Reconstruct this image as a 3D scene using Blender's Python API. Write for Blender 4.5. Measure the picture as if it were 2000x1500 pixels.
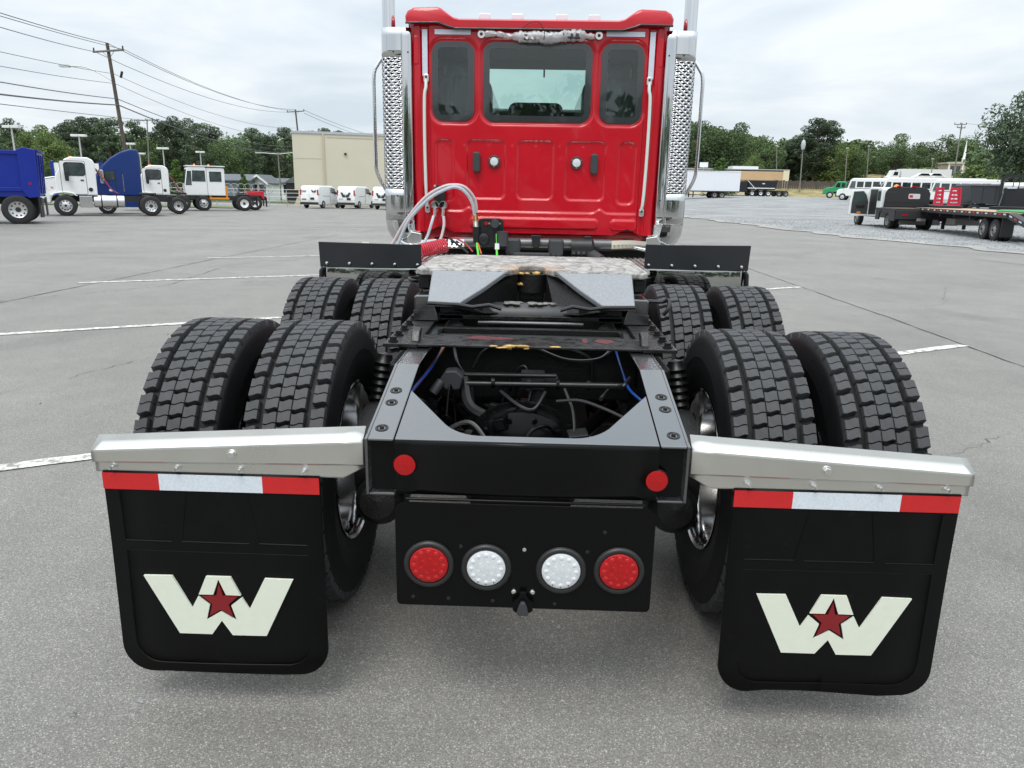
import bpy, bmesh, math, random
from mathutils import Vector, Matrix
import numpy as np
PI = math.pi
R_ = math.radians
for _o in list(bpy.data.objects): bpy.data.objects.remove(_o)
SC = bpy.context.scene
COL = SC.collection

# ---------------------------------------------------------------- camera
FPX = 1436.5                       # focal length in pixels of a 2000 px wide frame
CAM = Vector((0.0064, -1.8529, 1.5025))
_pi, _ya, _ro = R_(14.7903), R_(-1.4917), R_(1.0572)
FW = Vector((math.sin(_ya)*math.cos(_pi), math.cos(_ya)*math.cos(_pi), -math.sin(_pi)))
_rt = Vector((math.cos(_ya), -math.sin(_ya), 0)); _up = _rt.cross(FW)
RT = _rt*math.cos(_ro) + _up*math.sin(_ro); UP = -_rt*math.sin(_ro) + _up*math.cos(_ro)
cd = bpy.data.cameras.new('camera'); cam = bpy.data.objects.new('camera', cd); COL.objects.link(cam)
cd.sensor_width = 36; cd.lens = FPX/2000*36; cd.clip_start = 0.05; cd.clip_end = 3000
_m = Matrix((RT, UP, -FW)).transposed().to_4x4(); _m.translation = CAM
cam.matrix_world = _m
SC.camera = cam

# ---------------------------------------------------------------- sky and sun (bright overcast)
SUN_EL, SUN_AZ = R_(62), R_(200)
w = bpy.data.worlds.new('World'); SC.world = w; w.use_nodes = True
nt = w.node_tree; nt.nodes.clear(); N = nt.nodes.new; K = nt.links.new
out = N('ShaderNodeOutputWorld'); bg = N('ShaderNodeBackground'); bg.inputs['Strength'].default_value = 0.1
sky = N('ShaderNodeTexSky'); sky.sky_type = 'NISHITA'; sky.sun_disc = False
sky.sun_elevation = SUN_EL; sky.sun_rotation = SUN_AZ; sky.air_density = 1.0; sky.dust_density = 2.0
tc = N('ShaderNodeTexCoord'); sep = N('ShaderNodeSeparateXYZ'); K(tc.outputs['Generated'], sep.inputs[0])
def mth(op, a, b=None, clamp=False):
    n = N('ShaderNodeMath'); n.operation = op; n.use_clamp = clamp
    for i, v in enumerate((a, b)):
        if v is None: continue
        if isinstance(v, (int, float)): n.inputs[i].default_value = v
        else: K(v, n.inputs[i])
    return n.outputs[0]
zz = mth('MAXIMUM', sep.outputs['Z'], 0.0)
den = mth('ADD', zz, 0.16)
cx_ = mth('DIVIDE', sep.outputs['X'], den); cy_ = mth('DIVIDE', sep.outputs['Y'], den)
cmb = N('ShaderNodeCombineXYZ'); K(cx_, cmb.inputs[0]); K(cy_, cmb.inputs[1])
K(mth('MULTIPLY', zz, 3.0), cmb.inputs[2])
n1 = N('ShaderNodeTexNoise'); n1.inputs['Scale'].default_value = 1.15; n1.inputs['Detail'].default_value = 7; n1.inputs['Roughness'].default_value = 0.52
n1.inputs['Distortion'].default_value = 0.35
K(cmb.outputs[0], n1.inputs['Vector'])
rp = N('ShaderNodeValToRGB'); rp.color_ramp.elements[0].position = 0.36; rp.color_ramp.elements[1].position = 0.62
rp.color_ramp.elements[0].color = (5.6, 6.35, 7.0, 1); rp.color_ramp.elements[1].color = (7.7, 8.1, 8.4, 1)
K(n1.outputs['Fac'], rp.inputs[0])
z2 = mth('MULTIPLY', zz, zz)
lum = mth('ADD', mth('MULTIPLY', z2, 1.75), 0.92)
vm = N('ShaderNodeVectorMath'); vm.operation = 'SCALE'; K(rp.outputs[0], vm.inputs[0]); K(lum, vm.inputs['Scale'])
mx = N('ShaderNodeMix'); mx.data_type = 'RGBA'; mx.inputs[0].default_value = 0.92
K(sky.outputs[0], mx.inputs[6]); K(vm.outputs[0], mx.inputs[7])
K(mx.outputs[2], bg.inputs['Color']); K(bg.outputs[0], out.inputs[0])
sl = bpy.data.lights.new('sun', 'SUN'); sl.energy = 1.3; sl.angle = R_(24); sl.color = (1.0, 0.965, 0.91)
so = bpy.data.objects.new('sun', sl); COL.objects.link(so)
_sd = Vector((math.sin(SUN_AZ)*math.cos(SUN_EL), math.cos(SUN_AZ)*math.cos(SUN_EL), math.sin(SUN_EL)))
so.rotation_euler = (-_sd).to_track_quat('-Z', 'Y').to_euler()
SC.view_settings.view_transform = 'Standard'; SC.view_settings.look = 'None'
SC.view_settings.exposure = 0.42; SC.view_settings.gamma = 1.0
SC.render.engine = 'CYCLES'
SC.cycles.use_denoising = True
SC.cycles.max_bounces = 7; SC.cycles.glossy_bounces = 4; SC.cycles.transparent_max_bounces = 12
SC.cycles.sample_clamp_indirect = 6

# ---------------------------------------------------------------- pixel helpers: where a line of sight meets a depth
def ray(px, py): return FW + RT*((px-1000)/FPX) + UP*((750-py)/FPX)
def at(px, py, Y):
    d = ray(px, py); t = (Y-CAM.y)/d.y
    return CAM + d*t
def sstep(a, b, x):
    t = min(1, max(0, (x-a)/(b-a))); return t*t*(3-2*t)
def gz(x, y):
    wl = 1-sstep(-2, 12, x)
    return -0.006*max(0, y-8)*wl*(1-sstep(90, 160, y)*.6) + 1.15*sstep(55, 125, y)*sstep(8, 34, x)

# ---------------------------------------------------------------- materials
MATS = {}
def lin(r, g, b): return tuple(((c/255)/12.92 if c/255 <= .04045 else ((c/255+.055)/1.055)**2.4) for c in (r, g, b))
def pm(name, col, rough=.5, metal=0, var=0, vscale=8, bump=0, bscale=60, coat=0, spec=.5, rvar=0, emit=0, coat_ior=None):
    if name in MATS: return MATS[name]
    m = bpy.data.materials.new(name); m.use_nodes = True; t = m.node_tree
    b = t.nodes['Principled BSDF']; b.inputs['Base Color'].default_value = (*col[:3], 1)
    b.inputs['Roughness'].default_value = rough; b.inputs['Metallic'].default_value = metal
    b.inputs['Specular IOR Level'].default_value = spec
    if coat: b.inputs['Coat Weight'].default_value = coat; b.inputs['Coat Roughness'].default_value = .04 if not coat_ior else .14; b.inputs['Coat IOR'].default_value = coat_ior or 1.5
    if emit: b.inputs['Emission Color'].default_value = (*col[:3], 1); b.inputs['Emission Strength'].default_value = emit
    if var or rvar or bump:
        tcn = t.nodes.new('ShaderNodeTexCoord')
    if var or rvar:
        nz = t.nodes.new('ShaderNodeTexNoise'); nz.inputs['Scale'].default_value = vscale; nz.inputs['Detail'].default_value = 6; nz.inputs['Roughness'].default_value = .6
        t.links.new(tcn.outputs['Object'], nz.inputs['Vector'])
        if var:
            r = t.nodes.new('ShaderNodeValToRGB'); r.color_ramp.elements[0].position = .3; r.color_ramp.elements[1].position = .7
            r.color_ramp.elements[0].color = (*[c*(1-var) for c in col[:3]], 1); r.color_ramp.elements[1].color = (*[min(1, c*(1+var)) for c in col[:3]], 1)
            t.links.new(nz.outputs['Fac'], r.inputs[0]); t.links.new(r.outputs[0], b.inputs['Base Color'])
        if rvar:
            mr = t.nodes.new('ShaderNodeMapRange'); mr.inputs[1].default_value = .3; mr.inputs[2].default_value = .7
            mr.inputs[3].default_value = max(0.02, rough-rvar); mr.inputs[4].default_value = min(1, rough+rvar)
            t.links.new(nz.outputs['Fac'], mr.inputs[0]); t.links.new(mr.outputs[0], b.inputs['Roughness'])
    if bump:
        n2 = t.nodes.new('ShaderNodeTexNoise'); n2.inputs['Scale'].default_value = bscale; n2.inputs['Detail'].default_value = 4
        t.links.new(tcn.outputs['Object'], n2.inputs['Vector'])
        bp = t.nodes.new('ShaderNodeBump'); bp.inputs['Strength'].default_value = bump; bp.inputs['Distance'].default_value = .01
        t.links.new(n2.outputs['Fac'], bp.inputs['Height']); t.links.new(bp.outputs[0], b.inputs['Normal'])
    MATS[name] = m; return m
def glassmat(name, tint, gl=1.0, rough=.01):
    if name in MATS: return MATS[name]
    m = bpy.data.materials.new(name); m.use_nodes = True; t = m.node_tree; t.nodes.clear()
    o = t.nodes.new('ShaderNodeOutputMaterial'); tr = t.nodes.new('ShaderNodeBsdfTransparent'); tr.inputs[0].default_value = (*tint, 1)
    g = t.nodes.new('ShaderNodeBsdfGlossy'); g.inputs['Roughness'].default_value = rough; g.inputs[0].default_value = (gl, gl, gl, 1)
    fr = t.nodes.new('ShaderNodeFresnel'); fr.inputs[0].default_value = 1.5
    mx = t.nodes.new('ShaderNodeMixShader'); t.links.new(fr.outputs[0], mx.inputs[0]); t.links.new(tr.outputs[0], mx.inputs[1]); t.links.new(g.outputs[0], mx.inputs[2])
    t.links.new(mx.outputs[0], o.inputs[0]); MATS[name] = m; return m

red_paint = pm('red_paint', (.48, .0018, .012), .32, 0, coat=.6, spec=.25, var=.04, vscale=3)
black_paint = pm('black_gloss_paint', (.003, .003, .0032), .18, 0, spec=.16, rvar=.08, vscale=9)
chassis_sheen_grey = pm('chassis_sheen_paint', (.016, .017, .019), .26, 0, rvar=.06, vscale=14, coat=1.0, bump=.02, bscale=220, coat_ior=2.0)  # black paint's sky sheen put into a lighter base and stronger coat
black_satin = pm('black_satin', (.007, .007, .0075), .4, 0, rvar=.1, vscale=20)
black_rough = pm('black_grime', (.0045, .0043, .004), .5, 0, var=.6, vscale=30, bump=.25, bscale=120, spec=.35)
rubber = pm('tyre_rubber', (.036, .0365, .038), .6, 0, var=.25, vscale=25, bump=.12, bscale=260, spec=.4)
def specks(m, thr=.70, col=(.22, .215, .205), scale=48, isl=.16):
    t = m.node_tree; b = t.nodes['Principled BSDF']; src = b.inputs['Base Color'].links[0].from_socket; n = t.nodes.new; k = t.links.new
    tcn = n('ShaderNodeTexCoord'); nz = n('ShaderNodeTexNoise'); nz.inputs['Scale'].default_value = scale; nz.inputs['Detail'].default_value = 3; k(tcn.outputs['Object'], nz.inputs['Vector'])
    mr = n('ShaderNodeMapRange'); mr.inputs[1].default_value = thr; mr.inputs[2].default_value = thr+.06; k(nz.outputs['Fac'], mr.inputs[0])
    g = n('ShaderNodeNewGeometry'); m2 = n('ShaderNodeMapRange'); m2.inputs[3].default_value = 1-isl; m2.inputs[4].default_value = 1+isl*1.4; k(g.outputs['Random Per Island'], m2.inputs[0])
    sc = n('ShaderNodeVectorMath'); sc.operation = 'SCALE'; k(src, sc.inputs[0]); k(m2.outputs[0], sc.inputs['Scale'])
    mx = n('ShaderNodeMix'); mx.data_type = 'RGBA'; k(mr.outputs[0], mx.inputs[0]); k(sc.outputs[0], mx.inputs[6]); mx.inputs[7].default_value = (*col, 1); k(mx.outputs[2], b.inputs['Base Color']); return m
specks(rubber)
rubber_side = pm('sidewall_groove_shade_rubber', (.0055, .0055, .006), .55, 0, var=.25, vscale=12, spec=.25)  # carcass rubber; its near-black also paints the shade in the tread grooves
flap_rubber = pm('mud_flap_rubber', (.0032, .0032, .0032), .5, 0, var=.2, vscale=14, spec=.14)
specks(flap_rubber, .66, (.006, .0057, .0054), 30, 0)
alu = pm('brushed_aluminium', (.78, .78, .76), .3, 1, var=.05, vscale=6, rvar=.06)
alu_face = pm('mill_aluminium', (.66, .65, .61), .30, .97, var=.04, vscale=5, rvar=.05, bump=.02, bscale=300)
chrome = pm('polished_chrome', (.66, .67, .68), .04, 1)
chrome_wavy = pm('polished_stainless', (.42, .42, .42), .12, 1, bump=.05, bscale=5)
zinc = pm('zinc_bolt', (.72, .72, .7), .28, 1)
white_paint = pm('white_paint', (.78, .79, .78), .35, 0, coat=.3, var=.03)
blue_paint = pm('blue_paint', (.007, .023, .25), .35, 0, coat=.15, spec=.3)
navy_paint = pm('navy_paint', (.010, .034, .16), .35, 0, coat=.15, spec=.3)
green_paint = pm('green_paint', (.02, .28, .10), .35, 0, coat=.5)
dark_glass = pm('dark_glass', (.015, .02, .022), .04, 0, spec=.9)
red_lens = pm('red_lens', (.38, .0022, .004), .2, 0, coat=.35, spec=.3, var=.22, vscale=140)
white_lens = pm('white_lens', (.62, .64, .66), .18, 0, coat=.7, var=.12, vscale=120)
amber_lens = pm('amber_lens', (.8, .25, .02), .25, 0, coat=.4)
red_tape = pm('red_tape', (.52, .012, .014), .45, 0, var=.07, vscale=200)
white_tape = pm('white_tape', (.62, .67, .72), .4, 0, var=.1, vscale=160)
cream = pm('cream_emblem', (.68, .71, .60), .5, 0, var=.025, vscale=35)
emblem_red = pm('emblem_red', (.20, .006, .009), .45)
interior = pm('cab_interior', (.06, .065, .07), .7, var=.1)
plastic_grey = pm('grey_plastic', (.035, .037, .04), .5)
steel_dark = pm('dark_steel', (.12, .12, .12), .4, .8, var=.2)
glass_rear = glassmat('tinted_cab_glass', (.80, .87, .86))
glass_front = glassmat('windscreen_glass', (.78, .97, .88))
def filmmat(name, col, fac, rough=.12, bump=.5, bscale=20):
    m = pm(name, col, rough, 0, bump=bump, bscale=bscale, coat=.8, var=.2, vscale=12); t = m.node_tree
    tr = t.nodes.new('ShaderNodeBsdfTransparent'); mx = t.nodes.new('ShaderNodeMixShader'); mx.inputs[0].default_value = fac
    t.links.new(tr.outputs[0], mx.inputs[1]); t.links.new(t.nodes['Principled BSDF'].outputs[0], mx.inputs[2]); t.links.new(mx.outputs[0], t.nodes['Material Output'].inputs[0]); return m
film = filmmat('clear_plastic_film', (.50, .53, .53), .38)

# ---------------------------------------------------------------- mesh collecting helpers
class MB:
    def __init__(s): s.v = []; s.f = []
    def add(s, vs, fs):
        o = len(s.v); s.v.extend([tuple(v) for v in vs]); s.f.extend([tuple(i+o for i in f) for f in fs]); return s
    def box(s, x0, x1, y0, y1, z0, z1, M=None):
        vs = [(x, y, z) for z in (z0, z1) for y in (y0, y1) for x in (x0, x1)]
        if M is not None: vs = [M @ Vector(v) for v in vs]
        return s.add(vs, [(0, 2, 3, 1), (4, 5, 7, 6), (0, 1, 5, 4), (2, 6, 7, 3), (0, 4, 6, 2), (1, 3, 7, 5)])
    def prism(s, poly, a0, a1, ax='y', caps=True):
        """poly of (u, v) swept along ax from a0 to a1: ax 'y' -> (u, a, v); 'x' -> (a, u, v); 'z' -> (u, v, a)"""
        n = len(poly)
        g = {'y': lambda u, v, a: (u, a, v), 'x': lambda u, v, a: (a, u, v), 'z': lambda u, v, a: (u, v, a)}[ax]
        vs = [g(u, v, a0) for u, v in poly] + [g(u, v, a1) for u, v in poly]
        fs = [(i, (i+1) % n, n+(i+1) % n, n+i) for i in range(n)]
        if caps: fs += [tuple(range(n))[::-1], tuple(range(n, 2*n))]
        return s.add(vs, fs)
    def cyl(s, p0, p1, r0, r1=None, n=16, caps=True):
        r1 = r0 if r1 is None else r1
        p0, p1 = Vector(p0), Vector(p1); d = (p1-p0).normalized()
        a = d.orthogonal().normalized(); b = d.cross(a)
        vs = []
        for p, r in ((p0, r0), (p1, r1)):
            for i in range(n):
                t = 2*PI*i/n; vs.append(p + a*(r*math.cos(t)) + b*(r*math.sin(t)))
        fs = [(i, (i+1) % n, n+(i+1) % n, n+i) for i in range(n)]
        if caps: fs += [tuple(range(n))[::-1], tuple(range(n, 2*n))]
        return s.add(vs, fs)
    def tube(s, pts, r, n=8, closed=False):
        pts = [Vector(p) for p in pts]; m = len(pts); vs = []; prev = None
        rr = r if isinstance(r, (list, tuple)) else [r]*m
        for i, p in enumerate(pts):
            d = (pts[min(i+1, m-1)]-pts[max(i-1, 0)])
            if closed: d = pts[(i+1) % m]-pts[i-1]
            d.normalize()
            a = (prev - d*prev.dot(d)) if prev is not None else d.orthogonal()
            if a.length < 1e-6: a = d.orthogonal()
            a.normalize(); prev = a; b = d.cross(a)
            for k in range(n):
                t = 2*PI*k/n; vs.append(p + a*(rr[i]*math.cos(t)) + b*(rr[i]*math.sin(t)))
        fs = []
        for i in range(m-1 if not closed else m):
            j = (i+1) % m
            for k in range(n): fs.append((i*n+k, i*n+(k+1) % n, j*n+(k+1) % n, j*n+k))
        if not closed: fs += [tuple(range(n))[::-1], tuple(range((m-1)*n, m*n))]
        return s.add(vs, fs)
    def lathe(s, prof, c=(0, 0, 0), ax='x', n=48, closed=True, a0=0, a1=2*PI):
        """prof of (axial, radius)"""
        full = abs(a1-a0-2*PI) < 1e-6; cnt = n if full else n+1; m = len(prof); vs = []
        for i in range(cnt):
            t = a0+(a1-a0)*i/n; ct, st = math.cos(t), math.sin(t)
            for a, r in prof:
                q = {'x': (a, r*ct, r*st), 'y': (r*ct, a, r*st), 'z': (r*ct, r*st, a)}[ax]
                vs.append((c[0]+q[0], c[1]+q[1], c[2]+q[2]))
        fs = []
        for i in range(n):
            j = (i+1) % cnt
            for k in range(m-1): fs.append((i*m+k, j*m+k, j*m+k+1, i*m+k+1))
        return s.add(vs, fs)
    def build(s, name, mat, parent=None, smooth=False, bevel=0, seg=2, loc=None, rot=None):
        me = bpy.data.meshes.new(name); me.from_pydata(s.v, [], s.f); me.update()
        bm = bmesh.new(); bm.from_mesh(me); bmesh.ops.recalc_face_normals(bm, faces=bm.faces); bm.to_mesh(me); bm.free()
        return obj(name, me, mat, parent, smooth, bevel, seg, loc, rot)
def obj(name, me, mat, parent=None, smooth=False, bevel=0, seg=2, loc=None, rot=None):
    o = bpy.data.objects.new(name, me); COL.objects.link(o)
    if mat is not None and not me.materials: me.materials.append(mat)
    if parent is not None: o.parent = parent
    if loc is not None: o.location = loc
    if rot is not None: o.rotation_euler = rot
    if smooth:
        for p in me.polygons: p.use_smooth = True
        try: me.set_sharp_from_angle(angle=R_(smooth if smooth > 1 else 40))
        except Exception: pass
    if bevel:
        b = o.modifiers.new('bevel', 'BEVEL'); b.width = bevel; b.segments = seg; b.limit_method = 'ANGLE'; b.angle_limit = R_(35)
    return o
def tag(o, label, cat=None, group=None, kind=None):
    if label: o['label'] = label
    if cat: o['category'] = cat
    if group: o['group'] = group
    if kind: o['kind'] = kind
    return o
def empty(name, loc=(0, 0, 0), rz=0, label=None, cat=None, group=None, scale=None):
    e = bpy.data.objects.new(name, None); COL.objects.link(e); e.location = loc; e.rotation_euler = (0, 0, rz); e.empty_display_size = .2
    if scale: e.scale = (scale,)*3
    return tag(e, label, cat, group)
def struct(o): o['kind'] = 'structure'; return o
def B(name, mat, parent, x0, x1, y0, y1, z0, z1, bevel=0, **k): return MB().box(x0, x1, y0, y1, z0, z1).build(name, mat, parent, bevel=bevel, **k)
def rrect(x0, x1, z0, z1, r, n=6):
    pts = []
    for cx, cz, a in ((x1-r, z1-r, 0), (x0+r, z1-r, PI/2), (x0+r, z0+r, PI), (x1-r, z0+r, 3*PI/2)):
        for i in range(n+1):
            t = a+PI/2*i/n; pts.append((cx+r*math.cos(t), cz+r*math.sin(t)))
    return pts
def ring(mb, po, pi_, y0, y1, ax='y'):
    """a frame between two outlines with the same point count, swept from y0 to y1"""
    n = len(po); g = {'y': lambda u, v, a: (u, a, v), 'x': lambda u, v, a: (a, u, v), 'z': lambda u, v, a: (u, v, a)}[ax]
    vs = [g(*p, y0) for p in po]+[g(*p, y0) for p in pi_]+[g(*p, y1) for p in po]+[g(*p, y1) for p in pi_]
    fs = []
    for i in range(n):
        j = (i+1) % n
        fs += [(i, j, n+j, n+i), (2*n+i, 3*n+i, 3*n+j, 2*n+j), (i, 2*n+i, 2*n+j, j), (n+i, n+j, 3*n+j, 3*n+i)]
    return mb.add(vs, fs)
def curve3(pts, n=8):
    """Catmull-Rom through pts"""
    P = [Vector(p) for p in pts]; P = [P[0]*2-P[1]]+P+[P[-1]*2-P[-2]]; o = []
    for i in range(1, len(P)-2):
        for k in range(n):
            t = k/n; a, b, c, d = P[i-1:i+3]
            o.append(.5*((2*b)+(c-a)*t+(2*a-5*b+4*c-d)*t*t+(-a+3*b-3*c+d)*t**3))
    o.append(P[-2]); return o

# ================================================================ GROUND
def asphalt_mat():
    m = bpy.data.materials.new('asphalt'); m.use_nodes = True; t = m.node_tree; b = t.nodes['Principled BSDF']
    n = t.nodes.new; k = t.links.new
    tcn = n('ShaderNodeTexCoord')
    v = n('ShaderNodeTexVoronoi'); v.inputs['Scale'].default_value = 300; k(tcn.outputs['Object'], v.inputs['Vector'])
    v2 = n('ShaderNodeTexVoronoi'); v2.inputs['Scale'].default_value = 60; k(tcn.outputs['Object'], v2.inputs['Vector'])
    big = n('ShaderNodeTexNoise'); big.inputs['Scale'].default_value = .55; big.inputs['Detail'].default_value = 8; big.inputs['Roughness'].default_value = .62; k(tcn.outputs['Object'], big.inputs['Vector'])
    mid = n('ShaderNodeTexNoise'); mid.inputs['Scale'].default_value = 3.2; mid.inputs['Detail'].default_value = 6; k(tcn.outputs['Object'], mid.inputs['Vector'])
    fine = n('ShaderNodeTexNoise'); fine.inputs['Scale'].default_value = 150; fine.inputs['Detail'].default_value = 5; fine.inputs['Roughness'].default_value = .75; k(tcn.outputs['Object'], fine.inputs['Vector'])
    sepc = n('ShaderNodeSeparateColor'); k(v.outputs['Color'], sepc.inputs[0])
    r1 = n('ShaderNodeValToRGB'); e = r1.color_ramp.elements
    e[0].position = 0; e[0].color = (.105, .099, .088, 1); e[1].position = 1; e[1].color = (.40, .385, .35, 1)
    q = r1.color_ramp.elements.new(.5); q.color = (.174, .166, .150, 1); q = r1.color_ramp.elements.new(.86); q.color = (.212, .203, .185, 1)
    k(sepc.outputs[0], r1.inputs[0])
    def mul(a, bsock, lo, hi, c0=.3, c1=.7):
        mr = n('ShaderNodeMapRange'); mr.inputs[1].default_value = c0; mr.inputs[2].default_value = c1; mr.inputs[3].default_value = lo; mr.inputs[4].default_value = hi
        k(bsock, mr.inputs[0]); x = n('ShaderNodeVectorMath'); x.operation = 'SCALE'; k(a, x.inputs[0]); k(mr.outputs[0], x.inputs['Scale']); return x.outputs[0]
    c = mul(r1.outputs[0], big.outputs['Fac'], .83, 1.15)
    c = mul(c, mid.outputs['Fac'], .93, 1.07)
    c = mul(c, fine.outputs['Fac'], .76, 1.22)
    # a few oil stains
    st = n('ShaderNodeTexNoise'); st.inputs['Scale'].default_value = .33; st.inputs['Detail'].default_value = 4; st.inputs['Distortion'].default_value = .8
    mp = n('ShaderNodeMapping'); mp.inputs['Location'].default_value = (3.1, 7.7, 0); mp.inputs['Scale'].default_value = (1.2, .8, 1)
    k(tcn.outputs['Object'], mp.inputs[0]); k(mp.outputs[0], st.inputs['Vector'])
    c = mul(c, st.outputs['Fac'], 1.0, .62, .60, .74)
    dv = n('ShaderNodeTexVoronoi'); dv.inputs['Scale'].default_value = .75
    wn = n('ShaderNodeTexNoise'); wn.inputs['Scale'].default_value = 5; wn.inputs['Detail'].default_value = 4; k(tcn.outputs['Object'], wn.inputs['Vector'])
    wa = n('ShaderNodeVectorMath'); wa.operation = 'MULTIPLY_ADD'; wa.inputs[1].default_value = (.14, .14, 0); k(wn.outputs['Color'], wa.inputs[0]); k(tcn.outputs['Object'], wa.inputs[2]); k(wa.outputs[0], dv.inputs['Vector'])
    dsep = n('ShaderNodeSeparateColor'); k(dv.outputs['Color'], dsep.inputs[0])
    dth = n('ShaderNodeMath'); dth.operation = 'MULTIPLY_ADD'; dth.inputs[1].default_value = -.11; dth.inputs[2].default_value = .09; k(dsep.outputs[0], dth.inputs[0])
    dd = n('ShaderNodeMath'); dd.operation = 'SUBTRACT'; k(dv.outputs['Distance'], dd.inputs[0]); k(dth.outputs[0], dd.inputs[1])
    c = mul(c, dd.outputs[0], .74, 1.0, -.01, .05)
    k(c, b.inputs['Base Color']); b.inputs['Roughness'].default_value = .58; b.inputs['Specular IOR Level'].default_value = .55
    ad = n('ShaderNodeMath'); ad.operation = 'ADD'; k(v.outputs['Distance'], ad.inputs[0]); k(fine.outputs['Fac'], ad.inputs[1])
    bp = n('ShaderNodeBump'); bp.inputs['Strength'].default_value = .4; bp.inputs['Distance'].default_value = .003; k(ad.outputs[0], bp.inputs['Height']); k(bp.outputs[0], b.inputs['Normal'])
    return m
asphalt = asphalt_mat()
def sheet(name, poly_or_rng, mat, dz, step=4.0, xs=None, ys=None, inside=None):
    vs = []; fs = []; nx, ny = len(xs), len(ys)
    for y in ys:
        for x in xs: vs.append((x, y, gz(x, y)+dz))
    for j in range(ny-1):
        for i in range(nx-1):
            if inside is None or inside((xs[i]+xs[i+1])/2, (ys[j]+ys[j+1])/2): fs.append((j*nx+i, j*nx+i+1, (j+1)*nx+i+1, (j+1)*nx+i))
    me = bpy.data.meshes.new(name); me.from_pydata(vs, [], fs); me.update()
    return struct(obj(name, me, mat, smooth=True))
def rng(a, b, s):
    n = max(1, int(math.ceil((b-a)/s))); return [a+(b-a)*i/n for i in range(n+1)]
gx = rng(-900, -100, 80)+rng(-100, 100, 4)[1:]+rng(100, 900, 80)[1:]
gy = rng(-120, -20, 20)+rng(-20, 170, 4)[1:]+rng(170, 1400, 80)[1:]
sheet('ground', None, asphalt, 0, xs=gx, ys=gy)

# gravel lot to the right of the asphalt edge
def gravel_mat(name, c0, c1, c2, s=22):
    m = bpy.data.materials.new(name); m.use_nodes = True; t = m.node_tree; b = t.nodes['Principled BSDF']; n = t.nodes.new; k = t.links.new
    tcn = n('ShaderNodeTexCoord'); v = n('ShaderNodeTexVoronoi'); v.inputs['Scale'].default_value = s; k(tcn.outputs['Object'], v.inputs['Vector'])
    sp = n('ShaderNodeSeparateColor'); k(v.outputs['Color'], sp.inputs[0])
    nz = n('ShaderNodeTexNoise'); nz.inputs['Scale'].default_value = .25; nz.inputs['Detail'].default_value = 8; nz.inputs['Roughness'].default_value = .7; k(tcn.outputs['Object'], nz.inputs['Vector'])
    ad = n('ShaderNodeMath'); ad.operation = 'MULTIPLY_ADD'; ad.inputs[1].default_value = .55; k(sp.outputs[0], ad.inputs[0]); k(nz.outputs['Fac'], ad.inputs[2])
    r = n('ShaderNodeValToRGB'); r.color_ramp.elements[0].position = .35; r.color_ramp.elements[1].position = 1.0
    r.color_ramp.elements[0].color = (*c0, 1); r.color_ramp.elements[1].color = (*c2, 1); q = r.color_ramp.elements.new(.7); q.color = (*c1, 1)
    k(ad.outputs[0], r.inputs[0]); k(r.outputs[0], b.inputs['Base Color']); b.inputs['Roughness'].default_value = .9
    bp = n('ShaderNodeBump'); bp.inputs['Strength'].default_value = .8; bp.inputs['Distance'].default_value = .03; k(v.outputs['Distance'], bp.inputs['Height']); k(bp.outputs[0], b.inputs['Normal'])
    return m
gravel = gravel_mat('gravel', (.10, .105, .108), (.20, .208, .21), (.37, .37, .36))
edge_pts = [(19.0, 0.0), (13.9, 19.7), (11.5, 28.7), (10.15, 44.6), (8.5, 64.0), (7.5, 96.0)]
def edge_x(y):
    for (x0, y0), (x1, y1) in zip(edge_pts, edge_pts[1:]):
        if y0 <= y <= y1: return x0+(x1-x0)*(y-y0)/(y1-y0)
    return edge_pts[-1][0]
rnd = random.Random(5)
def strip_sheet(name, mat, dz, y0, y1, fx0, fx1, nx=24, sy=2.0):
    ys = rng(y0, y1, sy); vs = []; fs = []
    for y in ys:
        a, b = fx0(y), fx1(y)
        for i in range(nx+1):
            x = a+(b-a)*(i/nx)**1.6; vs.append((x, y, gz(x, y)+dz))
    for j in range(len(ys)-1):
        for i in range(nx): fs.append((j*(nx+1)+i, j*(nx+1)+i+1, (j+1)*(nx+1)+i+1, (j+1)*(nx+1)+i))
    me = bpy.data.meshes.new(name); me.from_pydata(vs, [], fs); me.update(); return struct(obj(name, me, mat, smooth=True))
_jit = {}
def ej(y):
    return edge_x(y)+.25*math.sin(y*.9)+.18*math.sin(y*2.3+1)
strip_sheet('gravel_lot', gravel, .012, 0, 150, ej, lambda y: 140, nx=40, sy=1.0)
dust = gravel_mat('dusty_gravel_edge', (.20, .19, .17), (.30, .29, .265), (.42, .41, .38), 30)
strip_sheet('gravel_lot_edge', dust, .018, 0, 110, lambda y: ej(y)-.15-.1*math.sin(y*3.1), lambda y: ej(y)+.75+.35*math.sin(y*.7+2)+.2*math.sin(y*2.9), nx=3, sy=.5)
# stones lying loose on the gravel, nearest strip only
def stones(name, n, area, size, mat, seed, dz=.012):
    r = random.Random(seed); mb = MB()
    for _ in range(n):
        x, y = area(r); s = r.uniform(*size); z = gz(x, y)+dz
        base = [(1, 0, 0), (-.6, .8, 0), (-.5, -.9, 0), (.2, .1, .75), (.1, -.1, -.3)]
        a = r.uniform(0, 6.28); ca, sa = math.cos(a), math.sin(a)
        vs = [(x+s*(bx*ca-by*sa)*r.uniform(.7, 1.2), y+s*(bx*sa+by*ca)*r.uniform(.7, 1.2), z+s*bz*r.uniform(.5, 1.1)) for bx, by, bz in base]
        mb.add(vs, [(0, 1, 3), (1, 2, 3), (2, 0, 3), (1, 0, 4), (2, 1, 4), (0, 2, 4)])
    o = mb.build(name, mat); o['kind'] = 'stuff'; return o
stone_grey = pm('loose_stone', (.24, .25, .26), .85, var=.4, vscale=2)
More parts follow.
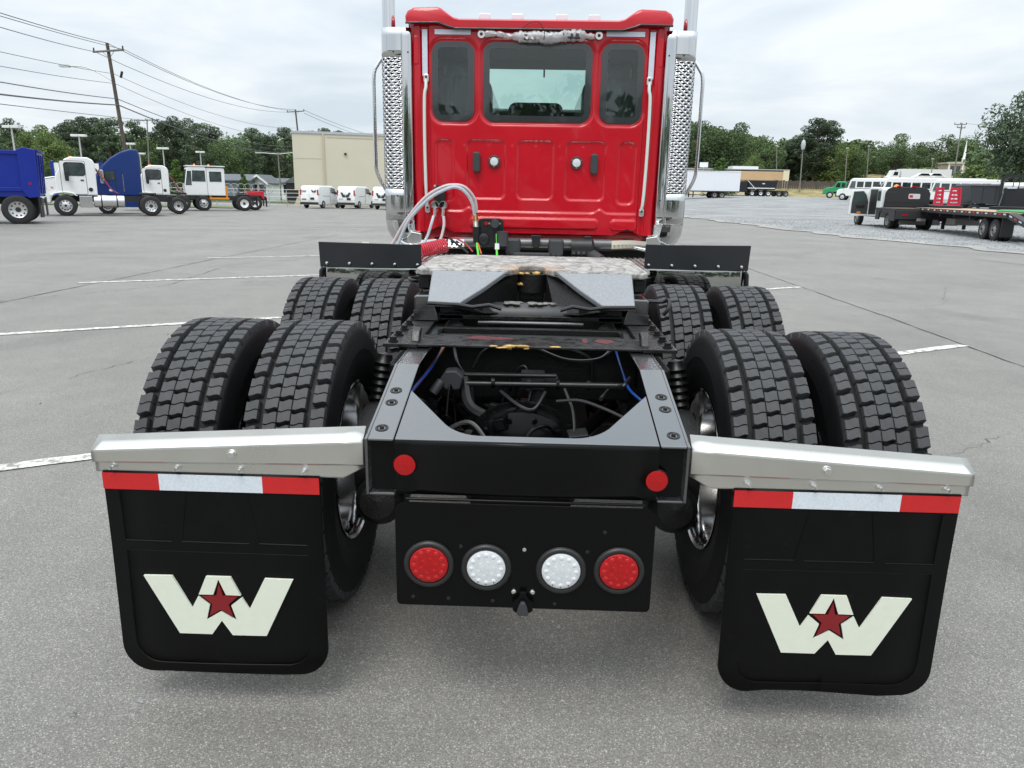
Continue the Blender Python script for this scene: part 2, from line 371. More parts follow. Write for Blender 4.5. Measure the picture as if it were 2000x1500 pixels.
def _ga(r):
    y = 16+30*r.random()**1.4; return ej(y)+.3+18*r.random(), y
tag(stones('gravel', 9000, _ga, (.025, .06), stone_grey, 3), 'loose blue-grey gravel stones on the lot beside the flatbed trailer', 'gravel')
# grit and pebbles scattered on the asphalt
def _pa(r):
    y = -1.2+11*r.random()**1.5; return r.uniform(-5, 5)*(1+y*.15), y
tag(stones('grit', 750, _pa, (.003, .0085), pm('grit_stone', (.30, .30, .29), .8, var=.6, vscale=9), 8, dz=.001), 'small grit and pebbles scattered on the asphalt around the truck', 'grit')

def _pb(r):
    y = -1.0+7*r.random()**1.3; return r.uniform(-4, 4)*(1+y*.15), y
tag(stones('pebbles', 46, _pb, (.008, .016), pm('pebble_grey', (.22, .22, .22), .7, var=.6, vscale=20), 15, dz=.002), 'larger loose pebbles lying about on the asphalt', 'pebbles')
# painted parking lines, about 29 degrees askew, stopping at the pavement joints
def paint_mat(name, wear):
    m = bpy.data.materials.new(name); m.use_nodes = True; t = m.node_tree; n = t.nodes.new; k = t.links.new; b = t.nodes['Principled BSDF']
    tcn = n('ShaderNodeTexCoord'); nz = n('ShaderNodeTexNoise'); nz.inputs['Scale'].default_value = 14; nz.inputs['Detail'].default_value = 8; nz.inputs['Roughness'].default_value = .75; k(tcn.outputs['Object'], nz.inputs['Vector'])
    r = n('ShaderNodeValToRGB'); r.color_ramp.elements[0].position = wear; r.color_ramp.elements[1].position = wear+.14
    r.color_ramp.elements[0].color = (.22, .215, .20, 1); r.color_ramp.elements[1].color = (.66, .65, .60, 1)
    k(nz.outputs['Fac'], r.inputs[0]); k(r.outputs[0], b.inputs['Base Color']); b.inputs['Roughness'].default_value = .75
    return m
line_paint = paint_mat('worn_line_paint', .41)
line_faded = paint_mat('faded_line_paint', .54)
SL = .556
def pline(name, x0, x1, c, wd=.11, mat=line_paint, slope=SL):
    mb = MB(); n = max(2, int(abs(x1-x0)/.12)); r = random.Random(int(c*10)); vs = []
    nrm = Vector((-slope, 1, 0)).normalized()
    for i in range(n+1):
        x = x0+(x1-x0)*i/n; y = slope*x+c; z = gz(x, y)+.006
        j0, j1 = r.uniform(-.008, .008), r.uniform(-.008, .008)
        vs.append((x-nrm.x*(wd/2+j0), y-nrm.y*(wd/2+j0), z)); vs.append((x+nrm.x*(wd/2+j1), y+nrm.y*(wd/2+j1), z))
    mb.add(vs, [(2*i, 2*i+2, 2*i+3, 2*i+1) for i in range(n)]); return struct(mb.build(name, mat))
for c in (3.36, 8.25, 13.2, 17.8): pline('parking_line', -7.0, 4.56, c)
pline('parking_line', -14.5, -6.9, 30.5, .3, line_faded, .42)
pline('parking_line', -10.0, -3.0, 33.0, .16, line_faded, .52)
# pavement joints: narrow sealed seams running with the truck
seam = pm('joint_seam', (.05, .048, .044), .9, var=.4, vscale=5)
def seam_line(x, y0, y1, wd, seed):
    r = random.Random(seed); mb = MB(); vs = []; n = int((y1-y0)/.2); xx = 0
    for i in range(n+1):
        y = y0+(y1-y0)*i/n; xx = .8*xx+r.uniform(-.012, .012); ww = wd*r.uniform(.35, 1.3)
        vs += [(x+xx-ww/2, y, gz(x, y)+.004), (x+xx+ww/2, y, gz(x, y)+.004)]
    mb.add(vs, [(2*i, 2*i+1, 2*i+3, 2*i+2) for i in range(n)]); return struct(mb.build('pavement_joint', seam))
seam_line(4.57, -2, 40, .022, 1); seam_line(-6.75, 3, 24, .018, 2)
def crack(pts, wd, seed):
    r = random.Random(seed); P = []
    for (xa, ya), (xb, yb) in zip(pts, pts[1:]):
        L_ = max(2, int(math.hypot(xb-xa, yb-ya)/.07))
        for i in range(L_): t = i/L_; P.append((xa+(xb-xa)*t+r.uniform(-.03, .03), ya+(yb-ya)*t+r.uniform(-.03, .03)))
    vs = []
    for x, y in P: w_ = wd*r.uniform(.3, 1.2); vs += [(x-w_/2, y-w_/3, gz(x, y)+.003), (x+w_/2, y+w_/3, gz(x, y)+.003)]
    return struct(MB().add(vs, [(2*i, 2*i+1, 2*i+3, 2*i+2) for i in range(len(P)-1)]).build('pavement_crack', seam))
crack([(-9, 4.2), (-6.8, 7.4), (-5.6, 9.2), (-5.9, 12)], .014, 4); crack([(4.6, 8.2), (6.0, 9.0), (7.2, 11.2), (9.5, 13)], .012, 5); crack([(2.3, 2.2), (3.2, 2.9), (4.5, 3.1)], .007, 6); crack([(-3.9, 3.0), (-3.4, 4.4), (-2.6, 5.2)], .007, 7)
# low grass verges and the far road
def grass_mat(name, a, b_):
    return pm(name, tuple((x+y)/2 for x, y in zip(a, b_)), .9, var=.45, vscale=.6, bump=.6, bscale=8)
grass_g = grass_mat('verge_grass', (.06, .10, .02), (.13, .15, .05)); grass_y = grass_mat('dry_grass', (.20, .17, .07), (.28, .23, .11))
strip_sheet('grass_verge', grass_g, .05, 56, 61, lambda y: -75, lambda y: -23.5, sy=1)
strip_sheet('grass_verge', grass_g, .05, 84, 128, lambda y: -160, lambda y: -18, sy=4)
strip_sheet('grass_bank', grass_y, .06, 150, 156, lambda y: 20, lambda y: 150, sy=1)

# ================================================================ THE RED TRACTOR TRUCK (truck axis = world Y, tail of the frame at y = 0)
T = empty('tractor_truck', (0, 0, 0), 0, 'big red day-cab tractor truck with bare black chassis, backed up to the camera', 'truck')
TAP = .212
def ztop(y): return .853+TAP*min(y, .46)
# ---- frame rails
for s in (-1, 1):
    mb = MB()
    mb.prism([(0, .69), (0, .853), (.46, .9505), (4.9, .9505), (4.9, .68), (.35, .68)], s*.426, s*.435, 'x')
    mb.prism([(.0, .8455), (.0, .8528), (.46, .9503), (4.9, .9503), (4.9, .942), (.46, .942)], s*.356, s*.4265, 'x')
    mb.prism([(.0, .69), (.0, .698), (.35, .688), (4.9, .688), (4.9, .68), (.35, .68)], s*.356, s*.4265, 'x')
    rail = mb.build('frame_rail', chassis_sheen_grey, T, bevel=.0035)
    # countersunk bolts on the sloped rail top
    for y in (.055, .20, .275):
        b = MB().lathe([(0, .0), (.0005, .006), (-.003, .007), (.0005, .0125), (.002, .0135), (.0005, .018), (-.001, .0185)], n=20, ax='z').build('countersunk_bolt', steel_dark if 0 else black_satin, rail, smooth=True, loc=(s*.398, y, ztop(y)+.0012), rot=(math.atan(TAP), 0, 0))
        MB().cyl((0, 0, 0), (0, 0, .0016), .0062, n=6).build('hex_socket', pm('socket_black', (.001, .001, .001), .9), rail, loc=(s*.398, y, ztop(y)+.0022), rot=(math.atan(TAP), 0, 0))
# ---- end crossmember: sloped top plate with a dropped cut-out, and the panel below it
def arc_pts(p0, p1, p2, n=6):
    return [tuple((1-t)**2*a+2*t*(1-t)*b+t*t*c for a, b, c in zip(p0, p1, p2)) for t in [i/n for i in range(n+1)]]
half = [(.353, .002), (.353, .283), (.225, .085)] + arc_pts((.225, .085), (.185, .034), (.13, .031))[1:]
poly = half + [(-x, y) for x, y in half[::-1]]
mb = MB(); n = len(poly)
mb.add([(x, y, ztop(y)-.001) for x, y in poly]+[(x, y, ztop(y)-.009) for x, y in poly], [tuple(range(n)), tuple(range(n, 2*n))[::-1]]+[(i, n+i, n+(i+1) % n, (i+1) % n) for i in range(n)])
cm = mb.build('end_crossmember', chassis_sheen_grey, T, bevel=.002)
pr = [(.0015, .8505)]+[(.013-.013*math.cos(a)-.003, .838+.0125*math.sin(a)) for a in [R_(d) for d in (75, 50, 25, 0)]]+[(-.003, .715), (.0, .702), (.012, .697)]
mb = MB(); k = len(pr)
vs = [(x, y, z) for x in (-.352, .352) for y, z in pr]
mb.add(vs, [(i, i+1, k+i+1, k+i) for i in range(k-1)])
o = mb.build('end_panel', black_paint, T, smooth=True); sm = o.modifiers.new('thick', 'SOLIDIFY'); sm.thickness = .006; sm.offset = -1
for s in (-1, 1):
    MB().prism([(.3525, .705), (.3525, .842), (.421, .842), (.421, .71), (.412, .702)], .014, .02).build('end_panel_wing', black_paint, T) if s > 0 else MB().prism([(-.3525, .705), (-.3525, .842), (-.421, .842), (-.421, .71), (-.412, .702)], .014, .02).build('end_panel_wing', black_paint, T)
MB().cyl((-.325, -.004, .684), (.325, -.004, .684), .0042, n=10).build('plate_hem', black_paint, T, smooth=True)
# round red reflectors
for x, z in ((-.326, .783), (.350, .757)):
    rf = MB().lathe([(0, .033), (-.004, .033), (-.006, .0315), (-.0045, .031)], n=32, ax='y').build('reflector', black_satin, T, smooth=True, loc=(x, -.003, z))
    MB().lathe([(-.003, .0312), (-.0065, .029), (-.0075, .02), (-.0082, 0)], n=32, ax='y').build('reflector_lens', red_lens, rf, smooth=True)
# ---- light plate
mb = MB()
lp = rrect(-.357, .357, .358, .60, .014, 4)
pl = [(.357, .655), (.345, .668), (.33, .672), (-.33, .672), (-.345, .668), (-.357, .655)]
lp = [p for p in lp if p[1] < .5]
lp = pl + lp
plate = MB().prism(lp, -.002, .004).build('light_plate', black_paint, T, bevel=.0012)
def tail_light(x, z, mat, nm):
    g = MB().lathe([(.0, .071), (-.006, .0705), (-.0105, .066), (-.0115, .0615), (-.0095, .0565), (-.004, .055), (-.002, .054)], n=40, ax='y').build(nm, pm('grommet_rubber', (.014, .014, .0145), .42), T, smooth=50, loc=(x, -.002, z))
    MB().lathe([(-.003, .0545), (-.0085, .0535), (-.0105, .051), (-.0115, .042), (-.0125, .02), (-.0128, 0)], n=40, ax='y').build('lens', mat, g, smooth=True)
    mb = MB(); dots = [(0, 0)]+[(.021*math.cos(a), .021*math.sin(a)) for a in [2*PI*i/6+.3 for i in range(6)]]+[(.041*math.cos(a), .041*math.sin(a)) for a in [2*PI*i/12 for i in range(12)]]
    for dx, dz in dots:
        mb.lathe([(-.0105, .0075), (-.0119, .0062), (-.0126, .003), (-.0128, 0)], (dx, 0, dz), 'y', 12)
    mb.build('led_optic', pm(mat.name+'_optic', (.46, .003, .006) if mat is red_lens else (.70, .72, .75), .12, coat=.4), g, smooth=True)
    mb = MB()
    for a in (4.2, 4.71, 5.2): mb.cyl((.046*math.cos(a), -.0135, .046*math.sin(a)), (.046*math.cos(a), -.0118, .046*math.sin(a)), .0016, n=8)
    mb.build('screw_dot', black_satin, g)
tail_light(-.264, .489, red_lens, 'tail_light'); tail_light(.264, .486, red_lens, 'tail_light')
tail_light(-.104, .484, white_lens, 'reversing_light'); tail_light(.104, .482, white_lens, 'reversing_light')
# number-plate lamp bracket at the bottom edge of the plate
lk = MB().prism([(-.028, .36), (-.03, .385), (-.012, .40), (-.009, .418), (.009, .418), (.012, .40), (.03, .385), (.028, .358), (.02, .352), (-.02, .352)], -.018, -.003).build('plate_lamp_bracket', black_paint, T, bevel=.003)
mb = MB().prism([(-.017, .354), (-.012, .378), (-.006, .392), (.006, .392), (.012, .378), (.017, .354), (.010, .350), (-.010, .350)], -.032, -.017); mb.build('plate_lamp', plastic_grey, lk, bevel=.004)
for x in (-.026, .026): MB().lathe([(-.003, .008), (-.009, .007), (-.011, .004), (-.0115, 0)], (x, 0, .413), 'y', 10).build('bolt', zinc, lk, smooth=True)
for x, z in ((-.175, .545), (.175, .54), (.001, .541), (-.31, .385), (-.21, .383), (-.085, .38), (.09, .376), (.22, .60)):
    MB().lathe([(-.002, .006), (-.004, .0055), (-.005, .003), (-.0052, 0)], (x, 0, z), 'y', 10).build('plate_screw', zinc if abs(x) < .01 else black_satin, plate, smooth=True)

# ---- mud flaps on their aluminium hangers
EMB = [(-.214, .4235), (-.133, .4245), (-.083, .3255), (-.063, .362), (-.031, .336), (-.044, .288), (0, .316), (.044, .288), (.031, .336), (.063, .362), (.083, .3255), (.133, .4245), (.214, .4235), (.127, .2405), (.028, .2395), (0, .286), (-.032, .2405), (-.127, .2405)]
CAP = [(-.035, .426), (.035, .426), (.0605, .3685), (.0185, .369), (0, .4185), (-.0185, .369), (-.0605, .3685)]
STAR = [(0, .404), (.0095, .3655), (.051, .3645), (.0235, .339), (.034, .301), (0, .322), (-.034, .301), (-.0235, .339), (-.051, .3645), (-.0095, .3655)]
def hang(s):
    u = lambda a: s*a
    zt = lambda a: .842-(a-.437)/.75*.046
    zb = lambda a: .774-(a-.437)/.75*.012
    zl = lambda a: .7312-(a-.437)/.75*.0005
    U0, U1 = .44, 1.186
    # profile strip: front of top flange, bend, face, step, lip
    def sec(a, cut):
        return [(.048, zt(a)+.030), (.004, zt(a)+.0032), (.0012, zt(a)+.0008), (.0, zt(a)-.004), (.0, zb(a)+.004), (.003, zb(a)), (.012, zb(a)-.003), (.0135, zb(a)-.006), (.014, zl(a)+.005 if not cut else zb(a)-.008), (.014, zl(a) if not cut else zb(a)-.009)]
    us = [U0, U0+.06, U0+.07]+[U0+.07+(U1-.02-U0-.07)*i/6 for i in range(1, 7)]+[U1]
    mb = MB(); rows = []
    for i, a in enumerate(us): rows += [(u(a), y, z) for y, z in sec(a, i == 0)]
    m = 10; mb.add(rows, [(i*m+j, i*m+j+1, (i+1)*m+j+1, (i+1)*m+j) for i in range(len(us)-1) for j in range(m-1)])
    h = mb.build('mud_flap_hanger', alu_face, T, smooth=12); q = h.modifiers.new('thick', 'SOLIDIFY'); q.thickness = .004; q.offset = -1
    # welded end web
    MB().prism([(.004, zb(U1)), (.004, zt(U1)), (.046, zt(U1)+.026), (.046, zt(U1)-.01)], u(U1-.004), u(U1-.0005), 'x').build('end_web', alu_face, h)
    for du in (-.268, -.0915, .083, .26):
        a = .866+(-du if s < 0 else du)
        mb = MB().cyl((u(a), .014, .749), (u(a), .0105, .749), .0105, n=18); mb.cyl((u(a), .0105, .749), (u(a), .003, .749), .0075, n=6); mb.cyl((u(a), .003, .749), (u(a), -.010, .749), .0038, n=10)
        mb.build('hanger_bolt', zinc, h)
    mb = MB().cyl((u(.797), 0, .797), (u(.797), -.003, .797), .0135, n=20); mb.cyl((u(.797), -.003, .797), (u(.797), -.011, .797), .0102, n=6)
    mb.build('hanger_bolt', zinc, h, bevel=.0015)
    # rubber flap
    X0 = s*.866
    out_ = []
    for cx, cz, a0 in ((.301-.085, .10+.085, -90), ):
        pass
    r = .085; pts = [(-.301, .7345), (-.301, .112+r)]
    for i in range(1, 9): t = PI+PI/2*i/8; pts.append((-.301+r+r*math.cos(t), .112+r+r*math.sin(t)))
    for i in range(1, 8):
        x = -.301+r+(.602-2*r)*i/8; wv = .006*math.sin((x+.3)*9)*(1 if s > 0 else .35); pts.append((x, .112+wv))
    for i in range(0, 9): t = -PI/2+PI/2*i/8; pts.append((.301-r+r*math.cos(t), .112+r+r*math.sin(t)))
    pts.append((.301, .7345))
    bow = lambda z: .016-.010*sstep(.6, .1, z)
    # grid of the flap so it can bow a little
    bm = bmesh.new(); vv = [bm.verts.new((x, 0, z)) for x, z in pts]; bm.faces.new(vv)
    for zc in [.2+.08*i for i in range(7)]:
        bmesh.ops.bisect_plane(bm, geom=bm.verts[:]+bm.edges[:]+bm.faces[:], plane_co=(0, 0, zc), plane_no=(0, 0, 1))
    for xc in (-.15, 0, .15):
        bmesh.ops.bisect_plane(bm, geom=bm.verts[:]+bm.edges[:]+bm.faces[:], plane_co=(xc, 0, 0), plane_no=(1, 0, 0))
    for v in bm.verts: v.co.y = bow(v.co.z)+.005*math.sin(v.co.x*7+s)*sstep(.6, .1, v.co.z)
    me = bpy.data.meshes.new('mud_flap'); bm.normal_update(); bm.to_mesh(me); bm.free()
    fl = obj('mud_flap', me, flap_rubber, T, smooth=True, loc=(X0, 0, 0)); q = fl.modifiers.new('thick', 'SOLIDIFY'); q.thickness = .011; q.offset = 0
    fl['label'] = 'black rubber mud flap with cream emblem under red and white tape'
    yo = lambda x, z: bow(z)+.005*math.sin(x*7+s)*sstep(.6, .1, z)-.0057
    # moulded ridges and border
    mb = MB(); o_ = -1 if s < 0 else 1      # outboard side sign in local x
    def ridge(pp, rr=.0022):
        P = []
        for (xa, za), (xb, zb_) in zip(pp, pp[1:]):
            L = max(2, int(math.hypot(xb-xa, zb_-za)/.03))
            P += [(xa+(xb-xa)*i/L, za+(zb_-za)*i/L) for i in range(L)]
        P.append(pp[-1]); mb.tube([(x*1.0, yo(x, z)+.0004, z) for x, z in P], rr, 6)
    ridge([(o_*.262, .675), (o_*.26, .527)]); ridge([(o_*.26, .527), (o_*.127, .526)])
    ridge([(o_*.074, .675), (o_*.10, .527)]); ridge([(o_*.10, .527), (-o_*.093, .526)])
    ridge([(-o_*.094, .675), (-o_*.121, .527)]); ridge([(-o_*.121, .527), (-o_*.257, .526)])
    br = [(o_*.26, .497), (o_*.26, .215)]+[(o_*(.26-.07+.07*math.cos(a)), .143+.07-.07*math.sin(a)) for a in [R_(d) for d in (20, 45, 70, 90)]]+[(-o_*.19, .143)]+[(-o_*(.19+.06*math.sin(a)), .143+.06-.06*math.cos(a)) for a in [R_(d) for d in (30, 60, 90)]]
    ridge(br); ridge([(o_*.26, .497), (-o_*.257, .495)], .0008)
    mb.build('moulded_ridge', flap_rubber, fl, smooth=True)
    def decal(nm, P, mat, y0, y1):
        MB().prism(P, y0, y1).build(nm, mat, fl)
    yb = yo(0, .33)
    decal('emblem_letter', EMB, cream, yb-.0042, yb+.003); decal('emblem_cap', CAP, cream, yb-.0042, yb+.003); decal('emblem_star', STAR, emblem_red, yb-.0048, yb+.003)
    yt = yo(0, .70)
    for a, b, m_ in ((-.302, -.145, red_tape), (-.1449, .1429, white_tape), (.143, .3, red_tape)):
        decal('reflective_tape', [(a, .682), (b, .682), (b, .7295), (a, .7295)], m_, yt-.0022, yt+.001)
for s in (-1, 1): hang(s)

# ---- tyres
TR = .517
tprof = [(-.112, .292), (-.118, .30), (-.1245, .33), (-.1255, .334), (-.1305, .345), (-.1385, .385), (-.1415, .41), (-.1425, .414), (-.1405, .42), (-.1385, .447), (-.1372, .45), (-.1365, .455), (-.131, .478), (-.1265, .489), (-.1235, .4915), (-.08, .493), (0, .4935)]
tprof = tprof+[(-x, r) for x, r in tprof[-2::-1]]
tyre_me = MB().lathe(tprof, n=96).build('_t', rubber_side, None, smooth=30); TYME = tyre_me.data; bpy.data.objects.remove(tyre_me)
ROWS = [(-.1050, .0425, 0.0, 1), (-.0435, .0415, .5, 0), (0.0, .0415, 0.0, 0), (.0435, .0415, .5, 0), (.1050, .0425, .25, 1)]
NB = 38; PITCH = 2*PI*TR/NB
def block_geo(w_, L, shoulder, side):
    """two half blocks with a wavy sipe between, y along the tread, z outward"""
    vs = []; fs = []; nseg = 4
    wav = lambda x, a: a*math.sin(x/w_*PI*1.6)
    ypos = [(-L/2, -.0012), (.0012, L/2)]
    for ya, yb in ypos:
        outl = [(-w_/2+w_*i/nseg, ya+wav(-w_/2+w_*i/nseg, .0042)) for i in range(nseg+1)]+[(w_/2-w_*i/nseg, yb+wav(w_/2-w_*i/nseg, .0042)) for i in range(nseg+1)]
        m = len(outl); o = len(vs); cx = 0; cy = (ya+yb)/2
        drop = lambda x: (-.0045*(max(0, (x*side)/w_+.5))**2 if shoulder else 0)
        for sc, z in ((1.03, -.027), (1.0, -.0022), (.94, 0)):
            for x, y in outl: vs.append((cx+(x-cx)*sc, cy+(y-cy)*sc, z+drop(x)))
        for q in range(2):
            for i in range(m): fs.append((o+q*m+i, o+q*m+(i+1) % m, o+(q+1)*m+(i+1) % m, o+(q+1)*m+i))
        fs.append(tuple(o+2*m+i for i in range(m)))
    return vs, fs
BLK = []
for x, w_, ph, sh in ROWS:
    vs, fs = block_geo(w_, PITCH*(.75 if sh else .835), sh, 1 if x > 0 else -1)
    b_ = MB(); b_.add(vs, fs); ob = b_.build('_b', rubber, None, smooth=35); BLK.append((ob.data, vs, fs)); bpy.data.objects.remove(ob)
rim_prof = [(.112, .287), (.118, .296), (.121, .299), (.1225, .296), (.117, .286), (.10, .276), (.06, .268), (-.02, .262), (-.045, .25), (-.05, .20), (-.045, .16), (-.04, .10)]
RIMME = MB().lathe(rim_prof+[(-.055, .10), (-.06, .21), (-.06, .255), (-.1, .272), (-.112, .29)], n=64).build('_r', chrome_wavy, None, smooth=30); _r = RIMME; RIMME = _r.data; bpy.data.objects.remove(_r)
LIPME = MB().lathe([(.116, .2875), (.1195, .297), (.1225, .3002), (.1245, .297), (.1195, .2872)], n=64).build('_l', chrome, None, smooth=40); _l = LIPME; LIPME = _l.data; bpy.data.objects.remove(_l)
DRUM = MB().lathe([(.16, .0), (.16, .12), (.145, .20), (.12, .212), (.0, .212), (0, .1)], n=40).build('_d', black_rough, None, smooth=30); _d = DRUM; DRUM = _d.data; bpy.data.objects.remove(_d)
AXZ = .512; AXY = (.745, 2.065)
def euler_for(th): return (th-PI/2, 0, 0)
def tyre(x, y, lo, hi, seed):
    ty = obj('tyre', TYME, rubber_side, T, loc=(x, y, AXZ))
    ph0 = random.Random(seed).random()*PITCH/TR
    rest = MB()
    for ri, (bx, w_, ph, sh) in enumerate(ROWS):
        me, vs, fs = BLK[ri]
        for k_ in range(NB):
            th = ph0+(k_+ph)*2*PI/NB; d = math.degrees(th) % 360
            if lo <= d <= hi:
                ob = bpy.data.objects.new('tread_block', me); COL.objects.link(ob); ob.parent = ty
                ob.location = (bx, TR*math.cos(th), TR*math.sin(th)); ob.rotation_euler = euler_for(th)
            else:
                M = Matrix.Translation((bx, TR*math.cos(th), TR*math.sin(th))) @ Matrix.Rotation(th-PI/2, 4, 'X')
                rest.add([M @ Vector(v) for v in vs], fs)
    r_ = rest.build('tread_mass', rubber, ty, smooth=35); r_['kind'] = 'stuff'
    inboard = -1 if x > 0 else 1
    rm = obj('wheel_rim', RIMME, chrome_wavy, ty, rot=(0, 0, 0 if inboard > 0 else PI)); obj('rim_lip', LIPME, chrome, rm)
    return ty
sd = 0
for s in (-1, 1):
    for c in (.762, 1.104):
        sd += 1; tyre(s*c, AXY[0], 80, 154, sd)
        tyre(s*c, AXY[1], 82, 124, sd+10)
    for ay in AXY:
        obj('brake_drum', DRUM, black_rough, T, loc=(s*.60, ay, AXZ), rot=(0, 0, 0 if s < 0 else PI))
        # brake chamber and slack adjuster behind the axle
        MB().lathe([(0, 0), (0, .05), (.02, .078), (.04, .085), (.055, .085), (.07, .078), (.10, .06), (.11, 0)], n=24, ax='z').build('brake_chamber', black_rough, T, smooth=30, loc=(s*.50, ay-.22, AXZ-.06), rot=(R_(75), 0, 0))

# ---- axles, differential and what shows between the rails
for ay in AXY:
    mb = MB().cyl((-.62, ay, AXZ), (.62, ay, AXZ), .072, n=24); mb.build('axle_housing', black_rough, T, smooth=True)
    MB().lathe([(-.20, 0), (-.20, .07), (-.19, .13), (-.165, .195), (-.15, .222), (-.13, .227), (-.115, .222), (-.06, .20), (.03, .16), (.16, .12), (.26, .085), (.30, .07), (.30, 0)], n=40, ax='y').build('differential', black_paint, T, smooth=30, loc=(-.02, ay+.02, AXZ+.015))
    mb = MB()
    for i in range(14):
        a = 2*PI*i/14; mb.cyl((-.02+.205*math.cos(a), ay-.145, AXZ+.015+.205*math.sin(a)), (-.02+.205*math.cos(a), ay-.165, AXZ+.015+.205*math.sin(a)), .009, n=6)
    mb.build('cover_bolt', black_paint, T)
    for s in (-1, 1):
        # air spring, shock absorber, spring beam
        MB().lathe([(0, 0), (0, .10), (.02, .115), (.05, .118), (.075, .10), (.09, .112), (.13, .112), (.15, .09), (.155, 0)], n=28, ax='z').build('air_spring', rubber_side, T, smooth=30, loc=(s*.50, ay+.30, .60))
        pz = [(0, 0), (0, .03)]
        for i in range(7): pz += [(.012+.028*i, .041), (.026+.028*i, .031)]
        pz += [(.215, .028), (.225, 0)]
        MB().lathe(pz, n=20, ax='z').build('shock_absorber', black_satin, T, smooth=45, loc=(s*.60, ay+.19, .655), rot=(R_(-12), R_(-s*8), 0))
        MB().box(s*.42-.03, s*.42+.03, ay-.30, ay+.42, .50, .58).build('suspension_beam', black_rough, T, bevel=.012)
        MB().box(s*.44, s*.50, ay-.06, ay+.16, .74, .90).build('suspension_bracket', black_rough, T, bevel=.01)
mb = MB().box(-.426, .426, 1.00, 1.03, .69, .945); mb.box(-.426, .426, .94, 1.0, .93, .945); mb.build('crossmember', black_rough, T, bevel=.006)
MB().prism([(-.42, .56), (.42, .56), (.42, .62), (.2, .70), (-.2, .70), (-.42, .62)], 1.38, 1.44).build('crossmember', black_rough, T, bevel=.01)
MB().box(-.426, .426, 2.55, 2.62, .69, .94).build('crossmember', black_rough, T, bevel=.006)
MB().lathe([(-.40, 0), (-.39, .06), (-.36, .10), (-.02, .10), (.01, .06), (.02, 0)], n=28, ax='x').build('air_tank', black_paint, T, smooth=30, loc=(0, 1.16, .60))
MB().lathe([(.24, 0), (.25, .05), (.27, .075), (.40, .075), (.42, 0)], n=24, ax='x').build('air_tank', black_paint, T, smooth=30, loc=(0, 1.14, .62))
MB().box(-.42, .42, 1.28, 1.33, .44, .62).build('crossmember', black_rough, T, bevel=.006)
MB().cyl((-.02, .98, .62), (-.02, 1.8, .60), .055, n=20).build('drive_shaft', black_rough, T, smooth=True)
# cross tube with the lines tied to it, hoses and cables
gr = pm('hose_black', (.014, .014, .014), .35); bl = pm('blue_air_line', (.008, .05, .28), .35); og = pm('orange_air_line', (.35, .09, .015), .4)
mb = MB().cyl((-.245, .74, .815), (.355, .72, .826), .0115, n=12); mb.cyl((-.24, .765, .842), (.10, .745, .85), .009, n=10)
ct = mb.build('cross_tube', black_satin, T, smooth=True)
mb = MB()
for x in (-.13, .105, .215): mb.lathe([(-.006, .014), (-.006, .02), (.006, .02), (.006, .014)], (x, .735, .822), 'x', 12)
mb.build('cable_tie', black_paint, ct)
MB().prism([(-.30, .80), (-.325, .83), (-.30, .87), (-.262, .872), (-.235, .85), (-.25, .80)], .70, .76).build('valve_body', plastic_grey, T, bevel=.006)
MB().cyl((-.315, .71, .83), (-.345, .69, .79), .017, n=12).build('valve_fitting', plastic_grey, T, smooth=True)
def hose(nm, pts, r, mat, n=8, par=T): return MB().tube(curve3(pts, n), r, 8).build(nm, mat, par, smooth=True)
hose('hose', [(-.24, .76, .83), (-.21, .70, .74), (-.12, .66, .70), (-.08, .62, .66)], .022, black_satin)
hose('air_line', [(-.33, .98, .93), (-.35, .75, .88), (-.385, .45, .85), (-.36, .30, .80), (-.33, .30, .72)], .0048, bl)
hose('air_line', [(-.32, .98, .93), (-.36, .72, .87), (-.392, .44, .84), (-.375, .30, .78)], .006, og)
hose('air_line', [(.33, .98, .92), (.345, .80, .86), (.35, .62, .84), (.39, .45, .82), (.385, .38, .74)], .005, bl)
hose('air_line', [(-.30, .97, .92), (-.27, .85, .86), (-.22, .80, .80), (-.20, .72, .72)], .007, gr)
hose('air_line', [(-.22, .97, .82), (-.18, .97, .89), (-.10, .98, .915), (.0, .98, .90)], .008, gr)
hose('air_line', [(.08, .96, .92), (.18, .95, .90), (.24, .96, .86), (.25, .97, .78)], .008, gr)
hose('air_line', [(.02, .92, .915), (.14, .88, .88), (.26, .88, .885), (.32, .93, .92)], .008, gr)
hose('air_line', [(.36, .70, .86), (.33, .66, .84), (.31, .80, .80), (.26, .70, .78)], .008, gr)
hose('air_line', [(.10, .66, .78), (.18, .64, .79), (.26, .62, .77), (.33, .58, .75)], .006, gr)
hose('air_line', [(.06, .70, .80), (.02, .62, .76), (-.03, .62, .77), (-.10, .70, .80)], .007, gr)
hose('air_line', [(.13, .72, .81), (.16, .66, .74), (.165, .60, .66), (.16, .58, .58)], .006, gr)
MB().cyl((.03, .85, .70), (.05, .83, .82), .03, .022, n=14).build('level_valve', plastic_grey, T, smooth=True)
mb = MB().box(-.03, .06, .80, .88, .78, .84); mb.box(.05, .11, .82, .86, .80, .825); mb.cyl((.0, .80, .81), (.0, .75, .80), .016, n=10); mb.build('level_valve', pm('cast_grey', (.09, .09, .09), .45, .5), T, bevel=.006)

